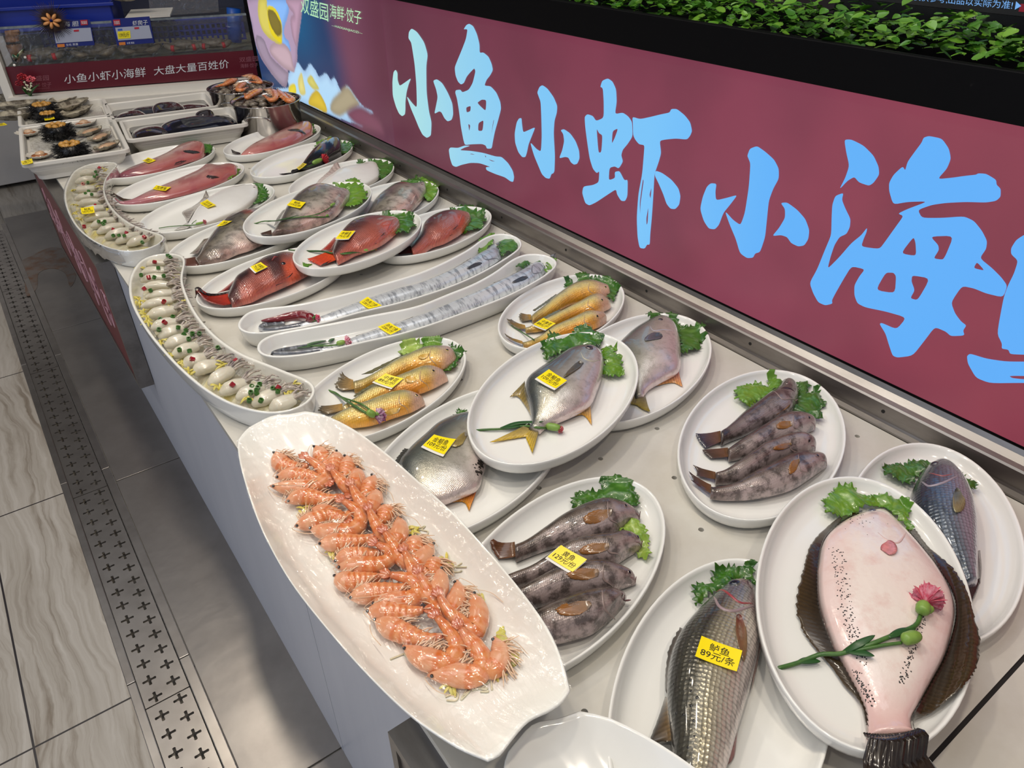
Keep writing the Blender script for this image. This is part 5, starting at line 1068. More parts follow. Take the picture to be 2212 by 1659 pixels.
# ------------------------------------------------------------------ yellow price tags
def price_tag(label, text, quad_px, keys, zf, backing=0.0, bend=0.0012):
    q4 = np.array(quad_px, float); c = q4.mean(0)
    pts = [hit(x*.72+c[0]*.28, y*.72+c[1]*.28, keys, zf) for x, y in q4]+[hit(*c, keys, zf)]
    n = sum(p[1] for p in pts); n /= np.linalg.norm(n); n = n*0.6+np.array([0, 0, .4]); n /= np.linalg.norm(n)
    off = max(np.dot(p[0], n) for p in pts)+.0012
    Q = []
    for x, y in q4:
        d = ray(x, y); t = (off-np.dot(CAMP, n))/np.dot(d, n); Q.append(CAMP+d*t)
    root = empty('price_tag', np.mean(Q, 0), label, 'price tag', 'yellow price tags')
    def card(Q, lift, m, name, grow=0.0):
        g = 9; V = []; cc = np.mean(Q, 0); Q = [cc+(q-cc)*(1+grow) for q in Q]
        for s in (0, -1):
            for i in range(g):
                for j in range(g):
                    a, b = i/(g-1), j/(g-1); p = (Q[0]*(1-a)+Q[1]*a)*(1-b)+(Q[3]*(1-a)+Q[2]*a)*b
                    V.append(p+n*(lift+s*.0004+bend*(4*(a-.5)**2)))
        F = []
        for i in range(g-1):
            for j in range(g-1):
                a, b, c_, d = i*g+j, (i+1)*g+j, (i+1)*g+j+1, i*g+j+1; F += [(a, d, c_, b), (a+g*g, b+g*g, c_+g*g, d+g*g)]
        rim_ = [i*g for i in range(g)]+[(g-1)*g+j for j in range(1, g)]+[i*g+g-1 for i in range(g-2, -1, -1)]+[j for j in range(g-2, 0, -1)]
        for a, b in zip(rim_, rim_[1:]+rim_[:1]): F.append((a, b, b+g*g, a+g*g))
        mk(name, V, F, m, root, smooth=False)
    card(Q, .0012 if backing else .0004, YELLOW, 'card')
    if backing:
        e = (Q[3]-Q[0]); e = e/np.linalg.norm(e); card([p+e*backing for p in Q], .0004, TAGWHITE, 'backing', 0.04)
    v, f = text_quad(text, Q, 0, (0.82, 0.72), 0.018)
    a = np.array([np.dot(p-np.mean(Q, 0), Q[1]-Q[0])/np.dot(Q[1]-Q[0], Q[1]-Q[0]) for p in v])
    v = v+n*((.0012 if backing else .0004)+.0003+bend*(4*a**2))[:, None]
    mk('lettering', v, f, INK, root, smooth=False)
    return root
TAGS = [
 ('yellow price tag on the pink fish nearest the urchin tray', '安康鱼\n198元/条', [(307, 348), (320, 341), (337, 347), (320, 353)], ['F1'], 'P1', 0),
 ('yellow price tag on the pink fish behind the white flatfish', '安康鱼\n158元/条', [(338, 401), (370, 405), (358, 413), (330, 409)], ['F2'], 'P2', 0),
 ('yellow price tag on the white flatfish', '牙片鱼\n128元/条', [(448, 432), (467, 444), (449, 450), (432, 440)], ['F3'], 'P3', 0),
 ('yellow price tag on the back of the grey fish under the raised plate', '鲩鱼\n159元/份', [(483, 477), (502, 478), (488, 486), (468, 490)], ['F5'], 'P5', 0),
 ('yellow price tag on the grey fish of the raised plate', '鲩鱼\n159元/份', [(633, 432), (661, 438), (649, 451), (620, 444)], ['F4'], 'P4', 0),
 ('yellow price tag with white backing on the red fish by the crescent dish', '赤鳞鱼\n79元/条', [(564, 568), (579, 578), (554, 590), (542, 578)], ['F6'], 'P6', .003),
 ('yellow price tag on the red fish of the raised plate', '赤鳞鱼\n79元/条', [(739, 500), (768, 500), (754, 517), (726, 517)], ['F7'], 'P7', .002),
 ('small yellow price tag by the tail of the black fish', '黑鱼 98元/条', [(641, 363), (654, 353), (663, 355), (646, 368)], ['F9'], 'P9', 0),
 ('yellow price tag on the ribbonfish with the red chilli', '渤海刀鱼\n228元/份', [(794, 642), (825, 661), (797, 668), (776, 654)], ['FR1'], 'T', 0),
 ('yellow price tag on the ribbonfish of the near trough', '渤海刀鱼\n228元/份', [(841, 697), (868, 712), (844, 724), (816, 707)], ['FR2'], 'T', 0),
 ('yellow price tag on the three yellow fish of the left plate', '中黄花\n89元/份', [(833, 808), (872, 819), (848, 839), (808, 825)], ['F13a', 'F13b'], 'P13', .003),
 ('yellow price tag on the three yellow fish by the rail', '中黄花\n89元/份', [(1174, 688), (1200, 700), (1180, 713), (1152, 702)], ['F14b', 'F14c'], 'P14', .003),
 ('yellow price tag on the pomfret of the raised plate', '金鲳鱼\n109元/份', [(1186, 800), (1225, 824), (1201, 841), (1160, 818)], ['F15'], 'P15', .004),
 ('yellow price tag on the black stained pomfret', '金鲳鱼\n109元/份', [(938, 941), (985, 951), (960, 984), (914, 964)], ['F17'], 'P17', .004),
 ('yellow price tag reading 129 across the brown fish', '黄鱼\n129元/份', [(1212, 1179), (1268, 1210), (1237, 1237), (1183, 1204)], ['F19b', 'F19c'], 'P19', .003),
 ('yellow price tag on the large spotted sea bass', '鲈鱼\n89元/条', [(1515, 1375), (1603, 1407), (1591, 1452), (1501, 1419)], ['F20'], 'P20', 0),
]
for lab, txt, q, keys, pk, bk in TAGS: price_tag(lab, txt, q, keys, PLATE_Z.get(pk, CT+.01), bk)
for k in BV:   # leaves and flowers laid later rest on these too
    pass

# ------------------------------------------------------------------ carnations and stems
STEM = mat('green_flower_stem', srgb(52, 92, 40), 0.4, mottle=(40, 0.5), mcol=srgb(92, 128, 56))
BLADE = mat('green_stem_leaf', srgb(38, 78, 34), 0.35)
CALYX = mat('pale_green_calyx', srgb(126, 158, 70), 0.4, mottle=(60, 0.4), mcol=srgb(86, 128, 46))
PET = {}
def petal_mat(rgb, rgb2):
    k = (rgb, rgb2)
    if k not in PET: PET[k] = mat('carnation_petals', srgb(*rgb), 0.45, mottle=(150, 0.8, 0.42, 0.6), mcol=srgb(*rgb2), sss=0.1)
    return PET[k]
def pts3(pxs, keys, zf, lift): return [hit(x, y, keys, zf)[0]+np.array([0, 0, lift]) for x, y in pxs]
def stiff(P, n=30):
    P = spline(P, n); z = P[:, 2].copy()
    for _ in range(12): z = np.maximum(z, (np.roll(z, 1)+np.roll(z, -1))/2*np.r_[0, np.ones(n-2), 0]+z*np.r_[1, np.zeros(n-2), 1])
    P[:, 2] = z; return P
def flower(label, name, stems, keys, zf, buds=(), heads=(), blades=(), r=.0016):
    S0 = stiff(pts3(stems[0], keys, zf, .0040)); root = empty(name, S0.mean(0), label, 'flower', 'carnation stems laid on the dishes')
    for i, s in enumerate(stems):
        P = S0 if i == 0 else stiff(pts3(s, keys, zf, .0042)); v, f = tube(P, r*(1 if i == 0 else .75), 7); mk('stem', v, f, STEM, root)
    for b in blades:
        P = stiff(pts3(b, keys, zf, .0062), 16); v, f = tube(P, .0042*np.sin(np.linspace(.12, math.pi, 16))**.7+.0003, 8, squash=.16); mk('leaf_blade', v, f, BLADE, root)
    for (a, b, w) in buds:
        P = spline(pts3([a, b], keys, zf, .0035+w*.9), 12); v, f = tube(P, w*np.interp(np.linspace(0, 1, 12), [0, .15, .6, .85, 1], [.35, .9, 1, .85, .6]), 10); mk('calyx', v, f, CALYX, root)
    for (p, q, rad, cc, c2) in heads:
        a, b = pts3([p, q], keys, zf, .0045+rad*.25); d = b-a; d[2] *= .2; d = d/np.linalg.norm(d); s1 = np.cross(d, [0, 0, 1.0]); s1 /= np.linalg.norm(s1); s2 = np.cross(s1, d); s2 = s2 if s2[2] > 0 else -s2
        pv = []; rr = np.random.default_rng(int(p[0]))
        for k in range(22):
            th = 2.399*k; op = 0.15+1.0*(k/22); dirv = d*math.cos(op)+(s1*math.cos(th)+s2*math.sin(th))*math.sin(op); L = rad*rr.uniform(.8, 1.15)
            if (a+dirv*L)[2] < zf+.001: dirv[2] = abs(dirv[2])*.3
            sd = np.cross(dirv, d+np.array([.01, .02, .03])); sd /= np.linalg.norm(sd)+1e-9; W_ = rad*.42
            g = []
            for i in range(5):
                t = i/4
                for j in range(7):
                    u_ = j/6-.5; g.append(a+dirv*L*t*(1-.12*(j % 2)*t)+sd*W_*u_*2*(t**.7)+np.cross(sd, dirv)*rad*.16*math.sin(j*2.4+k)*t)
            F = [(i*7+j, i*7+j+1, (i+1)*7+j+1, (i+1)*7+j) for i in range(4) for j in range(6)]
            g = np.array(g); g[:, 2] = np.maximum(g[:, 2], zf+.0008); off_ = np.cross(sd, dirv)*.0004; pv.append((np.vstack([g, g-off_]), F+[tuple(x+35 for x in q_[::-1]) for q_ in F]))
        v, f = join(pv); mk('petals', v, f, petal_mat(cc, c2), root)
    return root
PZ = lambda k: PLATE_Z[k]+.001
flower('thin green stem with a pink bud by the tail of the white flatfish', 'carnation', [[(344, 496), (372, 492), (400, 491), (420, 489), (436, 486)], [(412, 491), (418, 484), (425, 479)]], ['F3'], PZ('P3'), buds=[((424, 489), (440, 485), .0032)], heads=[((440, 485), (449, 482), .008, (206, 120, 124), (170, 84, 90))], r=.0012)
flower('long green stem with a withered flower across the grey fish', 'carnation', [[(524, 490), (550, 487), (577, 484), (610, 478), (651, 472), (690, 472), (712, 472)], [(651, 472), (683, 467), (705, 457), (721, 447)]], ['F4'], PZ('P4'), buds=[((706, 472), (724, 470), .0045), ((715, 450), (724, 445), .0038)], heads=[((724, 470), (731, 466), .008, (110, 66, 60), (70, 44, 40))], blades=[[(577, 485), (610, 479), (650, 469)]])
flower('green carnation bud and stem beside the tail of the red fish', 'carnation', [[(624, 543), (660, 546), (701, 550), (740, 552), (765, 550), (790, 547)]], ['F7'], PZ('P7'), buds=[((786, 547), (810, 543), .005)], heads=[((810, 543), (819, 541), .006, (190, 130, 110), (140, 150, 80))], blades=[[(660, 546), (700, 550), (745, 556)], [(740, 552), (765, 550), (790, 553)]])
flower('red carnation lying against the black fish', 'carnation', [[(644, 369), (660, 364), (676, 359), (690, 354)]], ['F9'], PZ('P9'), buds=[((676, 359), (696, 351), .007)], heads=[((697, 351), (708, 347), .020, (176, 16, 34), (130, 6, 20))])
flower('carnation stem with a pink white bloom in the near trough', 'carnation', [[(601, 761), (630, 757), (663, 752), (700, 751), (730, 749)]], ['FR2'], ZT, buds=[((728, 750), (746, 746), .005)], heads=[((746, 746), (760, 739), .012, (222, 110, 140), (236, 200, 206))], blades=[[(650, 755), (680, 746), (707, 741)], [(640, 757), (690, 753), (720, 746)], [(711, 744), (718, 739), (724, 737)]])
flower('pink petals behind the red chilli in the far trough', 'carnation', [[(674, 698), (680, 696), (686, 695)]], ['FR1'], ZT, heads=[((682, 695), (690, 692), .010, (226, 70, 110), (236, 150, 170))])
flower('purple white carnation lying across the yellow fish', 'carnation', [[(689, 834), (710, 847), (732, 860), (765, 880), (794, 898)], [(732, 860), (778, 876), (800, 890), (816, 902)]], ['F13b', 'F13c'], PZ('P13'), buds=[((794, 898), (812, 908), .0065), ((812, 899), (822, 905), .004)], heads=[((812, 909), (828, 918), .0165, (142, 50, 110), (226, 200, 216))], r=.0022)
flower('thin bare stem at the tails of the yellow fish by the rail', 'carnation', [[(1105, 707), (1128, 722), (1154, 738)]], ['F14b', 'F14c'], PZ('P14'), r=.0013)
flower('pink tipped carnation bud across the tail of the tagged pomfret', 'carnation', [[(1027, 934), (1055, 932), (1081, 931), (1132, 927), (1165, 928), (1180, 930)]], ['F15'], PZ('P15'), buds=[((1179, 930), (1210, 935), .0065)], heads=[((1206, 934), (1219, 937), .0075, (206, 80, 90), (226, 150, 150))], blades=[[(1081, 931), (1120, 922), (1175, 917)], [(1081, 931), (1110, 928), (1140, 921)]], r=.0020)
flower('pink carnation lying on the pink bellied flatfish', 'carnation', [[(1674, 1450), (1720, 1438), (1768, 1425), (1816, 1417), (1870, 1400), (1916, 1382), (1950, 1368), (1976, 1356), (1986, 1335)], [(1816, 1417), (1860, 1408), (1907, 1399), (1945, 1394)]], ['F21'], PZ('P21'), buds=[((1985, 1338), (1991, 1316), .008), ((1943, 1395), (1980, 1386), .0075), ((2000, 1330), (2008, 1322), .0045)], heads=[((1992, 1314), (2001, 1290), .021, (206, 74, 100), (232, 160, 172))], blades=[[(1816, 1417), (1850, 1400), (1887, 1380)], [(1720, 1438), (1745, 1434), (1770, 1436)], [(1916, 1384), (1945, 1372), (1975, 1366)], [(1830, 1416), (1860, 1418), (1886, 1425)]], r=.0026)
# red chilli
P = stiff(pts3([(567, 703), (600, 700), (635, 693), (660, 694), (677, 698)], ['FR1'], ZT, .011), 30)
v, f = tube(P, .0125*np.interp(np.linspace(0, 1, 30), [0, .1, .35, .7, .95, 1], [.12, .38, .75, 1, .8, .4]), 14)
ch = empty('red_chilli', P.mean(0), 'dark red chilli pepper lying on the ribbonfish tail', 'chilli')
mk('pod', v, f, mat('glossy_red_chilli', srgb(112, 12, 26), 0.15, coat=0.8), ch)
v, f = tube(spline([P[-1], P[-1]+np.array([.010, .004, .001])], 6), .003, 8); mk('stalk', v, f, STEM, ch)

# ------------------------------------------------------------------ squid in the crescent dishes
SQ = mat('pale_squid_flesh', rough=0.22, coat=0.5, attr=True, sss=0.25, mottle=(50, 0.25, 0.5, 0.7), mcol=srgb(226, 222, 206), bump=(60, 0.15, 0.001))
def squid(label, group, a, b, z, seed, w=.0125, tent=.034):
    r_ = np.random.default_rng(seed); A, B = U(*a, z), U(*b, z+.004); d = B-A; L = np.linalg.norm(d); d /= L; s = np.cross(d, [0, 0, 1.0])
    P = spline([A, A+d*L*.4+s*r_.uniform(-.004, .004)+np.array([0, 0, .004]), B], 26); t = np.linspace(0, 1, 26)
    v, f = tube(P, w*np.interp(t, [0, .06, .3, .65, .92, 1], [.2, .5, .95, 1, .78, .5]), 14, squash=.72)
    root = empty('squid', P.mean(0), label, 'squid', group)
    g = 0.5+0.5*vnoise(v, 60, seed); c = lerp(srgb(196, 190, 174), srgb(220, 216, 202), g); mk('mantle', v, f, SQ, root, col=c)
    tv = []
    for k in range(9):
        th = (k-4)*.17+r_.uniform(-.1, .1); dd = d*math.cos(th)+s*math.sin(th); l = tent*r_.uniform(.6, 1.15); o = B+s*(k-4)*.0016+np.array([0, 0, r_.uniform(-.002, .006)])
        q = spline([o-d*.006, o+dd*l*.4+np.array([0, 0, .005]), o+dd*l*.75+s*r_.uniform(-.006, .006)+np.array([0, 0, .002]), o+dd*l+s*r_.uniform(-.01, .01)], 12)
        tv.append(tube(q, np.linspace(.0030, .0008, 12), 6))
    tv.append(tube(spline([B-d*.008, B+d*.008+np.array([0, 0, .003])], 6), np.array([.006, .0075, .008, .0075, .006, .003]), 10))
    v, f = join(tv); g = np.clip(0.5+vnoise(v, 160, seed), 0, 1); c = lerp(srgb(112, 100, 100), srgb(188, 178, 168), g); mk('tentacles', v, f, SQ, root, col=c)
def c4(*p): return [(120+x/2.86, 340+y/2.86) for x, y in p]
SQ2 = [((545, 672), (690, 650)), ((530, 716), (690, 700)), ((525, 766), (690, 742)), ((530, 815), (715, 790)), ((555, 868), (735, 835)), ((525, 925), (735, 880)), ((560, 990), (750, 940)), ((590, 1062), (760, 1015)), ((640, 1120), (800, 1055)), ((672, 1172), (835, 1110)), ((715, 1235), (880, 1160)), ((795, 1300), (935, 1235)), ((850, 1342), (1005, 1275)), ((945, 1408), (1090, 1310)), ((1015, 1460), (1180, 1390)), ((1115, 1496), (1290, 1420)), ((1215, 1535), (1400, 1450)), ((1320, 1562), (1480, 1490))]
for i, (a, b) in enumerate(SQ2):
    squid(f'pale squid, {ORD[i]} from the far end of the long crescent dish', 'squid in the long crescent dish', *c4(a, b), CT+.029+.002*(i % 2), i, w=.0135 if i < 6 else .0165)
SQ1 = [((150, 110), (255, 88)), ((120, 160), (250, 130)), ((110, 215), (250, 190)), ((115, 262), (270, 235)), ((130, 300), (285, 275)), ((150, 345), (310, 310)), ((175, 390), (335, 350)), ((215, 432), (370, 385)), ((255, 470), (420, 420)), ((305, 500), (470, 450)), ((370, 530), (520, 475)), ((440, 545), (575, 495))]
for i, (a, b) in enumerate(SQ1):
    squid(f'pale squid under film, {ORD[i]} from the far end of the short crescent dish', 'squid in the short crescent dish', *c4(a, b), CT+.029+.002*(i % 2), 40+i, w=.0155)
def bed(label, R, z, seed):
    R = inset(R, .019); v, f = fill2d([[tuple(p) for p in R]]); bm = bmesh.new(); vs = [bm.verts.new((p[0], p[1], 0)) for p in v]; bm.verts.ensure_lookup_table()
    for q in f:
        try: bm.faces.new([vs[i] for i in q])
        except ValueError: pass
    for _ in range(5): bmesh.ops.subdivide_edges(bm, edges=[e for e in bm.edges if e.calc_length() > .006], cuts=1); bmesh.ops.triangulate(bm, faces=bm.faces)
    bm.verts.ensure_lookup_table(); P = np.array([tuple(x.co) for x in bm.verts]); F = [tuple(x.index for x in q.verts) for q in bm.faces]; bm.free()
    d = np.min(np.linalg.norm(P[:, None, :2]-R[None], axis=2), axis=1)
    n1 = np.array([noise.noise(Vector((p[0]*90+seed, p[1]*90, 1))) for p in P]); n2 = np.array([noise.noise(Vector((p[0]*30+seed, p[1]*30, 5))) for p in P])
    P[:, 2] = z+.012*smooth01(0, .02, d)+.004*n1+.004*n2
    P[:, 2] = np.maximum(P[:, 2], CT+.0095)
    c = lerp(srgb(206, 200, 176), srgb(212, 200, 120), np.clip(n2*2, 0, 1)); return tag(mk('noodle_bed', P, F, CABB, col=c), label, 'noodles', kind='stuff')
bed('pale noodle and cabbage bed in the long crescent dish', R2w, CT+.011, 1); bed('pale noodle and cabbage bed in the short crescent dish', R1w, CT+.011, 7)
# garnish: each piece its own small thing
GREENS = mat('chopped_scallion', srgb(48, 96, 36), 0.35, mottle=(200, 0.5), mcol=srgb(104, 146, 62)); REDS = mat('chopped_red_chilli', srgb(150, 22, 36), 0.25, coat=0.5); YELS = mat('yellow_cabbage_shred', srgb(206, 190, 70), 0.4, sss=0.2, mottle=(90, 0.6), mcol=srgb(220, 212, 150)); NOOD = mat('glass_noodle', srgb(214, 206, 178), 0.25, coat=0.3, sss=0.2)
DBV = {}
def drop(px, py, z):
    return U(px, py, z)
def ring_piece(r, h):
    n = 12; V, F = [], []
    for (rr, zz) in ((r, 0), (r, h), (r*.6, h), (r*.6, 0)):
        V += [(rr*math.cos(2*math.pi*k/n), rr*math.sin(2*math.pi*k/n), zz) for k in range(n)]
    for q in range(4):
        for k in range(n): F.append((q*n+k, q*n+(k+1) % n, ((q+1) % 4)*n+(k+1) % n, ((q+1) % 4)*n+k))
    return np.array(V), F
def proto(name, v, f, m): 
    me = bpy.data.meshes.new(name); me.from_pydata([tuple(p) for p in v], [], f); me.materials.append(m); me.polygons.foreach_set('use_smooth', [False]*len(me.polygons)); return me
PG_ = proto('scallion_ring', *ring_piece(.0042, .0062), GREENS); PR_ = proto('chilli_piece', *ring_piece(.0044, .0075), REDS)
def shred(seed, L=.016, n=7):
    r_ = np.random.default_rng(seed); tv = []
    for k in range(n):
        a = np.array([r_.uniform(-.006, .006), r_.uniform(-.006, .006), r_.uniform(0, .004)]); th = r_.uniform(0, 6.28); d = np.array([math.cos(th), math.sin(th), r_.uniform(-.1, .3)])
        tv.append(tube(spline([a-d*L*.5, a+np.array([0, 0, .003]), a+d*L*.5], 8), .0017*np.array([.5, 1, 1.2, 1.2, 1.2, 1.1, .9, .4]), 5, squash=.5))
    return join(tv)
PY_ = [proto('cabbage_shred', *shred(k), YELS) for k in range(3)]
def put(me, name, px, py, z, label, cat, group, tilt=0.5):
    o = bpy.data.objects.new(name, me); COL.objects.link(o); o.location = Vector(U(px, py, z)); o.rotation_euler = (random.uniform(-tilt, tilt), random.uniform(-tilt, tilt), random.uniform(0, 6)); tag(o, label, cat, group)
GP2 = [(693, 612), (713, 622), (635, 690), (670, 740), (530, 735), (607, 748), (590, 830), (650, 1005), (722, 993), (637, 1070), (757, 1060), (807, 1078), (800, 1100), (845, 1098), (887, 1094), (825, 1130), (830, 1205), (768, 1197), (1008, 1182), (1210, 1425), (1250, 1428), (1260, 1412), (1242, 1450), (1205, 1460), (1248, 1466), (1350, 1435), (1372, 1455), (1265, 1510), (1195, 1510)]
RP2 = [(622, 648), (578, 750), (555, 820), (665, 898), (682, 1025), (857, 1250), (1103, 1262), (1103, 1412), (1370, 1432)]
for p in c4(*GP2): put(PG_, 'scallion_ring', *p, CT+.0435, 'chopped green scallion ring on the squid of the long crescent dish', 'scallion', 'scallion rings in the long crescent dish')
for p in c4(*RP2): put(PR_, 'chilli_piece', *p, CT+.0435, 'cut piece of red chilli on the squid of the long crescent dish', 'chilli piece', 'chilli pieces in the long crescent dish', 1.2)
for i, p in enumerate(c4((525, 690), (690, 626), (500, 880), (520, 900), (540, 965), (560, 1000), (710, 935), (790, 905), (570, 1030), (660, 1150), (700, 1230), (780, 1280), (830, 1330), (1000, 1420), (1190, 1505), (1490, 1410), (1465, 1460), (1440, 1480), (1020, 1290))): put(PY_[i % 3], 'cabbage_shred', *p, CT+.034, 'yellow cabbage shreds among the squid of the long crescent dish', 'cabbage shred', 'cabbage shreds in the long crescent dish')
for p in c4((250, 95), (238, 125), (255, 115), (200, 160), (185, 230), (205, 215), (222, 235), (265, 402), (295, 412), (305, 402), (298, 420), (395, 488), (428, 490), (360, 490), (540, 530)): put(PG_, 'scallion_ring', *p, CT+.0435, 'chopped green scallion ring under the film of the short crescent dish', 'scallion', 'scallion rings in the short crescent dish')
for p in c4((265, 70), (173, 168), (244, 303), (178, 436), (365, 450), (435, 474), (555, 498)): put(PR_, 'chilli_piece', *p, CT+.0435, 'cut piece of red chilli under the film of the short crescent dish', 'chilli piece', 'chilli pieces in the short crescent dish', 1.2)
for i, p in enumerate(c4((300, 80), (110, 210), (130, 350), (150, 390), (330, 330), (345, 395), (270, 190), (120, 300))): put(PY_[i % 3], 'cabbage_shred', *p, CT+.034, 'yellow cabbage shreds under the film of the short crescent dish', 'cabbage shred', 'cabbage shreds in the short crescent dish')
for i, p in enumerate(c6((330, 510), (345, 520), (460, 700), (955, 740), (815, 600), (1215, 1110), (1240, 1160), (1215, 1200), (1000, 1290), (985, 1285), (1200, 1240), (1110, 910))): put(PY_[i % 3], 'cabbage_shred', *p, ZB+.013, 'yellow cabbage shreds beside the prawns on the boat platter', 'cabbage shred', 'cabbage shreds on the prawn platter', 0.2)
for i, (px, lab) in enumerate((([(1185, 1080), (1220, 1020), (1240, 1110), (1300, 1165), (1225, 1220), (1200, 1150)], 'pale cabbage leaf sticking out under the last prawns'), ([(1095, 900), (1125, 890), (1120, 930), (1100, 940)], 'small pale cabbage tip beside the rail side prawns'))):
    leaf(lab, 'cabbage leaves under the prawns', c6(*px), ZB+.012, 3, 90+i, ruff=.004, rise=.006, name='cabbage_leaf', m=CABB, fringe=.001, cat='cabbage leaf')
tv = []
for k in range(14):
    cx, cy = random.choice([(1000, 1310), (1050, 1330), (1120, 1300), (1000, 1330), (1010, 780), (830, 600), (640, 1010), (760, 1150)]); pts = [(cx+random.uniform(-60, 60), cy+random.uniform(-40, 40)) for _ in range(4)]
    Pn = spline([U(*q, ZB+.0115) for q in c6(*pts)], 24); Pn[:, 2] = [hit_down(S1L, q, -.0012)[2] for q in Pn]; tv.append(tube(Pn, .0011, 5))
v, f = join(tv); tag(mk('glass_noodles', v, f, NOOD), 'thin pale noodles loose on the prawn platter', 'noodles', kind='stuff')

# ------------------------------------------------------------------ cling film
def film_mat(name, dens):
    m = bpy.data.materials.new(name); m.use_nodes = True; N, L = nt(m); N.remove(N['Principled BSDF']); out = N['Material Output']
    t = N.new('ShaderNodeBsdfTransparent'); t.inputs[0].default_value = (.985, .985, .985, 1); g = N.new('ShaderNodeBsdfGlossy'); g.inputs['Roughness'].default_value = .10; g.inputs[0].default_value = (1, 1, 1, 1)
    mx = N.new('ShaderNodeMixShader'); fr = N.new('ShaderNodeFresnel'); fr.inputs['IOR'].default_value = 1.35; ad = N.new('ShaderNodeMath'); ad.operation = 'MULTIPLY_ADD'; ad.inputs[1].default_value = .8; ad.inputs[2].default_value = dens
    tc = N.new('ShaderNodeTexCoord'); mp = N.new('ShaderNodeMapping'); mp.inputs['Scale'].default_value = (1, .35, 1); mp.inputs['Rotation'].default_value = (0, 0, .5); no = N.new('ShaderNodeTexNoise'); no.inputs['Scale'].default_value = 38; no.inputs['Detail'].default_value = 5; no.inputs['Distortion'].default_value = 1.5
    bp = N.new('ShaderNodeBump'); bp.inputs['Strength'].default_value = .55; bp.inputs['Distance'].default_value = .006
    L.new(tc.outputs['Object'], mp.inputs[0]); L.new(mp.outputs[0], no.inputs['Vector']); L.new(no.outputs['Fac'], bp.inputs['Height']); L.new(bp.outputs[0], g.inputs['Normal'])
    L.new(fr.outputs[0], ad.inputs[0]); L.new(ad.outputs[0], mx.inputs['Fac']); L.new(t.outputs[0], mx.inputs[1]); L.new(g.outputs[0], mx.inputs[2]); L.new(mx.outputs[0], out.inputs['Surface'])
    return m
def film(label, R, zr, dens, drape, sag=.004, seed=0):
    R = np.asarray(R); n = len(R)
    v, f = fill2d([[tuple(p) for p in inset(R, -.0012)]])
    bm = bmesh.new(); vs = [bm.verts.new((p[0], p[1], 0)) for p in v]; bm.verts.ensure_lookup_table()
    for q in f:
        try: bm.faces.new([vs[i] for i in q])
        except ValueError: pass
    for _ in range(4): bmesh.ops.subdivide_edges(bm, edges=[e for e in bm.edges if e.calc_length() > .012], cuts=1); bmesh.ops.triangulate(bm, faces=bm.faces)
    bm.verts.ensure_lookup_table(); P = np.array([tuple(x.co) for x in bm.verts]); F = [tuple(x.index for x in q.verts) for q in bm.faces]; bm.free()
    d = np.min(np.linalg.norm(P[:, None, :2]-R[None], axis=2), axis=1)
    P[:, 2] = zr+.0012-sag*smooth01(0, .03, d)+.0010*np.array([noise.noise(Vector((p[0]*60+seed, p[1]*60, 1))) for p in P])*smooth01(0, .008, d)
    parts = [(P, F)]
    if drape:
        Q = inset(R, -.0014); K = np.array([noise.noise(Vector((p[0]*50, p[1]*50, 3))) for p in R]); rows = []
        for k, (dz, o) in enumerate(((.0012, .0), (-.004, .0012), (-.016, .001), (-drape, .0004))): rows.append(np.c_[inset(R, -.0014-o-.0015*np.abs(K)*(k > 0)), np.full(n, zr+dz)+(.010*K if k == 3 else 0)])
        V = np.vstack(rows); F2 = [(k*n+i, k*n+(i+1) % n, (k+1)*n+(i+1) % n, (k+1)*n+i) for k in range(3) for i in range(n)]; parts.append((V, F2))
    v, f = join(parts); return tag(mk('cling_film', v, f, film_mat('clear_cling_film', dens)), label, 'cling film')
film('wrinkled clear film wrapped over the short crescent dish of squid', R1w, CT+HC, .085, .034, .002, 1)
film('clear film stretched over the long crescent dish of squid', R2w, CT+HC, .018, 0, .002, 2)
film('clear film stretched over the prawn platter', S1w, ZB+HB, .012, 0, .004, 3)

# ------------------------------------------------------------------ plastic trays at the far end
def tray(label, fr, fl, bl, zr, h, group, m=WHITEPLASTIC):
    """rim corners front-right, front-left, back-left (world xy)"""
    fr, fl, bl = [np.array(p) for p in (fr, fl, bl)]; ax = fr-fl; W = np.linalg.norm(ax); ax /= W; ay = np.array([-ax[1], ax[0]]); D = np.dot(bl-fl, ay)
    c = fl+ax*W/2+ay*D/2
    def rr(w, d, r, n=8):
        out = []
        for sx, sy, a0 in ((1, 1, 0), (-1, 1, 90), (-1, -1, 180), (1, -1, 270)):
            for k in range(n): a = math.radians(a0+90*k/(n-1)); q = (sx*(w/2-r)+r*math.cos(a), sy*(d/2-r)+r*math.sin(a)); out.append(c+ax*q[0]+ay*q[1])
        return out
    rings = [(.036, 0.0, .03), (.030, .002, .03), (.024, h*.58, .03), (.014, h*.60, .03), (.012, h-.012, .025), (.001, h-.012, .02), (0, h-.010, .02), (0, h-.001, .02), (.001, h, .02), (.010, h, .018), (.013, h-.003, .016), (.018, h*.5, .022), (.032, .008, .03), (.045, .006, .03)]
    V, F = [], []
    for ins, zz, r in rings: V += [(p[0], p[1], zr-h+zz) for p in rr(W-2*ins, D-2*ins, r)]
    n = 32
    for k in range(len(rings)-1):
        for i in range(n): F.append((k*n+i, k*n+(i+1) % n, (k+1)*n+(i+1) % n, (k+1)*n+i))
    F.append(tuple(range(n-1, -1, -1))); F.append(tuple((len(rings)-1)*n+i for i in range(n)))
    BV[label] = bvh_of(V, F)
    o = mk('plastic_tray', V, F, m, smooth=False); tag(o, label, 'tray', group); return c, ax, ay, W, D
ZR = CT+.066
def pu(p, z=ZR): return U(*p, z)[:2]
TB1 = tray('white tray of dark slimy fish nearest the oval plates', pu((538, 266)), pu((274, 303)), pu((238, 263)), ZR, .064, 'white trays at the far end')
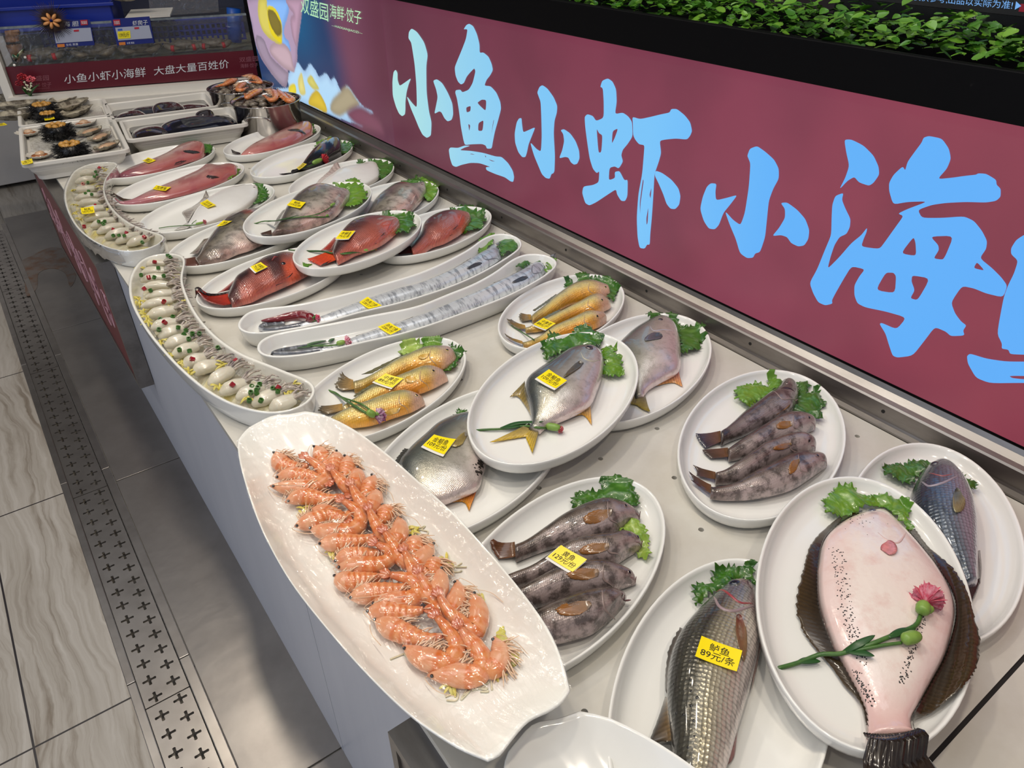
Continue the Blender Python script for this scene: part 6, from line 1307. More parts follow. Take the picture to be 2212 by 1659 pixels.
TB2 = tray('white tray of dark slimy fish below the red slogan board', pu((476, 228)), pu((234, 259)), pu((198, 227)), ZR, .064, 'white trays at the far end')
u1fl = pu((45, 357)); u1fr = pu((281, 322)); ud = np.array([-(u1fr-u1fl)[1], (u1fr-u1fl)[0]]); ud /= np.linalg.norm(ud)
TU1 = tray('white tray of urchins and scallops at the aisle corner', u1fr, u1fl, u1fl+ud*.500, ZR, .064, 'white trays at the far end')
u2fl = u1fl+ud*.515; u2fr = u1fr+ud*.515
TU2 = tray('white tray of oysters below the fish tank', u2fr, u2fl, u2fl+ud*.31, ZR, .064, 'white trays at the far end')
# dark slimy fish
SLIME = mat('dark_slimy_fish', srgb(30, 22, 24), 0.08, coat=1.0, mottle=(12, 0.6), mcol=srgb(46, 36, 34), bump=(14, 0.10, 0.004))
SLIMEB = mat('blue_black_slimy_fish', srgb(17, 17, 26), 0.08, coat=1.0, mottle=(10, 0.6), mcol=srgb(30, 34, 50), bump=(14, 0.10, 0.004))
BRINE = mat('dark_brine', srgb(20, 17, 18), 0.05, coat=0.5)
def slab(T, label, x0, x1, y0, y1, zc, hgt, m, seed, tail=None):
    c, ax, ay, W, D = T; nx, ny = 30, 20; V, F = [], []
    for s in (1, -1):
        for i in range(nx):
            for j in range(ny):
                a, b = i/(nx-1)*2-1, j/(ny-1)*2-1; r2 = max(0, 1-abs(a)**2.6)*max(0, 1-abs(b)**2.2)
                # round the outline
                A_r = a*math.sqrt(max(0, 1-b*b*.35)); B_r = b*math.sqrt(max(0, 1-a*a*.45))
                x = (x0+x1)/2+(x1-x0)/2*A_r; y = (y0+y1)/2+(y1-y0)/2*B_r
                z = zc+(hgt*(r2**.6)*(1+.35*noise.noise(Vector((x*2.2+seed, y*1.6, seed)))) if s > 0 else -.004*r2)
                p = c+ax*x*W/2+ay*y*D/2; V.append((p[0], p[1], z))
    k = nx*ny
    for i in range(nx-1):
        for j in range(ny-1): q = (i*ny+j, (i+1)*ny+j, (i+1)*ny+j+1, i*ny+j+1); F += [q, tuple(x+k for x in q[::-1])]
    root = mk('skate', V, F, m); tag(root, label, 'fish', 'dark slimy fish in the trays')
    return root
def fill_tray(T, z0, z1, m, name, label, cat):
    c, ax, ay, W, D = T; V, F = [], []; n = 32
    for ins, z, r in ((.047, z0, .03), (.036, (z0+z1)/2, .026), (.0255, z1, .022)):
        w, d = W-2*ins, D-2*ins
        for sx, sy, a0 in ((1, 1, 0), (-1, 1, 90), (-1, -1, 180), (1, -1, 270)):
            for k in range(8): a = math.radians(a0+90*k/7); q = c+ax*(sx*(w/2-r)+r*math.cos(a))+ay*(sy*(d/2-r)+r*math.sin(a)); V.append((q[0], q[1], z))
    for k in range(2):
        for i in range(n): F.append((k*n+i, k*n+(i+1) % n, (k+1)*n+(i+1) % n, (k+1)*n+i))
    F += [tuple(range(n-1, -1, -1)), tuple(2*n+i for i in range(n))]
    return tag(mk(name, V, F, m, smooth=False), label, cat, kind='stuff')
def brine(T, z, label): fill_tray(T, ZR-.0565, z, BRINE, 'brine', label, 'brine')
brine(TB1, ZR-.022, 'dark liquid in the tray of slimy fish nearest the plates'); brine(TB2, ZR-.024, 'dark liquid in the tray of slimy fish below the board')
slab(TB1, 'brown rounded slimy fish at the aisle end of the front tray', -.88, -.25, -.86, .6, ZR-.022, .016, SLIME, 1)
slab(TB1, 'large blue black slimy fish folded across the front tray', -.42, .90, -.84, .84, ZR-.020, .022, SLIMEB, 2)
slab(TB1, 'small dark slimy lobe over the far rim of the front tray', .28, .62, .45, .95, ZR-.010, .018, SLIME, 3)
slab(TB2, 'brown domed slimy fish at the aisle end of the back tray', -.86, -.30, -.85, .2, ZR-.024, .022, SLIME, 4)
slab(TB2, 'large brown domed slimy fish in the middle of the back tray', -.20, .42, -.7, .55, ZR-.024, .030, SLIME, 5)
slab(TB2, 'dark slimy wing along the far side of the back tray', -.55, .10, .0, .8, ZR-.026, .014, SLIMEB, 6)
slab(TB2, 'dark slimy tail at the rail end of the back tray', .25, .85, -.6, .5, ZR-.026, .010, SLIME, 7)
# crushed ice under film in the urchin tray
c, ax, ay, W, D = TU1
ICE = mat('crushed_ice', srgb(196, 194, 186), 0.15, coat=0.6, mottle=(60, 0.5), mcol=srgb(150, 146, 136), bump=(45, 0.9, 0.006), stretch=(1.6, .6, 1))
fill_tray(TU1, ZR-.0565, ZR-.020, ICE, 'crushed_ice', 'crushed ice bed in the urchin tray', 'ice'); fill_tray(TU2, ZR-.0565, ZR-.022, ICE, 'crushed_ice', 'crushed ice bed in the oyster tray', 'ice')
URB = mat('black_urchin_spines', srgb(10, 9, 9), 0.35); ROE = mat('orange_urchin_roe', srgb(188, 140, 64), 0.4, mottle=(140, 0.5), mcol=srgb(150, 104, 44), bump=(160, 0.4, 0.001), sss=0.1)
def urchin(label, px, py, R, z, seed):
    r_ = np.random.default_rng(seed); p = U(px, py, z+.03); p[2] = z; root = empty('sea_urchin', p, label, 'sea urchin', 'opened sea urchins'); n = 26
    prof = [(.15, .0), (.75, .004), (1, .016), (1, .030), (.9, .040), (.78, .043), (.66, .040), (.60, .026), (.0, .022)]
    V, F = [], []
    for rr, zz in prof: V += [(p[0]+R*.72*rr*math.cos(2*math.pi*k/n), p[1]+R*.72*rr*math.sin(2*math.pi*k/n), z+zz*R/.055) for k in range(n)]
    for i in range(len(prof)-1):
        for k in range(n): F.append((i*n+k, i*n+(k+1) % n, (i+1)*n+(k+1) % n, (i+1)*n+k))
    mk('shell', V, F, URB, root)
    sv = []
    for k in range(420):
        th = r_.uniform(0, 6.283); h = r_.uniform(.002, .046)*R/.055; rad = R*.70*(1-.25*max(0, (h*.055/R-.03)/.02)); a = p+np.array([rad*math.cos(th), rad*math.sin(th), h]); d = np.array([math.cos(th+r_.uniform(-.35, .35)), math.sin(th+r_.uniform(-.35, .35)), r_.uniform(-.5, .55)]); L = R*r_.uniform(.22, .42)
        b = a+d*L; b[2] = max(b[2], z+.001); sv.append(tube([a, b], [.0011, .0002], 4, cap=False))
    v, f = join(sv); mk('spines', v, f, URB, root)
    rv = []
    for k in range(7):
        th = 6.283*k/7+r_.uniform(-.2, .2); q = p+np.array([R*.40*math.cos(th), R*.40*math.sin(th), .038*R/.055]); t = np.array([math.cos(th+1.2), math.sin(th+1.2), 0]); e = R*r_.uniform(.12, .24)
        rv.append(tube(spline([q-t*e, q+np.array([0, 0, .006]), q+t*e], 10), R*.15*np.array([.4, .8, 1, 1.1, 1.1, 1.1, 1.05, 1, .8, .4]), 9, squash=.8))
    v, f = join(rv); mk('roe', v, f, ROE, root)
z1 = ZR-.0195
urchin('opened black sea urchin at the front edge of its tray', 153, 322, .058, z1, 1)
urchin('opened black sea urchin behind the front one, by the scallop', 124, 281, .058, z1, 2)
urchin('opened black sea urchin among the oysters, farthest back', 93, 236, .060, ZR-.0215, 3)
urchin('opened black sea urchin tucked behind the yellow tag', 104, 250, .048, ZR-.0215, 4)
SHW = mat('pale_scallop_shell', srgb(200, 196, 186), 0.3, coat=0.3, mottle=(30, 0.4), mcol=srgb(170, 160, 148)); SHD = mat('rough_oyster_shell', srgb(168, 160, 142), 0.5, mottle=(38, 0.85, 0.42, 0.6), mcol=srgb(62, 52, 42), bump=(50, 1.0, 0.006)); FLE = mat('shellfish_flesh', srgb(196, 164, 132), 0.15, coat=0.8, mottle=(50, 0.5), mcol=srgb(168, 120, 84), sss=0.2); MAN = mat('orange_scallop_mantle', srgb(158, 92, 44), 0.2, coat=0.7, mottle=(90, 0.5), mcol=srgb(110, 60, 30))
def shell_half(p, dirv, L, Wd, dep, ribs, m, root, name, rough=0.0, seed=0):
    d = np.array([dirv[0], dirv[1], 0.0]); d /= np.linalg.norm(d); s = np.array([-d[1], d[0], 0]); n = 32; V, F = [], []
    rings = 8
    for side in (1, -1):
        for i in range(rings+1):
            t = i/rings
            for k in range(n):
                th = 2*math.pi*k/n; rb = 1+(.035*math.cos(th*ribs)*t if ribs else 0)+(rough*noise.noise(Vector((math.cos(th)*3+seed, math.sin(th)*3, t*2))) if rough else 0)
                q = p+d*L*t*rb*math.cos(th)+s*Wd*t*rb*math.sin(th)*(1-.25*math.cos(th) if not ribs else 1); zz = dep*t*t*t+(.0012*math.cos(th*ribs)*t if ribs else 0)+(rough*.02*noise.noise(Vector((math.cos(th)*4+seed, math.sin(th)*4, t*5))) if rough else 0)
                V.append((q[0], q[1], p[2]+max(zz, 0)+(.0015 if side > 0 else 0)))
    K = (rings+1)*n
    for i in range(rings):
        for k in range(n): q = (i*n+k, i*n+(k+1) % n, (i+1)*n+(k+1) % n, (i+1)*n+k); F += [q, tuple(x+K for x in q[::-1])]
    for k in range(n): F.append((rings*n+k, rings*n+(k+1) % n, K+rings*n+(k+1) % n, K+rings*n+k))
    mk(name, V, F, m, root)
def blobm(p, d, L, Wd, h, m, root, name, seed, parent_z=0):
    d = np.array([d[0], d[1], 0.0]); d /= np.linalg.norm(d); s = np.array([-d[1], d[0], 0]); V, F = [], []; n, r = 18, 9
    for i in range(r+1):
        ph = math.pi*i/r
        for k in range(n):
            th = 2*math.pi*k/n; q = np.array([math.cos(th)*math.sin(ph), math.sin(th)*math.sin(ph), math.cos(ph)]); w = 1+.16*noise.noise(Vector(tuple(q*2+seed))); V.append(p+d*L*q[0]*w+s*Wd*q[1]*w+np.array([0, 0, h*(q[2]*w+.4)]))
    for i in range(r):
        for k in range(n): F.append((i*n+k, i*n+(k+1) % n, (i+1)*n+(k+1) % n, (i+1)*n+k))
    mk(name, V, F, m, root)
def scallop(label, px, py, R, z, d, seed):
    p = U(px, py, z+.006); p[2] = z; root = empty('scallop', p, label, 'scallop', 'opened scallops'); shell_half(p, d, R, R*.95, R*.32, 16, SHW, root, 'shell')
    blobm(p+np.array([0, 0, .006]), d, R*.62, R*.55, .006, MAN, root, 'mantle', seed); blobm(p+np.array([R*.05, -R*.1, .010]), d, R*.36, R*.34, .009, FLE, root, 'flesh', seed+3)
def oyster(label, px, py, L, z, d, seed, deep=True):
    p = U(px, py, z+.008); p[2] = z; root = empty('oyster', p, label, 'oyster', 'opened oysters'); shell_half(p, d, L, L*.46, L*.26, 0, SHD, root, 'shell', .22, seed)
    blobm(p+np.array([0, 0, .008]), d, L*.66, L*.30, .007, FLE if deep else mat('pale_oyster_flesh', srgb(190, 182, 160), 0.12, coat=0.9, mottle=(40, 0.4), mcol=srgb(150, 138, 112)), root, 'flesh', seed)
scallop('opened scallop with brown orange flesh at the back aisle corner', 62, 289, .042, z1, (.9, -.3), 1)
scallop('opened scallop at the front aisle corner beside the yellow tag', 86, 337, .040, z1, (.9, -.3), 2)
scallop('opened scallop at the back inner corner of the urchin tray', 180, 268, .046, z1, (.9, .3), 3)
oyster('opened oyster behind two others beside the front urchin', 196, 285, .055, z1, (.75, .6), 4)
oyster('opened oyster in the middle of the three beside the front urchin', 217, 297, .055, z1, (.7, .7), 5)
oyster('opened oyster nearest the front inner corner of the urchin tray', 232, 316, .052, z1, (.85, .5), 6)
z2 = ZR-.0215
for i, (lab, px, py, L, d) in enumerate((('big opened oyster against the far rim of the oyster tray', 128, 203, .085, (.9, .3)), ('big opened oyster second from the far rim, inner side', 145, 217, .085, (.7, .7)), ('big opened oyster third from the far rim, inner side', 155, 232, .090, (.7, .7)), ('big opened oyster nearest the urchin tray, inner side', 166, 245, .080, (.75, .6)), ('pale opened oyster at the aisle side, farthest back', 30, 214, .085, (.9, -.3)), ('pale opened oyster at the aisle side, in the middle', 42, 232, .095, (.95, -.2)), ('pale opened oyster at the aisle side, nearest the urchin tray', 48, 252, .10, (1, 0)))):
    oyster(lab, px, py, L, z2+.004*(i % 3), d, 20+i, False)
def tray_tag(label, txt, quad, z): price_tag(label, txt, quad, [], z)
tray_tag('yellow price tag above the middle urchin', '海胆\n29元/个', [(92, 247), (111, 244), (119, 257), (97, 261)], ZR+.006)
tray_tag('yellow price tag stuck on the front rim of the urchin tray', '扇贝\n9元/个', [(45, 349), (69, 343), (72, 352), (49, 357)], ZR+.002)
tray_tag('yellow price tag at the aisle edge of the oyster tray', '生蚝\n12元/个', [(-6, 268), (9, 266), (16, 270), (-4, 273)], ZR+.002)
tray_tag('yellow price tag on the film over the short crescent dish', '鱿鱼\n58元/份', [(174, 450), (202, 446), (205, 460), (177, 463)], CT+HC+.002)

# ------------------------------------------------------------------ steel pots
POT = mat('polished_pot_steel', srgb(178, 174, 170), 0.16, metal=1.0, bump=(50, 0.04), stretch=(1, 1, .2)); CLAM = mat('grey_clam_shell', srgb(118, 108, 94), 0.3, coat=0.4, mottle=(45, 0.7), mcol=srgb(66, 56, 46)); MUS = mat('dark_mussel_shell', srgb(48, 40, 38), 0.25, coat=0.4, mottle=(30, 0.5), mcol=srgb(96, 70, 50))
def pot(label, c, R, zr, seed):
    z0 = CT; prof = [(0, .001), (.86, 0), (.90, .006), (.925, zr-z0-.020), (.945, zr-z0-.018), (.955, zr-z0-.006), (1.0, zr-z0-.002), (1.0, zr-z0), (.96, zr-z0), (.93, zr-z0-.008), (.90, zr-z0-.026), (.88, .012), (0, .010)]; n = 64; V, F, idx = [], [], []
    for r, zz in prof:
        k = 1 if r == 0 else n; idx.append((len(V), k)); V += [(c[0]+R*r*math.cos(2*math.pi*i/n), c[1]+R*r*math.sin(2*math.pi*i/n), z0+zz) for i in range(k)]
    for (p0, k0), (p1, k1) in zip(idx[:-1], idx[1:]):
        for i in range(n):
            j = (i+1) % n
            F.append((p0, p1+j, p1+i) if k0 == 1 else ((p0+i, p0+j, p1) if k1 == 1 else (p0+i, p0+j, p1+j, p1+i)))
    root = empty('cooking_pot', (c[0], c[1], z0), label, 'pot', 'steel pots of shellfish'); mk('pot_body', V, F, POT, root)
    for th in (-2.25, 0.9):
        a = np.array([math.cos(th), math.sin(th), 0]); s = np.array([-a[1], a[0], 0]); b = np.array([c[0], c[1], zr-.045])+a*R*.925
        P = spline([b-s*.042, b-s*.036+a*.014+np.array([0, 0, .010]), b+a*.024+np.array([0, 0, .016]), b+s*.036+a*.014+np.array([0, 0, .010]), b+s*.042], 24); v, f = tube(P, .003, 8); h = mk('handle', v, f, POT, root)
        rv = []
        for q in (-.042, .042):
            o = b+s*q; v2, f2, _ = dome(o-a*.001, a, .0065, .005, ((0, 0, 0),)*3, 4, 12); rv.append((v2, f2))
        v, f = join(rv); mk('bracket', v, f, POT, root)
    r_ = np.random.default_rng(seed); zs = zr-.022
    v, f = [], []
    disc = [(c[0]+R*.895*math.cos(2*math.pi*i/40), c[1]+R*.895*math.sin(2*math.pi*i/40), zs-.012) for i in range(40)]
    tag(mk('broth', disc, [tuple(range(40))], mat('dark_broth', srgb(50, 40, 28), .1)), 'brown broth in the ' + ('front' if seed == 1 else 'back') + ' steel pot', 'broth', kind='stuff')
    where = 'front' if seed == 1 else 'back'
    pts = []
    for k in range(900):
        th, rr = r_.uniform(0, 6.283), R*.80*math.sqrt(r_.uniform(0, 1)); q = np.array([rr*math.cos(th), rr*math.sin(th)])
        if all(np.linalg.norm(q-o) > .0225 for o in pts): pts.append(q)
        if len(pts) > 46: break
    for i, q in enumerate(pts):
        p = np.array([c[0]+q[0], c[1]+q[1], zs-.008+.020*(1-(np.linalg.norm(q)/R)**2)+r_.uniform(0, .004)]); th = r_.uniform(0, 6.283); d = (math.cos(th), math.sin(th)); k = r_.random()
        root2 = empty('clam', p, f'grey clam heaped in the {where} steel pot' if k < .7 else f'dark mussel heaped in the {where} steel pot', 'clam' if k < .7 else 'mussel', f'shellfish in the {where} pot')
        if k < .7: blobm(p, d, .0155, .0130, .0095, CLAM, root2, 'shell', i)
        else: root2.name = 'mussel'; blobm(p, d, .024, .0115, .009, MUS, root2, 'shell', i)
    return zs
ZPOT = CT+.115
p1c = (U(499, 214, ZPOT)[:2]+U(657, 214, ZPOT)[:2])/2; p2c = (U(451, 190, ZPOT)[:2]+U(600, 181, ZPOT)[:2])/2
RP = .127
p1c[0] = min(p1c[0], 1.058-RP); p2c[0] = min(p2c[0], 1.058-RP); 
if np.linalg.norm(p1c-p2c) < 2*RP+.004: p2c = p1c+(p2c-p1c)/np.linalg.norm(p2c-p1c)*(2*RP+.004)
pot('steel pot of clams and prawns in front', p1c, RP, ZPOT, 1); pot('steel pot of clams and prawns behind, under the lightbox', p2c, RP, ZPOT, 2)
def cpot(*p): return [(440+x/9.217, 150+y/9.217) for x, y in p]
for lab, path, g in (('orange prawn on the aisle side of the front pot', [(1180, 385), (1080, 440), (960, 500), (860, 560), (830, 490)], 0), ('pink prawn curled in the middle of the front pot', [(1190, 400), (1380, 440), (1430, 570), (1330, 610), (1210, 520)], 0), ('orange prawn on the rail side of the front pot', [(1450, 390), (1540, 500), (1680, 620), (1770, 590), (1620, 470)], 0),
 ('orange prawn on the aisle side of the back pot', [(680, 190), (540, 240), (420, 300), (300, 330)], 1), ('orange prawn at the near edge of the back pot', [(850, 260), (750, 320), (680, 400), (770, 410), (840, 370)], 1), ('large orange prawn on top of the back pot', [(760, 130), (900, 140), (1060, 190), (1130, 260), (960, 250)], 1)):
    zz = ZPOT+.008; prawn(lab, 'prawns on the two steel pots', [U(*q, zz) for q in cpot(*path)], 1.0, 1, 0, True, seed=int(path[0][0]))

# ------------------------------------------------------------------ the long lightbox sign
XLB = 1.1005
def LB(px, py): p = UX(px, py, XLB); return (p[1], p[2])
def emit(name, strength=1.0, rough=0.35):
    m = bpy.data.materials.new(name); m.use_nodes = True; b = m.node_tree.nodes['Principled BSDF']; b.inputs['Base Color'].default_value = (0.01, 0.01, 0.01, 1); b.inputs['Roughness'].default_value = rough; b.inputs['Emission Strength'].default_value = strength
    return m
def flat_emit(name, rgb, k=1.0):
    m = emit(name, k); m.node_tree.nodes['Principled BSDF'].inputs['Emission Color'].default_value = (*srgb(*rgb), 1); return m
def grad_emit(name, stops, k=1.0, blotch=0.0, bc=(0, 0, 0)):
    """printed film lit from behind; the colour runs along the box (world y)"""
    m = emit(name, k); N, L = nt(m); b = N['Principled BSDF']; g = N.new('ShaderNodeNewGeometry'); s = N.new('ShaderNodeSeparateXYZ'); L.new(g.outputs['Position'], s.inputs[0])
    mr = N.new('ShaderNodeMapRange'); mr.inputs['From Min'].default_value = 0.0; mr.inputs['From Max'].default_value = 3.4; L.new(s.outputs['Y'], mr.inputs['Value'])
    rp = N.new('ShaderNodeValToRGB'); e = rp.color_ramp.elements
    while len(e) < len(stops): e.new(0.5)
    for q, (y, c) in zip(e, stops): q.position = y/3.4; q.color = (*srgb(*c), 1)
    L.new(mr.outputs[0], rp.inputs[0]); cur = rp.outputs[0]
    if blotch:
        no = N.new('ShaderNodeTexNoise'); no.inputs['Scale'].default_value = 4.5; no.inputs['Detail'].default_value = 2; L.new(g.outputs['Position'], no.inputs['Vector'])
        mx = N.new('ShaderNodeMix'); mx.data_type = 'RGBA'; mu = N.new('ShaderNodeMapRange'); mu.inputs['From Min'].default_value = .4; mu.inputs['From Max'].default_value = .7; mu.inputs['To Max'].default_value = blotch; L.new(no.outputs['Fac'], mu.inputs['Value']); L.new(mu.outputs[0], mx.inputs['Factor']); L.new(cur, mx.inputs['A']); mx.inputs['B'].default_value = (*srgb(*bc), 1); cur = mx.outputs['Result']
    L.new(cur, b.inputs['Emission Color']); return m
lb = empty('lightbox_sign', (1.14, 1.3, ZL0), 'long red backlit sign with big pale blue brush characters', 'lightbox sign')
YE = LB(560, 95)[0]
YE = 3.335
RED_P = grad_emit('red_backlit_film', [(0.0, (150, 60, 74)), (0.75, (138, 60, 82)), (1.45, (122, 52, 74)), (2.1, (98, 46, 66)), (2.38, (120, 70, 92)), (2.50, (96, 96, 124)), (2.62, (34, 92, 132)), (3.0, (22, 84, 128)), (3.3, (60, 110, 150))], 1.0, .35, (92, 40, 58))
v, f = box(XLB, 1.30, -0.9, YE, ZL0, ZL1); mk('illuminated_panel', v, f, RED_P, lb, smooth=False)
mk('frame_edge', *box(XLB-.0008, XLB+.006, -0.9, YE, ZL0-.0005, ZL0+.004), BLACK, lb, smooth=False)
def chaikin(P, rs=(.16, .22)):
    P = np.array(P)
    for r in rs: Q = np.roll(P, -1, 0); P = np.stack([P*(1-r)+Q*r, P*r+Q*(1-r)], 1).reshape(-1, 2)
    return [tuple(p) for p in P]
def on_box(polys, name, m, lift, depth=.0006, parent=lb):
    W = [chaikin([LB(*p) for p in q]) for q in polys]; v, f = fill2d(W, depth)
    v = np.c_[np.full(len(v), XLB-lift)-v[:, 2], v[:, 0], v[:, 1]]; return mk(name, v, f, m, parent, smooth=False)
BLUE_P = grad_emit('pale_blue_backlit_film', [(0.3, (96, 178, 255)), (0.75, (98, 182, 255)), (1.05, (122, 200, 255)), (1.4, (126, 202, 252)), (1.75, (150, 214, 244)), (2.1, (178, 232, 232))], 1.0)
d3 = A_(2.949, 800, 30); d4 = A_(2.3046, 1480, 260)
CHARS = [
 [d3((245,155),(248,115),(265,92),(300,115),(345,180),(368,260),(358,330),(360,500),(375,620),(392,690),(388,770),(380,780),(362,790),(335,770),(310,720),(290,670),(262,605),(232,520),(270,570),(300,600),(296,450),(285,320),(268,210),(262,180)), d3((150,370),(163,355),(175,375),(175,420),(188,460),(225,435),(262,408),(245,450),(232,500),(225,560),(225,610),(222,640),(205,652),(185,635),(165,590),(145,520),(143,430)), d3((402,425),(425,415),(460,440),(495,500),(525,570),(530,640),(520,675),(495,685),(475,665),(455,625),(440,620),(410,637),(420,590),(432,530),(422,480))],
 [d3((597,98),(615,70),(632,62),(658,78),(682,130),(698,195),(698,248),(722,245),(755,272),(775,318),(783,358),(765,392),(742,420),(728,457),(768,460),(805,500),(830,560),(835,605),(815,680),(795,750),(783,810),(775,858),(745,858),(738,838),(715,828),(650,830),(605,835),(595,800),(580,720),(568,620),(555,540),(543,500),(548,485),(575,482),(588,500),(630,483),(655,440),(673,365),(665,345),(640,370),(615,400),(598,440),(580,450),(560,430),(545,390),(540,340),(560,290),(585,230),(612,160),(622,100),(612,97)),
  d3((612,595),(643,585),(640,620),(615,628)), d3((683,565),(712,545),(742,548),(738,620),(700,585)), d3((625,698),(640,710),(632,750)), d3((688,745),(690,695),(725,675),(718,745)), d3((770,790),(785,680),(792,670)),
  d3((502,865),(512,850),(560,854),(602,838),(640,840),(600,852),(570,868),(640,872),(718,884),(800,908),(838,910),(880,950),(910,1000),(918,1040),(912,1070),(895,1066),(860,1040),(800,1020),(742,995),(738,975),(770,975),(700,950),(640,948),(580,962),(548,975),(525,965),(510,920)), d3((632,893),(650,890),(672,897)), d3((730,900),(740,905),(738,918)), d3((752,925),(770,930),(800,940),(775,938))],
 [d3((1066,500),(1080,465),(1098,453),(1130,475),(1170,530),(1193,585),(1190,630),(1175,680),(1170,760),(1178,900),(1175,1000),(1168,1015),(1155,1020),(1145,1050),(1120,1045),(1095,1020),(1070,960),(1045,900),(1020,815),(1060,860),(1090,878),(1095,780),(1092,650),(1088,560),(1075,525)), d3((935,690),(950,665),(965,663),(968,700),(975,755),(1010,740),(1054,720),(1030,780),(1010,830),(1000,880),(990,912),(970,912),(945,880),(925,820),(922,760)), d3((1215,740),(1235,733),(1275,760),(1310,810),(1332,870),(1335,920),(1320,955),(1300,960),(1280,945),(1265,915),(1245,910),(1205,920),(1225,870),(1238,810),(1232,765))],
 [d3((1468,465),(1480,425),(1515,410),(1545,430),(1568,480),(1572,560),(1560,638),(1610,628),(1645,652),(1670,688),(1673,780),(1640,830),(1610,865),(1600,900),(1612,940),(1585,985),(1560,970),(1525,980),(1520,1060),(1562,1045),(1560,1005),(1590,1000),(1620,1060),(1642,1055),(1640,1160),(1625,1192),(1600,1190),(1575,1150),(1568,1115),(1500,1160),(1440,1200),(1398,1220),(1372,1205),(1352,1140),(1360,1098),(1420,1090),(1458,1072),(1462,1000),(1445,1015),(1420,985),(1400,920),(1385,820),(1372,720),(1368,655),(1385,638),(1420,650),(1440,682),(1490,662),(1490,560),(1485,480),(1478,468)),
  d3((1443,725),(1460,760),(1482,772),(1475,880),(1455,885)), d3((1545,745),(1582,728),(1560,790),(1540,830)),
  d3((1672,655),(1720,670),(1790,655),(1850,640),(1910,628),(1920,605),(1955,605),(2005,645),(2040,690),(2052,745),(2040,775),(2020,800),(1950,793),(1880,800),(1845,808),(1855,885),(1840,940),(1812,1020),(1805,1150),(1795,1300),(1785,1400),(1782,1470),(1765,1468),(1750,1495),(1718,1490),(1705,1420),(1700,1300),(1710,1150),(1735,1020),(1745,900),(1750,835),(1715,830),(1690,800),(1677,770),(1676,700)), d3((1738,1050),(1745,1060),(1725,1200),(1722,1290),(1718,1200)), d3((1780,1150),(1795,1100),(1788,1180)), d3((1760,1300),(1775,1220),(1770,1330),(1762,1345)),
  d3((1820,998),(1860,1012),(1920,1055),(1965,1110),(1978,1160),(1970,1215),(1945,1243),(1915,1240),(1890,1210),(1870,1150),(1840,1080),(1815,1030))],
 [d4((312,175),(325,140),(360,127),(400,155),(445,195),(468,240),(468,290),(440,340),(418,400),(408,500),(400,580),(375,655),(350,662),(340,683),(310,685),(275,660),(255,590),(225,520),(200,450),(240,495),(278,522),(300,460),(320,330),(328,215),(318,190)), d4((110,330),(130,312),(158,315),(152,355),(155,398),(210,385),(263,370),(225,420),(192,460),(170,520),(150,542),(120,538),(95,500),(77,440),(90,380)), d4((478,410),(510,408),(560,445),(600,490),(620,545),(615,590),(595,622),(565,627),(530,610),(510,580),(480,570),(436,575),(470,535),(500,485),(500,440))],
 [d4((795,95),(830,95),(890,125),(940,175),(965,230),(968,270),(940,310),(918,325),(868,308),(845,280),(810,300),(770,343),(800,285),(820,225),(805,160)),
  d4((750,375),(790,360),(782,395),(800,440),(825,490),(822,530),(805,565),(770,580),(745,620),(725,680),(710,740),(770,680),(830,610),(880,570),(908,533),(905,555),(890,590),(878,628),(970,640),(1000,600),(1050,530),(1090,475),(1062,463),(1110,440),(1212,402),(1110,405),(1038,418),(1018,350),(1018,310),(1040,270),(1085,228),(1098,250),(1110,205),(1150,150),(1180,110),(1190,85),(1215,77),(1280,90),(1315,140),(1325,190),(1305,240),(1258,292),(1330,285),(1400,275),(1450,270),(1460,263),(1500,265),(1550,295),(1552,320),(1573,340),(1572,380),(1550,400),(1500,408),(1400,405),(1300,410),(1230,420),(1160,445),(1180,485),(1280,485),(1390,477),(1440,500),(1480,550),(1505,600),(1500,640),(1468,685),(1530,735),(1575,780),(1606,822),(1585,880),(1500,860),(1440,835),(1380,823),(1325,905),(1345,960),(1375,1000),(1402,1020),(1385,1045),(1393,1070),(1325,1073),(1300,1050),(1245,1027),(1190,1100),(1135,1170),(1060,1180),(1035,1170),(1015,1110),(1000,1060),(970,1012),(980,1007),(1055,1040),(1105,980),(1000,950),(900,930),(860,910),(845,870),(845,820),(870,775),(898,740),(830,725),(790,790),(750,860),(732,895),(735,912),(700,920),(665,905),(640,860),(622,808),(660,740),(700,640),(730,570),(732,480),(735,420)),
  d4((1075,662),(1140,578),(1150,610),(1153,675)), d4((1222,577),(1340,573),(1300,670),(1285,693),(1238,687),(1265,645),(1262,620)), d4((950,845),(1000,757),(1040,757),(1053,775),(1047,860)), d4((1132,770),(1223,785),(1160,895),(1122,885),(1145,845),(1128,800)), d4((1437,735),(1455,703),(1495,748))],
 [d4((1687,570),(1650,595),(1625,635),(1625,665),(1660,697),(1640,760),(1610,820),(1588,880),(1555,1060),(1580,1110),(1578,1135),(1612,1140),(1620,1162),(1687,1165),(1765,1165),(1765,540)), d4((1405,1172),(1420,1160),(1500,1185),(1600,1200),(1765,1200),(1765,1310),(1687,1305),(1520,1307),(1450,1280),(1410,1210)), d4((1615,1272),(1640,1270),(1758,1272),(1758,1288),(1687,1288),(1630,1282))],
]
for ch_ in CHARS: on_box(ch_, 'brush_character', BLUE_P, .0012)
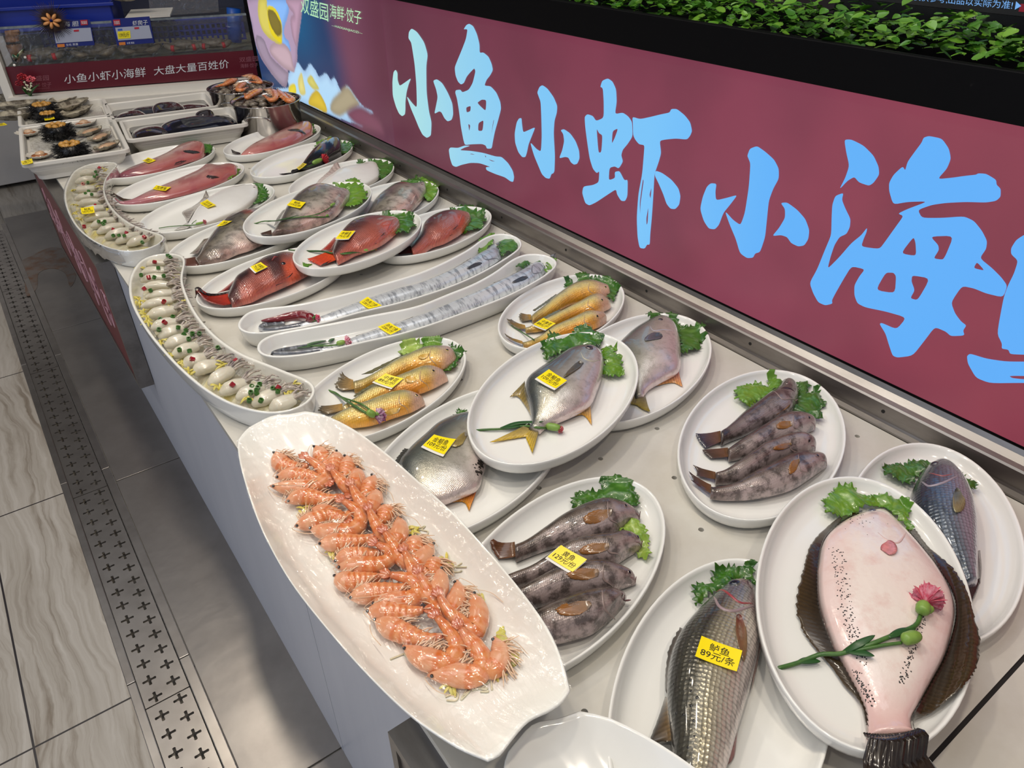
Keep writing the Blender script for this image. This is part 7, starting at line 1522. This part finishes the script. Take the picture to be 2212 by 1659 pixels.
# printed picture at the far end: shellfish flesh and pale petals on deep blue
e1 = A_(3.95, 540, 0)
PIC = [
 ('petal_row', e1((230,760),(330,745),(320,660),(400,530),(465,605),(512,545),(560,600),(592,655),(650,625),(692,685),(722,660),(770,760),(800,790),(830,730),(905,830),(960,900),(1050,960),(990,1000),(960,1080),(880,1050),(700,985),(445,870)), (176, 214, 250), .0004),
 ('petal_row', e1((330,760),(350,720),(385,720),(395,800),(350,830)), (236, 216, 60), .0008), ('petal_row', e1((410,690),(440,620),(460,700),(475,800),(430,800)), (226, 214, 130), .0008), ('petal_row', e1((505,890),(510,830),(560,770),(600,800),(650,900),(650,960),(560,920)), (216, 186, 60), .0008), ('petal_row', e1((490,690),(520,640),(560,700),(590,760),(540,760)), (214, 206, 110), .0008), ('petal_row', e1((690,940),(700,860),(760,790),(830,740),(900,830),(930,900),(830,960),(760,990)), (170, 158, 130), .0008), ('petal_row', e1((830,960),(930,900),(1050,970),(1120,1050),(1140,1160),(1000,1110),(900,1060)), (122, 72, 92), .0008),
 ('shellfish_flesh', e1((-10,-20),(440,-20),(446,80),(434,200),(408,400),(404,520),(385,590),(372,620),(330,600),(325,660),(300,745),(210,660),(110,520),(50,380),(15,200)), (174, 150, 176), .0012),
 ('shellfish_flesh', e1((120,-15),(310,-15),(332,100),(292,250),(302,320),(330,350),(345,440),(270,380),(230,330),(150,250),(120,100)), (134, 182, 250), .0016),
 ('shellfish_flesh', e1((172,400),(210,362),(290,372),(345,440),(372,560),(378,615),(300,585),(230,520),(180,460)), (196, 168, 178), .0020), ('shellfish_flesh', e1((60,300),(120,340),(180,480),(290,590),(330,640),(300,742),(210,655),(110,510),(55,370)), (158, 140, 160), .0018),
 ('shellfish_flesh', e1((310,-15),(436,-15),(440,80),(424,200),(400,390),(362,300),(346,160),(372,120),(330,60)), (186, 150, 172), .0019),
 ('yellow_gland', e1((80,-15),(140,-15),(150,60),(200,60),(240,110),(272,200),(276,300),(268,376),(190,345),(110,260),(70,120)), (214, 200, 90), .0022), ('yellow_gland', e1((155,85),(205,90),(240,140),(266,210),(268,290),(232,305),(190,250),(162,170)), (128, 112, 36), .0026), ('yellow_gland', e1((150,60),(200,62),(240,112),(270,195),(250,170),(205,95),(155,86),(165,180),(200,260),(235,310),(262,320),(268,370),(190,300),(160,200)), (242, 220, 20), .0028),
]
gy, gz = np.linspace(2.16, YE-.0005, 230), np.linspace(ZL0+.001, ZL1-.001, 92); G = np.array([(a, b) for a in gy for b in gz])
pc = lerp(srgb(98, 46, 66), srgb(116, 66, 90), smooth01(2.18, 2.42, G[:, 0])); pc = lerp(pc, srgb(30, 60, 104), smooth01(2.40, 2.60, G[:, 0]-(G[:, 1]-.95)*.25)); pc = lerp(pc, srgb(16, 92, 138), smooth01(2.58, 2.85, G[:, 0])*smooth01(.80, 1.05, G[:, 1])); pc = lerp(pc, srgb(104, 60, 80), (1-smooth01(2.3, 2.75, G[:, 0]))*(1-smooth01(.74, .95, G[:, 1]))*.8)
def soft_in(poly, w):
    P = closed_spline([LB(*p) for p in poly], max(80, len(poly)*6)); Q = np.roll(P, -1, 0); x, y = G[:, 0][:, None], G[:, 1][:, None]
    c = ((P[:, 1] > y) != (Q[:, 1] > y)) & (x < (Q[:, 0]-P[:, 0])*(y-P[:, 1])/(Q[:, 1]-P[:, 1]+1e-12)+P[:, 0]); ins = c.sum(1) % 2 == 1
    d = np.sqrt(np.min((P[:, 0]-x)**2+(P[:, 1]-y)**2, 1)); return smooth01(-w, w, np.where(ins, d, -d)), np.where(ins, d, 0)
for nm, poly, rgb, lift in PIC:
    blur = .004 if nm != 'petal_row' else .005
    cx = np.mean([LB(*p)[0] for p in poly]); blur += .03*max(0, 2.72-cx)
    wgt, dep = soft_in(poly, blur); c1 = np.array(srgb(*rgb))*(0.78 if nm == 'shellfish_flesh' else 0.9); c2 = np.clip(np.array(srgb(*rgb))*1.12, 0, 1)
    pc = pc*(1-wgt[:, None])+(c1+(c2-c1)*smooth01(0, .03, dep)[:, None])*wgt[:, None]
pf = [(a*92+b, a*92+b+1, (a+1)*92+b+1, (a+1)*92+b) for a in range(229) for b in range(91)]
PRINT = mat('printed_backlit_photo', (0.01, 0.01, 0.01), .35, attr=True, emis=(1, 1, 1), estr=1.0)
PN, PL_ = nt(PRINT)
for l in list(PL_):
    if l.to_socket.name == 'Base Color': PL_.remove(l)
mk('printed_picture', np.c_[np.full(len(G), XLB-.0006), G[:, 0], G[:, 1]], pf, PRINT, lb, col=pc)
MINT = flat_emit('mint_backlit_lettering', (188, 240, 190))
def lb_text(s, q, lift=.0030, fillr=(1, 1), bold=.03, m=MINT, nm='shop_lettering', shrink=None):
    Q = [np.array([XLB, *LB(*p)]) for p in q]; v, f = text_quad(s, Q, lift, fillr, bold); mk(nm, v, f, m, lb, smooth=False)
lb_text('双盛园', e1((440,-30),(670,30),(675,185),(440,105)), bold=.045)
lb_text('海鲜·饺子', e1((688,30),(958,90),(955,215),(690,150)), bold=.03)
lb_text('—HAIXIANJIAOZI—', e1((702,205),(968,275),(966,300),(704,230)), bold=.02)

# ------------------------------------------------------------------ foliage in the trough, the television
LEAFM = mat('boxwood_leaf', rough=0.3, coat=0.3, attr=True); r_ = np.random.default_rng(5)
V, F, Cc = [], [], []
for k in range(2900):
    y = r_.uniform(-.25, 1.75); x = r_.uniform(1.112, 1.30); z = ZP-.020+.052*r_.uniform(0, 1)**.8+.018*noise.noise(Vector((x*8, y*9, 0)))
    if x < 1.135: z -= r_.uniform(0, .025)
    th = r_.uniform(0, 6.283); L = r_.uniform(.013, .024); W_ = L*.40; d = np.array([math.cos(th), math.sin(th), r_.uniform(-.35, .7)]); d /= np.linalg.norm(d); s = np.cross(d, [r_.uniform(-.4, .4), r_.uniform(-.4, .4), 1]); s /= np.linalg.norm(s); n_ = np.cross(s, d); p = np.array([x, y, z]); b = len(V)
    for t, w in ((0, .12), (.35, .75), (.7, 1), (.92, .65), (1.0, .12)):
        for e in (-1, 0, 1): V.append(p+d*L*t+s*W_*w*e+n_*(.0012*(e*e)-.002*t*t))
    for i in range(4):
        for j in range(2): F.append((b+i*3+j, b+i*3+j+1, b+(i+1)*3+j+1, b+(i+1)*3+j))
    c = np.array(srgb(*(lambda q: (44+62*q, 96+56*q, 20+28*q))(r_.uniform(0, 1)))); Cc += [c]*15
tag(mk('boxwood_foliage', V, F, LEAFM, col=np.array(Cc)), 'row of small round leaved green plastic foliage in the black trough', 'foliage', kind='stuff')
XT = 1.345
tv = empty('television', (XT+.03, .4, ZP), 'black television standing behind the green foliage', 'television')
tz = UX(1965, 12, XT)[2]
bevel(mk('casing', *box(XT+.004, XT+.05, -.45, .86, ZL1+.0085, ZP+.55), BLACK, tv, smooth=False), .004)
mk('bezel', *box(XT, XT+.006, -.45, .86, ZP-.012, tz+.001), mat('black_plastic_bezel', srgb(12, 12, 18), .3), tv, smooth=False)
scr = mk('screen', *box(XT+.001, XT+.005, -.44, .85, tz+.0015, ZP+.54), flat_emit('dark_lit_screen', (9, 9, 13)), tv, smooth=False)
def tv_text(s, q, m, lift=.0008, X=XT+.001, bold=.02):
    Q = [UX(*p, X) for p in q]; v, f = text_quad(s, Q, lift, (1, 1), bold); mk('screen_lettering' if m is not TVG else 'maker_lettering', v, f, m, scr if m is not TVG else tv, smooth=False)
TVG = mat('grey_print', srgb(150, 150, 155), .4); TVB = flat_emit('blue_screen_text', (120, 176, 240)); TVR = flat_emit('red_screen_bar', (120, 14, 34))
tv_text('REDMI', [(2092, 31), (2129, 35), (2126, 43), (2090, 39)], TVG, X=XT)
tv_text('图片仅供参考,出品以实际为准!', [(1940, -18), (2190, 2), (2186, 21), (1940, -2)], TVB)
def tv_poly(pts, nm, m, lift):
    P = [UX(*p, XT+.001-lift) for p in pts]; v, f = fill2d([[(p[1], p[2]) for p in P]], .0003); mk(nm, np.c_[XT+.001-lift-v[:, 2], v[:, 0], v[:, 1]], f, m, scr, smooth=False)
tv_poly([(2205, 8), (2240, 10), (2240, 28), (2200, 25)], 'red_screen_bar', TVR, .0005); tv_poly([(2195, 3), (2206, 13), (2192, 21)], 'screen_arrow', TVB, .0010)

# ------------------------------------------------------------------ fish tank at the far end
tx = tR-tL; TW = np.linalg.norm(tx); tx /= TW; ty = np.array([-tx[1], tx[0], 0]); tzv = np.array([0, 0, 1.0])
def TP(px, py, off=0.0):      # pixel -> point on the tank front plane (shifted off toward the viewer)
    d = ray(px, py); o = tL-ty*off; return CAMP+d*(np.dot(o-CAMP, ty)/np.dot(d, ty))
def tbox(x0, x1, y0, y1, z0, z1): return obox(np.array([tL[0], tL[1], 0]), tx, ty, tzv, (x0, x1, y0, y1, z0, z1))
zt1 = TP(285, 126)[2]; zg = TP(285, 42)[2]
x1t = min(TW, (1.092-tL[0])/tx[0]); TWX = TW
def clipx(v): return v
tank = empty('fish_tank', (tL+tR)/2, 'glass fish tank with a red slogan board behind the trays', 'fish tank')
TWH = mat('tank_white_panel', srgb(186, 184, 184), .4, mottle=(3, .3), mcol=srgb(160, 156, 152))
v, f = join([tbox(-.02, TW-.01, .004, .50, 0.02, zb-.008)]); mk('tank_cabinet', v, f, TWH, tank, smooth=False)
mk('shelf_ledge', *tbox(-.02, TW-.02, -.085, .004, zb-.052, zb-.030), WHITEPLASTIC, tank, smooth=False); mk('shelf_ledge', *tbox(-.02, TW-.02, -.055, .004, zb-.030, zb-.004), WHITEPLASTIC, tank, smooth=False)
BOARD = mat('maroon_slogan_board', srgb(82, 10, 28), .35); board = mk('slogan_board', *tbox(.0, TW, -.008, .004, zb, zt1), BOARD, tank, smooth=False)
WHT = mat('white_lettering', srgb(196, 200, 206), .5); PINK = mat('faded_pink_lettering', srgb(132, 74, 86), .5)
def tk_text(s, q, m, par, off=.0086, nm='lettering', bold=.02):
    Q = [TP(*p, off) for p in q]; v, f = text_quad(s, Q, .0003, (1, 1), bold); mk(nm, v, f, m, par, smooth=False)
g8 = A_(3.95, 0, 0)
tk_text('小鱼小虾小海鲜', g8((545,640),(1240,570),(1245,655),(550,715)), WHT, board, bold=.03); tk_text('大盘大量百姓价', g8((1310,570),(1950,505),(1955,580),(1315,645)), WHT, board, bold=.03)
tk_text('双盛园', g8((2040,490),(2200,475),(2203,520),(2043,532)), PINK, board); tk_text('海鲜·饺子', g8((2050,545),(2200,535),(2203,572),(2053,582)), PINK, board); tk_text('双盛园', g8((245,650),(415,640),(418,685),(248,695)), PINK, board); tk_text('海鲜·饺子', g8((260,712),(438,700),(438,738),(262,748)), PINK, board); tk_text('HAIXIANJIAOZI', g8((270,757),(425,745),(425,757),(272,768)), PINK, board)
GLASS = film_mat('tank_glass', .03)
mk('front_glass', *tbox(0.0, TW, -.004, .004, zt1, zg), GLASS, tank, smooth=False)
mk('glass_top_edge', *tbox(0.0, TW, -.006, .006, zg-.008, zg), mat('greenish_glass_edge', srgb(96, 106, 112), .2, coat=.6, mottle=(30, .4), mcol=srgb(150, 156, 160)), tank, smooth=False)
mk('tank_bottom', *tbox(0.0, TW, .004, .5, zt1-.012, zt1-.002), mat('sandy_tank_floor', srgb(120, 122, 104), .5, mottle=(30, .5), mcol=srgb(84, 88, 80)), tank, smooth=False)
mk('tank_back', *tbox(0.0, TW, .5, .51, zt1-.012, zg+.22), mat('dark_blue_tank_wall', srgb(8, 18, 46), .5), tank, smooth=False)
mk('side_post', *tbox(-.035, -.004, -.03, .03, zb-.03, zg+.25), WHITEPLASTIC, tank, smooth=False)
BLU = mat('blue_plastic', srgb(12, 36, 132), .35)
# perforated blue basket in the water, blue tub above it
polys = [[(0, 0), (.80, 0), (.80, .098), (0, .098)]]
for i in range(36):
    for j in range(4): x, y = .012+i*.0218, .008+j*.0225; polys.append([(x, y), (x+.013, y), (x+.013, y+.015), (x, y+.015)])
v, f = fill2d(polys, .004); O = np.array([tL[0], tL[1], 0]); v = O+v[:, :1]*tx+tx*.12+np.outer(v[:, 2]+.17, ty)+np.outer(v[:, 1]+zt1+.018, tzv)
basket = mk('blue_basket', v, f, BLU, smooth=False); tag(basket, 'blue perforated plastic basket standing inside the tank', 'basket')
def tub(label, x0, x1, y0, y1, z0, z1, m):
    v, f = join([tbox(x0, x1, y0, y0+.008, z0, z1), tbox(x0, x1, y1-.008, y1, z0, z1), tbox(x0, x0+.008, y0, y1, z0, z1), tbox(x1-.008, x1, y0, y1, z0, z1), tbox(x0, x1, y0, y1, z0, z0+.006), tbox(x0-.012, x1+.012, y0-.012, y0+.004, z1-.012, z1)])
    return tag(bevel(mk('plastic_tub', v, f, m, smooth=False), .002), label, 'tub')
pa = TP(235, 12); xa = np.dot(pa-tL, tx)
tub('blue plastic tub of water above the sea urchin price board', -.22, xa, .055, .36, zg-.030, TP(100, 15)[2], BLU)
mk('water', *tbox(.004, TW-.004, .006, .49, zg-.032, zg-.031), film_mat('tank_water', .02), tank, smooth=False)
CRAB = mat('grey_brown_crab_shell', srgb(112, 104, 90), .4, mottle=(60, .7), mcol=srgb(66, 60, 50), bump=(60, .5, .003)); CRED = mat('red_claw_band', srgb(168, 44, 50), .4)
def crab(label, px, py, s, band=True, seed=0):
    p = TP(px, py); p = p+ty*.05; p[2] = zt1+.013; root = empty('crab', p, label, 'crab', 'crabs on the tank floor'); blobm(p+np.array([0, 0, .010*s]), tx, .060*s, .032*s, .022*s, CRAB, root, 'carapace', seed)
    for sd in (-1, 1):
        P = spline([p+tx*.045*s*sd+np.array([0, 0, .015]), p+tx*.075*s*sd-ty*.02*s+np.array([0, 0, .022]), p+tx*.05*s*sd-ty*.040*s+np.array([0, 0, .012]), p+tx*.015*s*sd-ty*.042*s+np.array([0, 0, .011])], 16); v, f = tube(P, np.array([.006, .007, .008, .009, .008, .007, .008, .010, .012, .013, .013, .012, .010, .008, .005, .002])*s, 8); mk('claw', v, f, CRAB, root)
        if band: v, f = tube([P[10], P[12]], .0135*s, 10); mk('claw_band', v, f, CRED, root)
        for k in range(3):
            a = p+tx*(.03+.012*k)*s*sd+ty*.012*k*s+np.array([0, 0, .014]); v, f = tube(spline([a, a+tx*.04*s*sd+ty*.012*s+np.array([0, 0, .014]), a+tx*.066*s*sd+ty*.02*s-np.array([0, 0, .010])], 10), np.linspace(.0042, .001, 10)*s, 6); mk('leg', v, f, CRAB, root)
for i, (px, py, s, b) in enumerate(((92, 130, 1.0, True), (200, 118, 1.05, False), (300, 105, 1.0, False), (395, 100, .95, True), (460, 92, .9, True))):
    crab('crab on the tank floor, ' + ['nearest the flower sprig', 'below the sea urchin price board', 'below the mantis shrimp price board', 'second from the rail side', 'nearest the lightbox'][i], px, py, s, b, i)
# price boards hung on the glass
def price_board(label, quad, white, title, tq, extra):
    Q = [TP(*p, .012) for p in quad]; c = np.mean(Q, 0); root = empty('price_board', c, label, 'price board', 'blue price boards on the tank')
    def plate(q, off, m, nm, dpt=.002):
        P = [TP(*p, off) for p in q]; B = [p+ty*dpt for p in P]; return mk(nm, P+B, [(0, 1, 2, 3), (7, 6, 5, 4), (0, 4, 5, 1), (1, 5, 6, 2), (2, 6, 7, 3), (3, 7, 4, 0)], m, root, smooth=False)
    bd = plate(quad, .012, mat('blue_card', srgb(14, 30, 106), .35), 'card'); plate(white, .0135, mat('white_card', srgb(150, 156, 176), .4), 'price_panel', .001)
    tk_text(title, tq, WHT, bd, .0135, 'title_lettering', .03)
    for kind, q, s in extra:
        m = {'y': mat('yellow_sticker', srgb(214, 200, 20), .5), 'r': mat('red_logo_patch', srgb(160, 20, 44), .5), 'o': mat('orange_patch', srgb(190, 110, 40), .5), 'b': mat('blue_pill', srgb(50, 84, 160), .5), 'k': None, 'w': None}[kind]
        if m: plate(q, .0145, m, 'sticker' if kind == 'y' else 'patch', .0008)
        if s: tk_text(s, q if kind in 'kw' else [(q[0][0]*.9+q[2][0]*.1, q[0][1]*.8+q[2][1]*.2), (q[1][0]*.9+q[3][0]*.1, q[1][1]*.8+q[3][1]*.2), (q[2][0]*.9+q[0][0]*.1, q[2][1]*.8+q[0][1]*.2), (q[3][0]*.9+q[1][0]*.1, q[3][1]*.8+q[1][1]*.2)], INK if kind in 'yk' else WHT, bd, .0150, 'small_lettering', .02)
    return root
pb1 = price_board('blue sea urchin price board with an empty white panel', g8((430,175),(765,165),(808,385),(480,405)), g8((450,252),(772,236),(792,348),(478,370)), '海 胆', g8((540,185),(668,178),(672,222),(545,232)), [('r', g8((684,172),(745,168),(750,212),(690,216)), '双盛园'), ('b', g8((472,264),(517,262),(519,278),(475,281)), ''), ('r', g8((628,256),(672,253),(674,268),(630,271)), ''), ('o', g8((487,378),(550,374),(553,400),(490,404)), ''), ('w', g8((562,374),(665,366),(668,386),(565,394)), '生吃 蒸蛋')])
pb2 = price_board('blue mantis shrimp price board with a yellow price sticker', g8((945,162),(1275,140),(1316,365),(1000,390)), g8((982,236),(1272,215),(1300,325),(1008,347)), '虾爬子', g8((1128,178),(1258,168),(1262,210),(1133,220)), [('r', g8((964,170),(1022,166),(1028,214),(972,219)), '双盛园'), ('y', g8((1002,270),(1110,262),(1116,325),(1008,333)), '139元/斤'), ('b', g8((1003,247),(1042,244),(1045,260),(1006,263)), ''), ('r', g8((1145,234),(1185,231),(1187,246),(1148,249)), ''), ('o', g8((1014,362),(1068,358),(1072,382),(1018,386)), ''), ('w', g8((1080,360),(1145,355),(1147,372),(1083,377)), '水煮 椒盐')])
# urchin picture cut-out on the first board
uv = []
cpx = TP(111, 45, .024)
for k in range(7):
    th = 6.283*k/7; q = cpx+(tx*math.cos(th)+tzv*math.sin(th)*.8)*.026; uv.append(tube(spline([cpx+(q-cpx)*.25, q, cpx+(q-cpx)*1.35], 8), .011*np.array([.5, .9, 1.1, 1.2, 1.2, 1.1, .8, .4]), 8, squash=.5))
v, f = join(uv); mk('urchin_picture', v, f, mat('printed_urchin_orange', srgb(196, 138, 84), .5), pb1)
uv = [tube([cpx+ty*.004+(tx*math.cos(t)+tzv*math.sin(t))*.012, cpx+ty*.004+(tx*math.cos(t)+tzv*math.sin(t))*random.uniform(.055, .075)], [.003, .0004], 4) for t in np.linspace(0, 6.283, 60)]
v, f = join(uv); mk('urchin_picture_spines', v, f, mat('printed_urchin_brown', srgb(44, 26, 22), .6), pb1)
bevel(tag(mk('white_cabinet', *box(-1.6, .34, 5.13, 5.32, .02, .95), TWH, smooth=False), 'plain white cabinet against the far wall beyond the tank', 'cabinet'), .004)
# odds and ends on top of the tank
OYS = SHD
for i, (px, py) in enumerate(((262, 8), (285, 4))):
    p = TP(px, py)+ty*.16; root = empty('oyster', p, 'closed oyster on the tank edge, ' + ['aisle side of the pair', 'rail side of the pair'][i], 'oyster', 'oysters on the tank edge'); blobm(p, tx, .055, .03, .016, SHD, root, 'shell', 60+i)
mk('oyster_board', *tbox(.47, .64, .05, .30, zg-.004, zg+.002), WHITEPLASTIC, tank, smooth=False)
P = [TP(*q, .022) for q in ((320, -10), (470, -12), (473, 26), (325, 36))]
tag(mk('clear_cover', P+[p+ty*.003 for p in P], [(0, 1, 2, 3), (7, 6, 5, 4), (0, 4, 5, 1), (1, 5, 6, 2), (2, 6, 7, 3), (3, 7, 4, 0)], film_mat('clear_acrylic', .06), smooth=False), 'clear acrylic cover sheet leaning over the tank', 'cover sheet')
v, f = tube([TP(508, 95)+ty*.06, TP(505, 22)+ty*.06], .028, 16); tag(mk('standpipe', v, f, mat('blue_pipe', srgb(14, 70, 150), .4)), 'blue overflow pipe standing in the rail end of the tank', 'pipe')
v, f = join([tube(spline([TP(12, 70)+ty*.05, TP(20, 90)+ty*.05, TP(30, 120)+ty*.05, TP(32, 140)+ty*.05], 10), np.array([.014, .018, .022, .026, .028, .028, .026, .022, .016, .008]), 10)]+[tube([TP(14, 76)+ty*.045, TP(36, 70+8*k)+ty*.045], [.010, .005], 8) for k in range(3)])
tag(mk('starfish', v, f, mat('orange_brown_starfish', srgb(136, 92, 52), .5, mottle=(50, .5), mcol=srgb(90, 60, 36))), 'orange brown starfish clinging to the aisle end of the tank', 'starfish')
# flower sprig and butterfly on the tank corner
sp = empty('flower_sprig', TP(70, 205, .03), 'artificial sprig of red and pink roses in front of the board', 'flower sprig')
base = TP(68, 213, .05)
for (px, py, rad, c1, c2) in ((47, 165, .022, (170, 16, 34), (120, 8, 24)), (66, 170, .020, (206, 70, 86), (230, 120, 130)), (42, 179, .020, (150, 12, 40), (100, 8, 24))):
    o = TP(px, py, .05); v, f = tube(spline([base, (base+o)/2+ty*.005, o], 12), .0022, 6); mk('stem', v, f, STEM, sp)
    pv = []
    for k in range(14):
        th = 2.4*k; rr = rad*(.25+.75*k/14); d = tx*math.cos(th)+tzv*math.sin(th)*.8; a = o+d*rr*.55-ty*(.012*(1-k/14)); s = np.cross(d, ty); pv.append(tube(spline([a-s*rr*.45, a+d*rr*.25-ty*.004, a+s*rr*.45], 8), rr*.26*np.array([.5, .9, 1, 1.1, 1.1, 1, .9, .5]), 6, squash=.5))
    v, f = join(pv); mk('rose', v, f, petal_mat(c1, c2), sp)
for (a, b, w) in (((64, 207), (85, 182), .020), ((60, 205), (45, 190), .010)):
    P = spline([TP(*a, .05), (TP(*a, .05)+TP(*b, .05))/2+np.array([0, 0, .006]), TP(*b, .05)], 14); v, f = tube(P, w*np.sin(np.linspace(.1, 3.1, 14))+.0005, 8, squash=.2); mk('sprig_leaf', v, f, BLADE, sp)
v, f = join([tube([TP(63, 195, .055), TP(60+8*math.cos(k), 186+9*math.sin(k*1.7), .056)], .0008, 4) for k in range(14)]+[dome(TP(60+8*math.cos(k), 186+9*math.sin(k*1.7), .056), -ty, .0036, .003, ((0, 0, 0),)*3, 3, 6)[:2] for k in range(14)]); mk('white_baby_breath', v, f, mat('cream_tiny_flowers', srgb(206, 204, 176), .5), sp)
bt = empty('butterfly_sticker', TP(40, 120, .01), 'green and white butterfly ornament on the tank corner', 'ornament')
BFG = mat('green_white_wing', srgb(16, 84, 58), .3, mottle=(60, .9, .48, .56), mcol=srgb(196, 200, 170))
for (a, b) in (((36, 126), (50, 106)), ((36, 126), (27, 118))):
    P = spline([TP(*a, .012), (TP(*a, .014)+TP(*b, .02))/2, TP(*b, .02)], 12); v, f = tube(P, .016*np.sin(np.linspace(.2, 2.9, 12))+.001, 10, squash=.25); mk('wing', v, f, BFG, bt)
v, f = tube([TP(33, 132, .012), TP(38, 122, .014)], .0035, 8); mk('ornament_body', v, f, INK, bt)
v, f = join([dome(TP(px, py, .010), -ty, .005, .005, ((0, 0, 0),)*3, 4, 10)[:2] for px, py in ((54, 124), (31, 141))]); mk('white_bead', v, f, TAGWHITE, bt)

# ------------------------------------------------------------------ framed sign boxes on the counter front
RSIGN = mat('glossy_red_sign_film', srgb(112, 12, 30), .35, coat=.15); SCRIPT = mat('pale_script_line', srgb(196, 150, 160), .3)
def front_sign(label, y0, y1, z0, z1, xa, xb, red=True):
    root = empty('front_sign', ((xa+xb)/2, (y0+y1)/2, z0), label, 'front sign', 'framed signs on the counter front'); t = .016
    mk('frame', *join([box(xa, xb, y0, y0+t, z0, z1), box(xa, xb, y1-t, y1, z0, z1), box(xa, xb, y0+t, y1-t, z0, z0+t), box(xa, xb, y0+t, y1-t, z1-t, z1)]), STEEL, root, smooth=False)
    mk('sign_panel', *box(xa+.003, xb, y0+t, y1-t, z0+t, z1-t), RSIGN if red else STEEL, root, smooth=False)
    if red:
        ph = np.linspace(0, 1, 420); yy = y0+.08+(y1-y0-.16)*ph+.035*np.sin(ph*95); zz = (z0+z1)/2+.075*np.cos(ph*95)*np.sin(ph*23+1)+.03*np.sin(ph*40)
        tv = [tube(np.c_[np.full(420, xa+.0022), yy, zz], .0016, 5)]
        v, f = join(tv); mk('script_line', v, f, SCRIPT, root)
front_sign('long framed red sign box fixed to the far part of the counter front', 1.99, 3.2, .277, .655, .150, .1885)
front_sign('steel framed sign box at the bottom edge below the prawn platter', -.60, .468, .20, .640, .155, .1885, False)
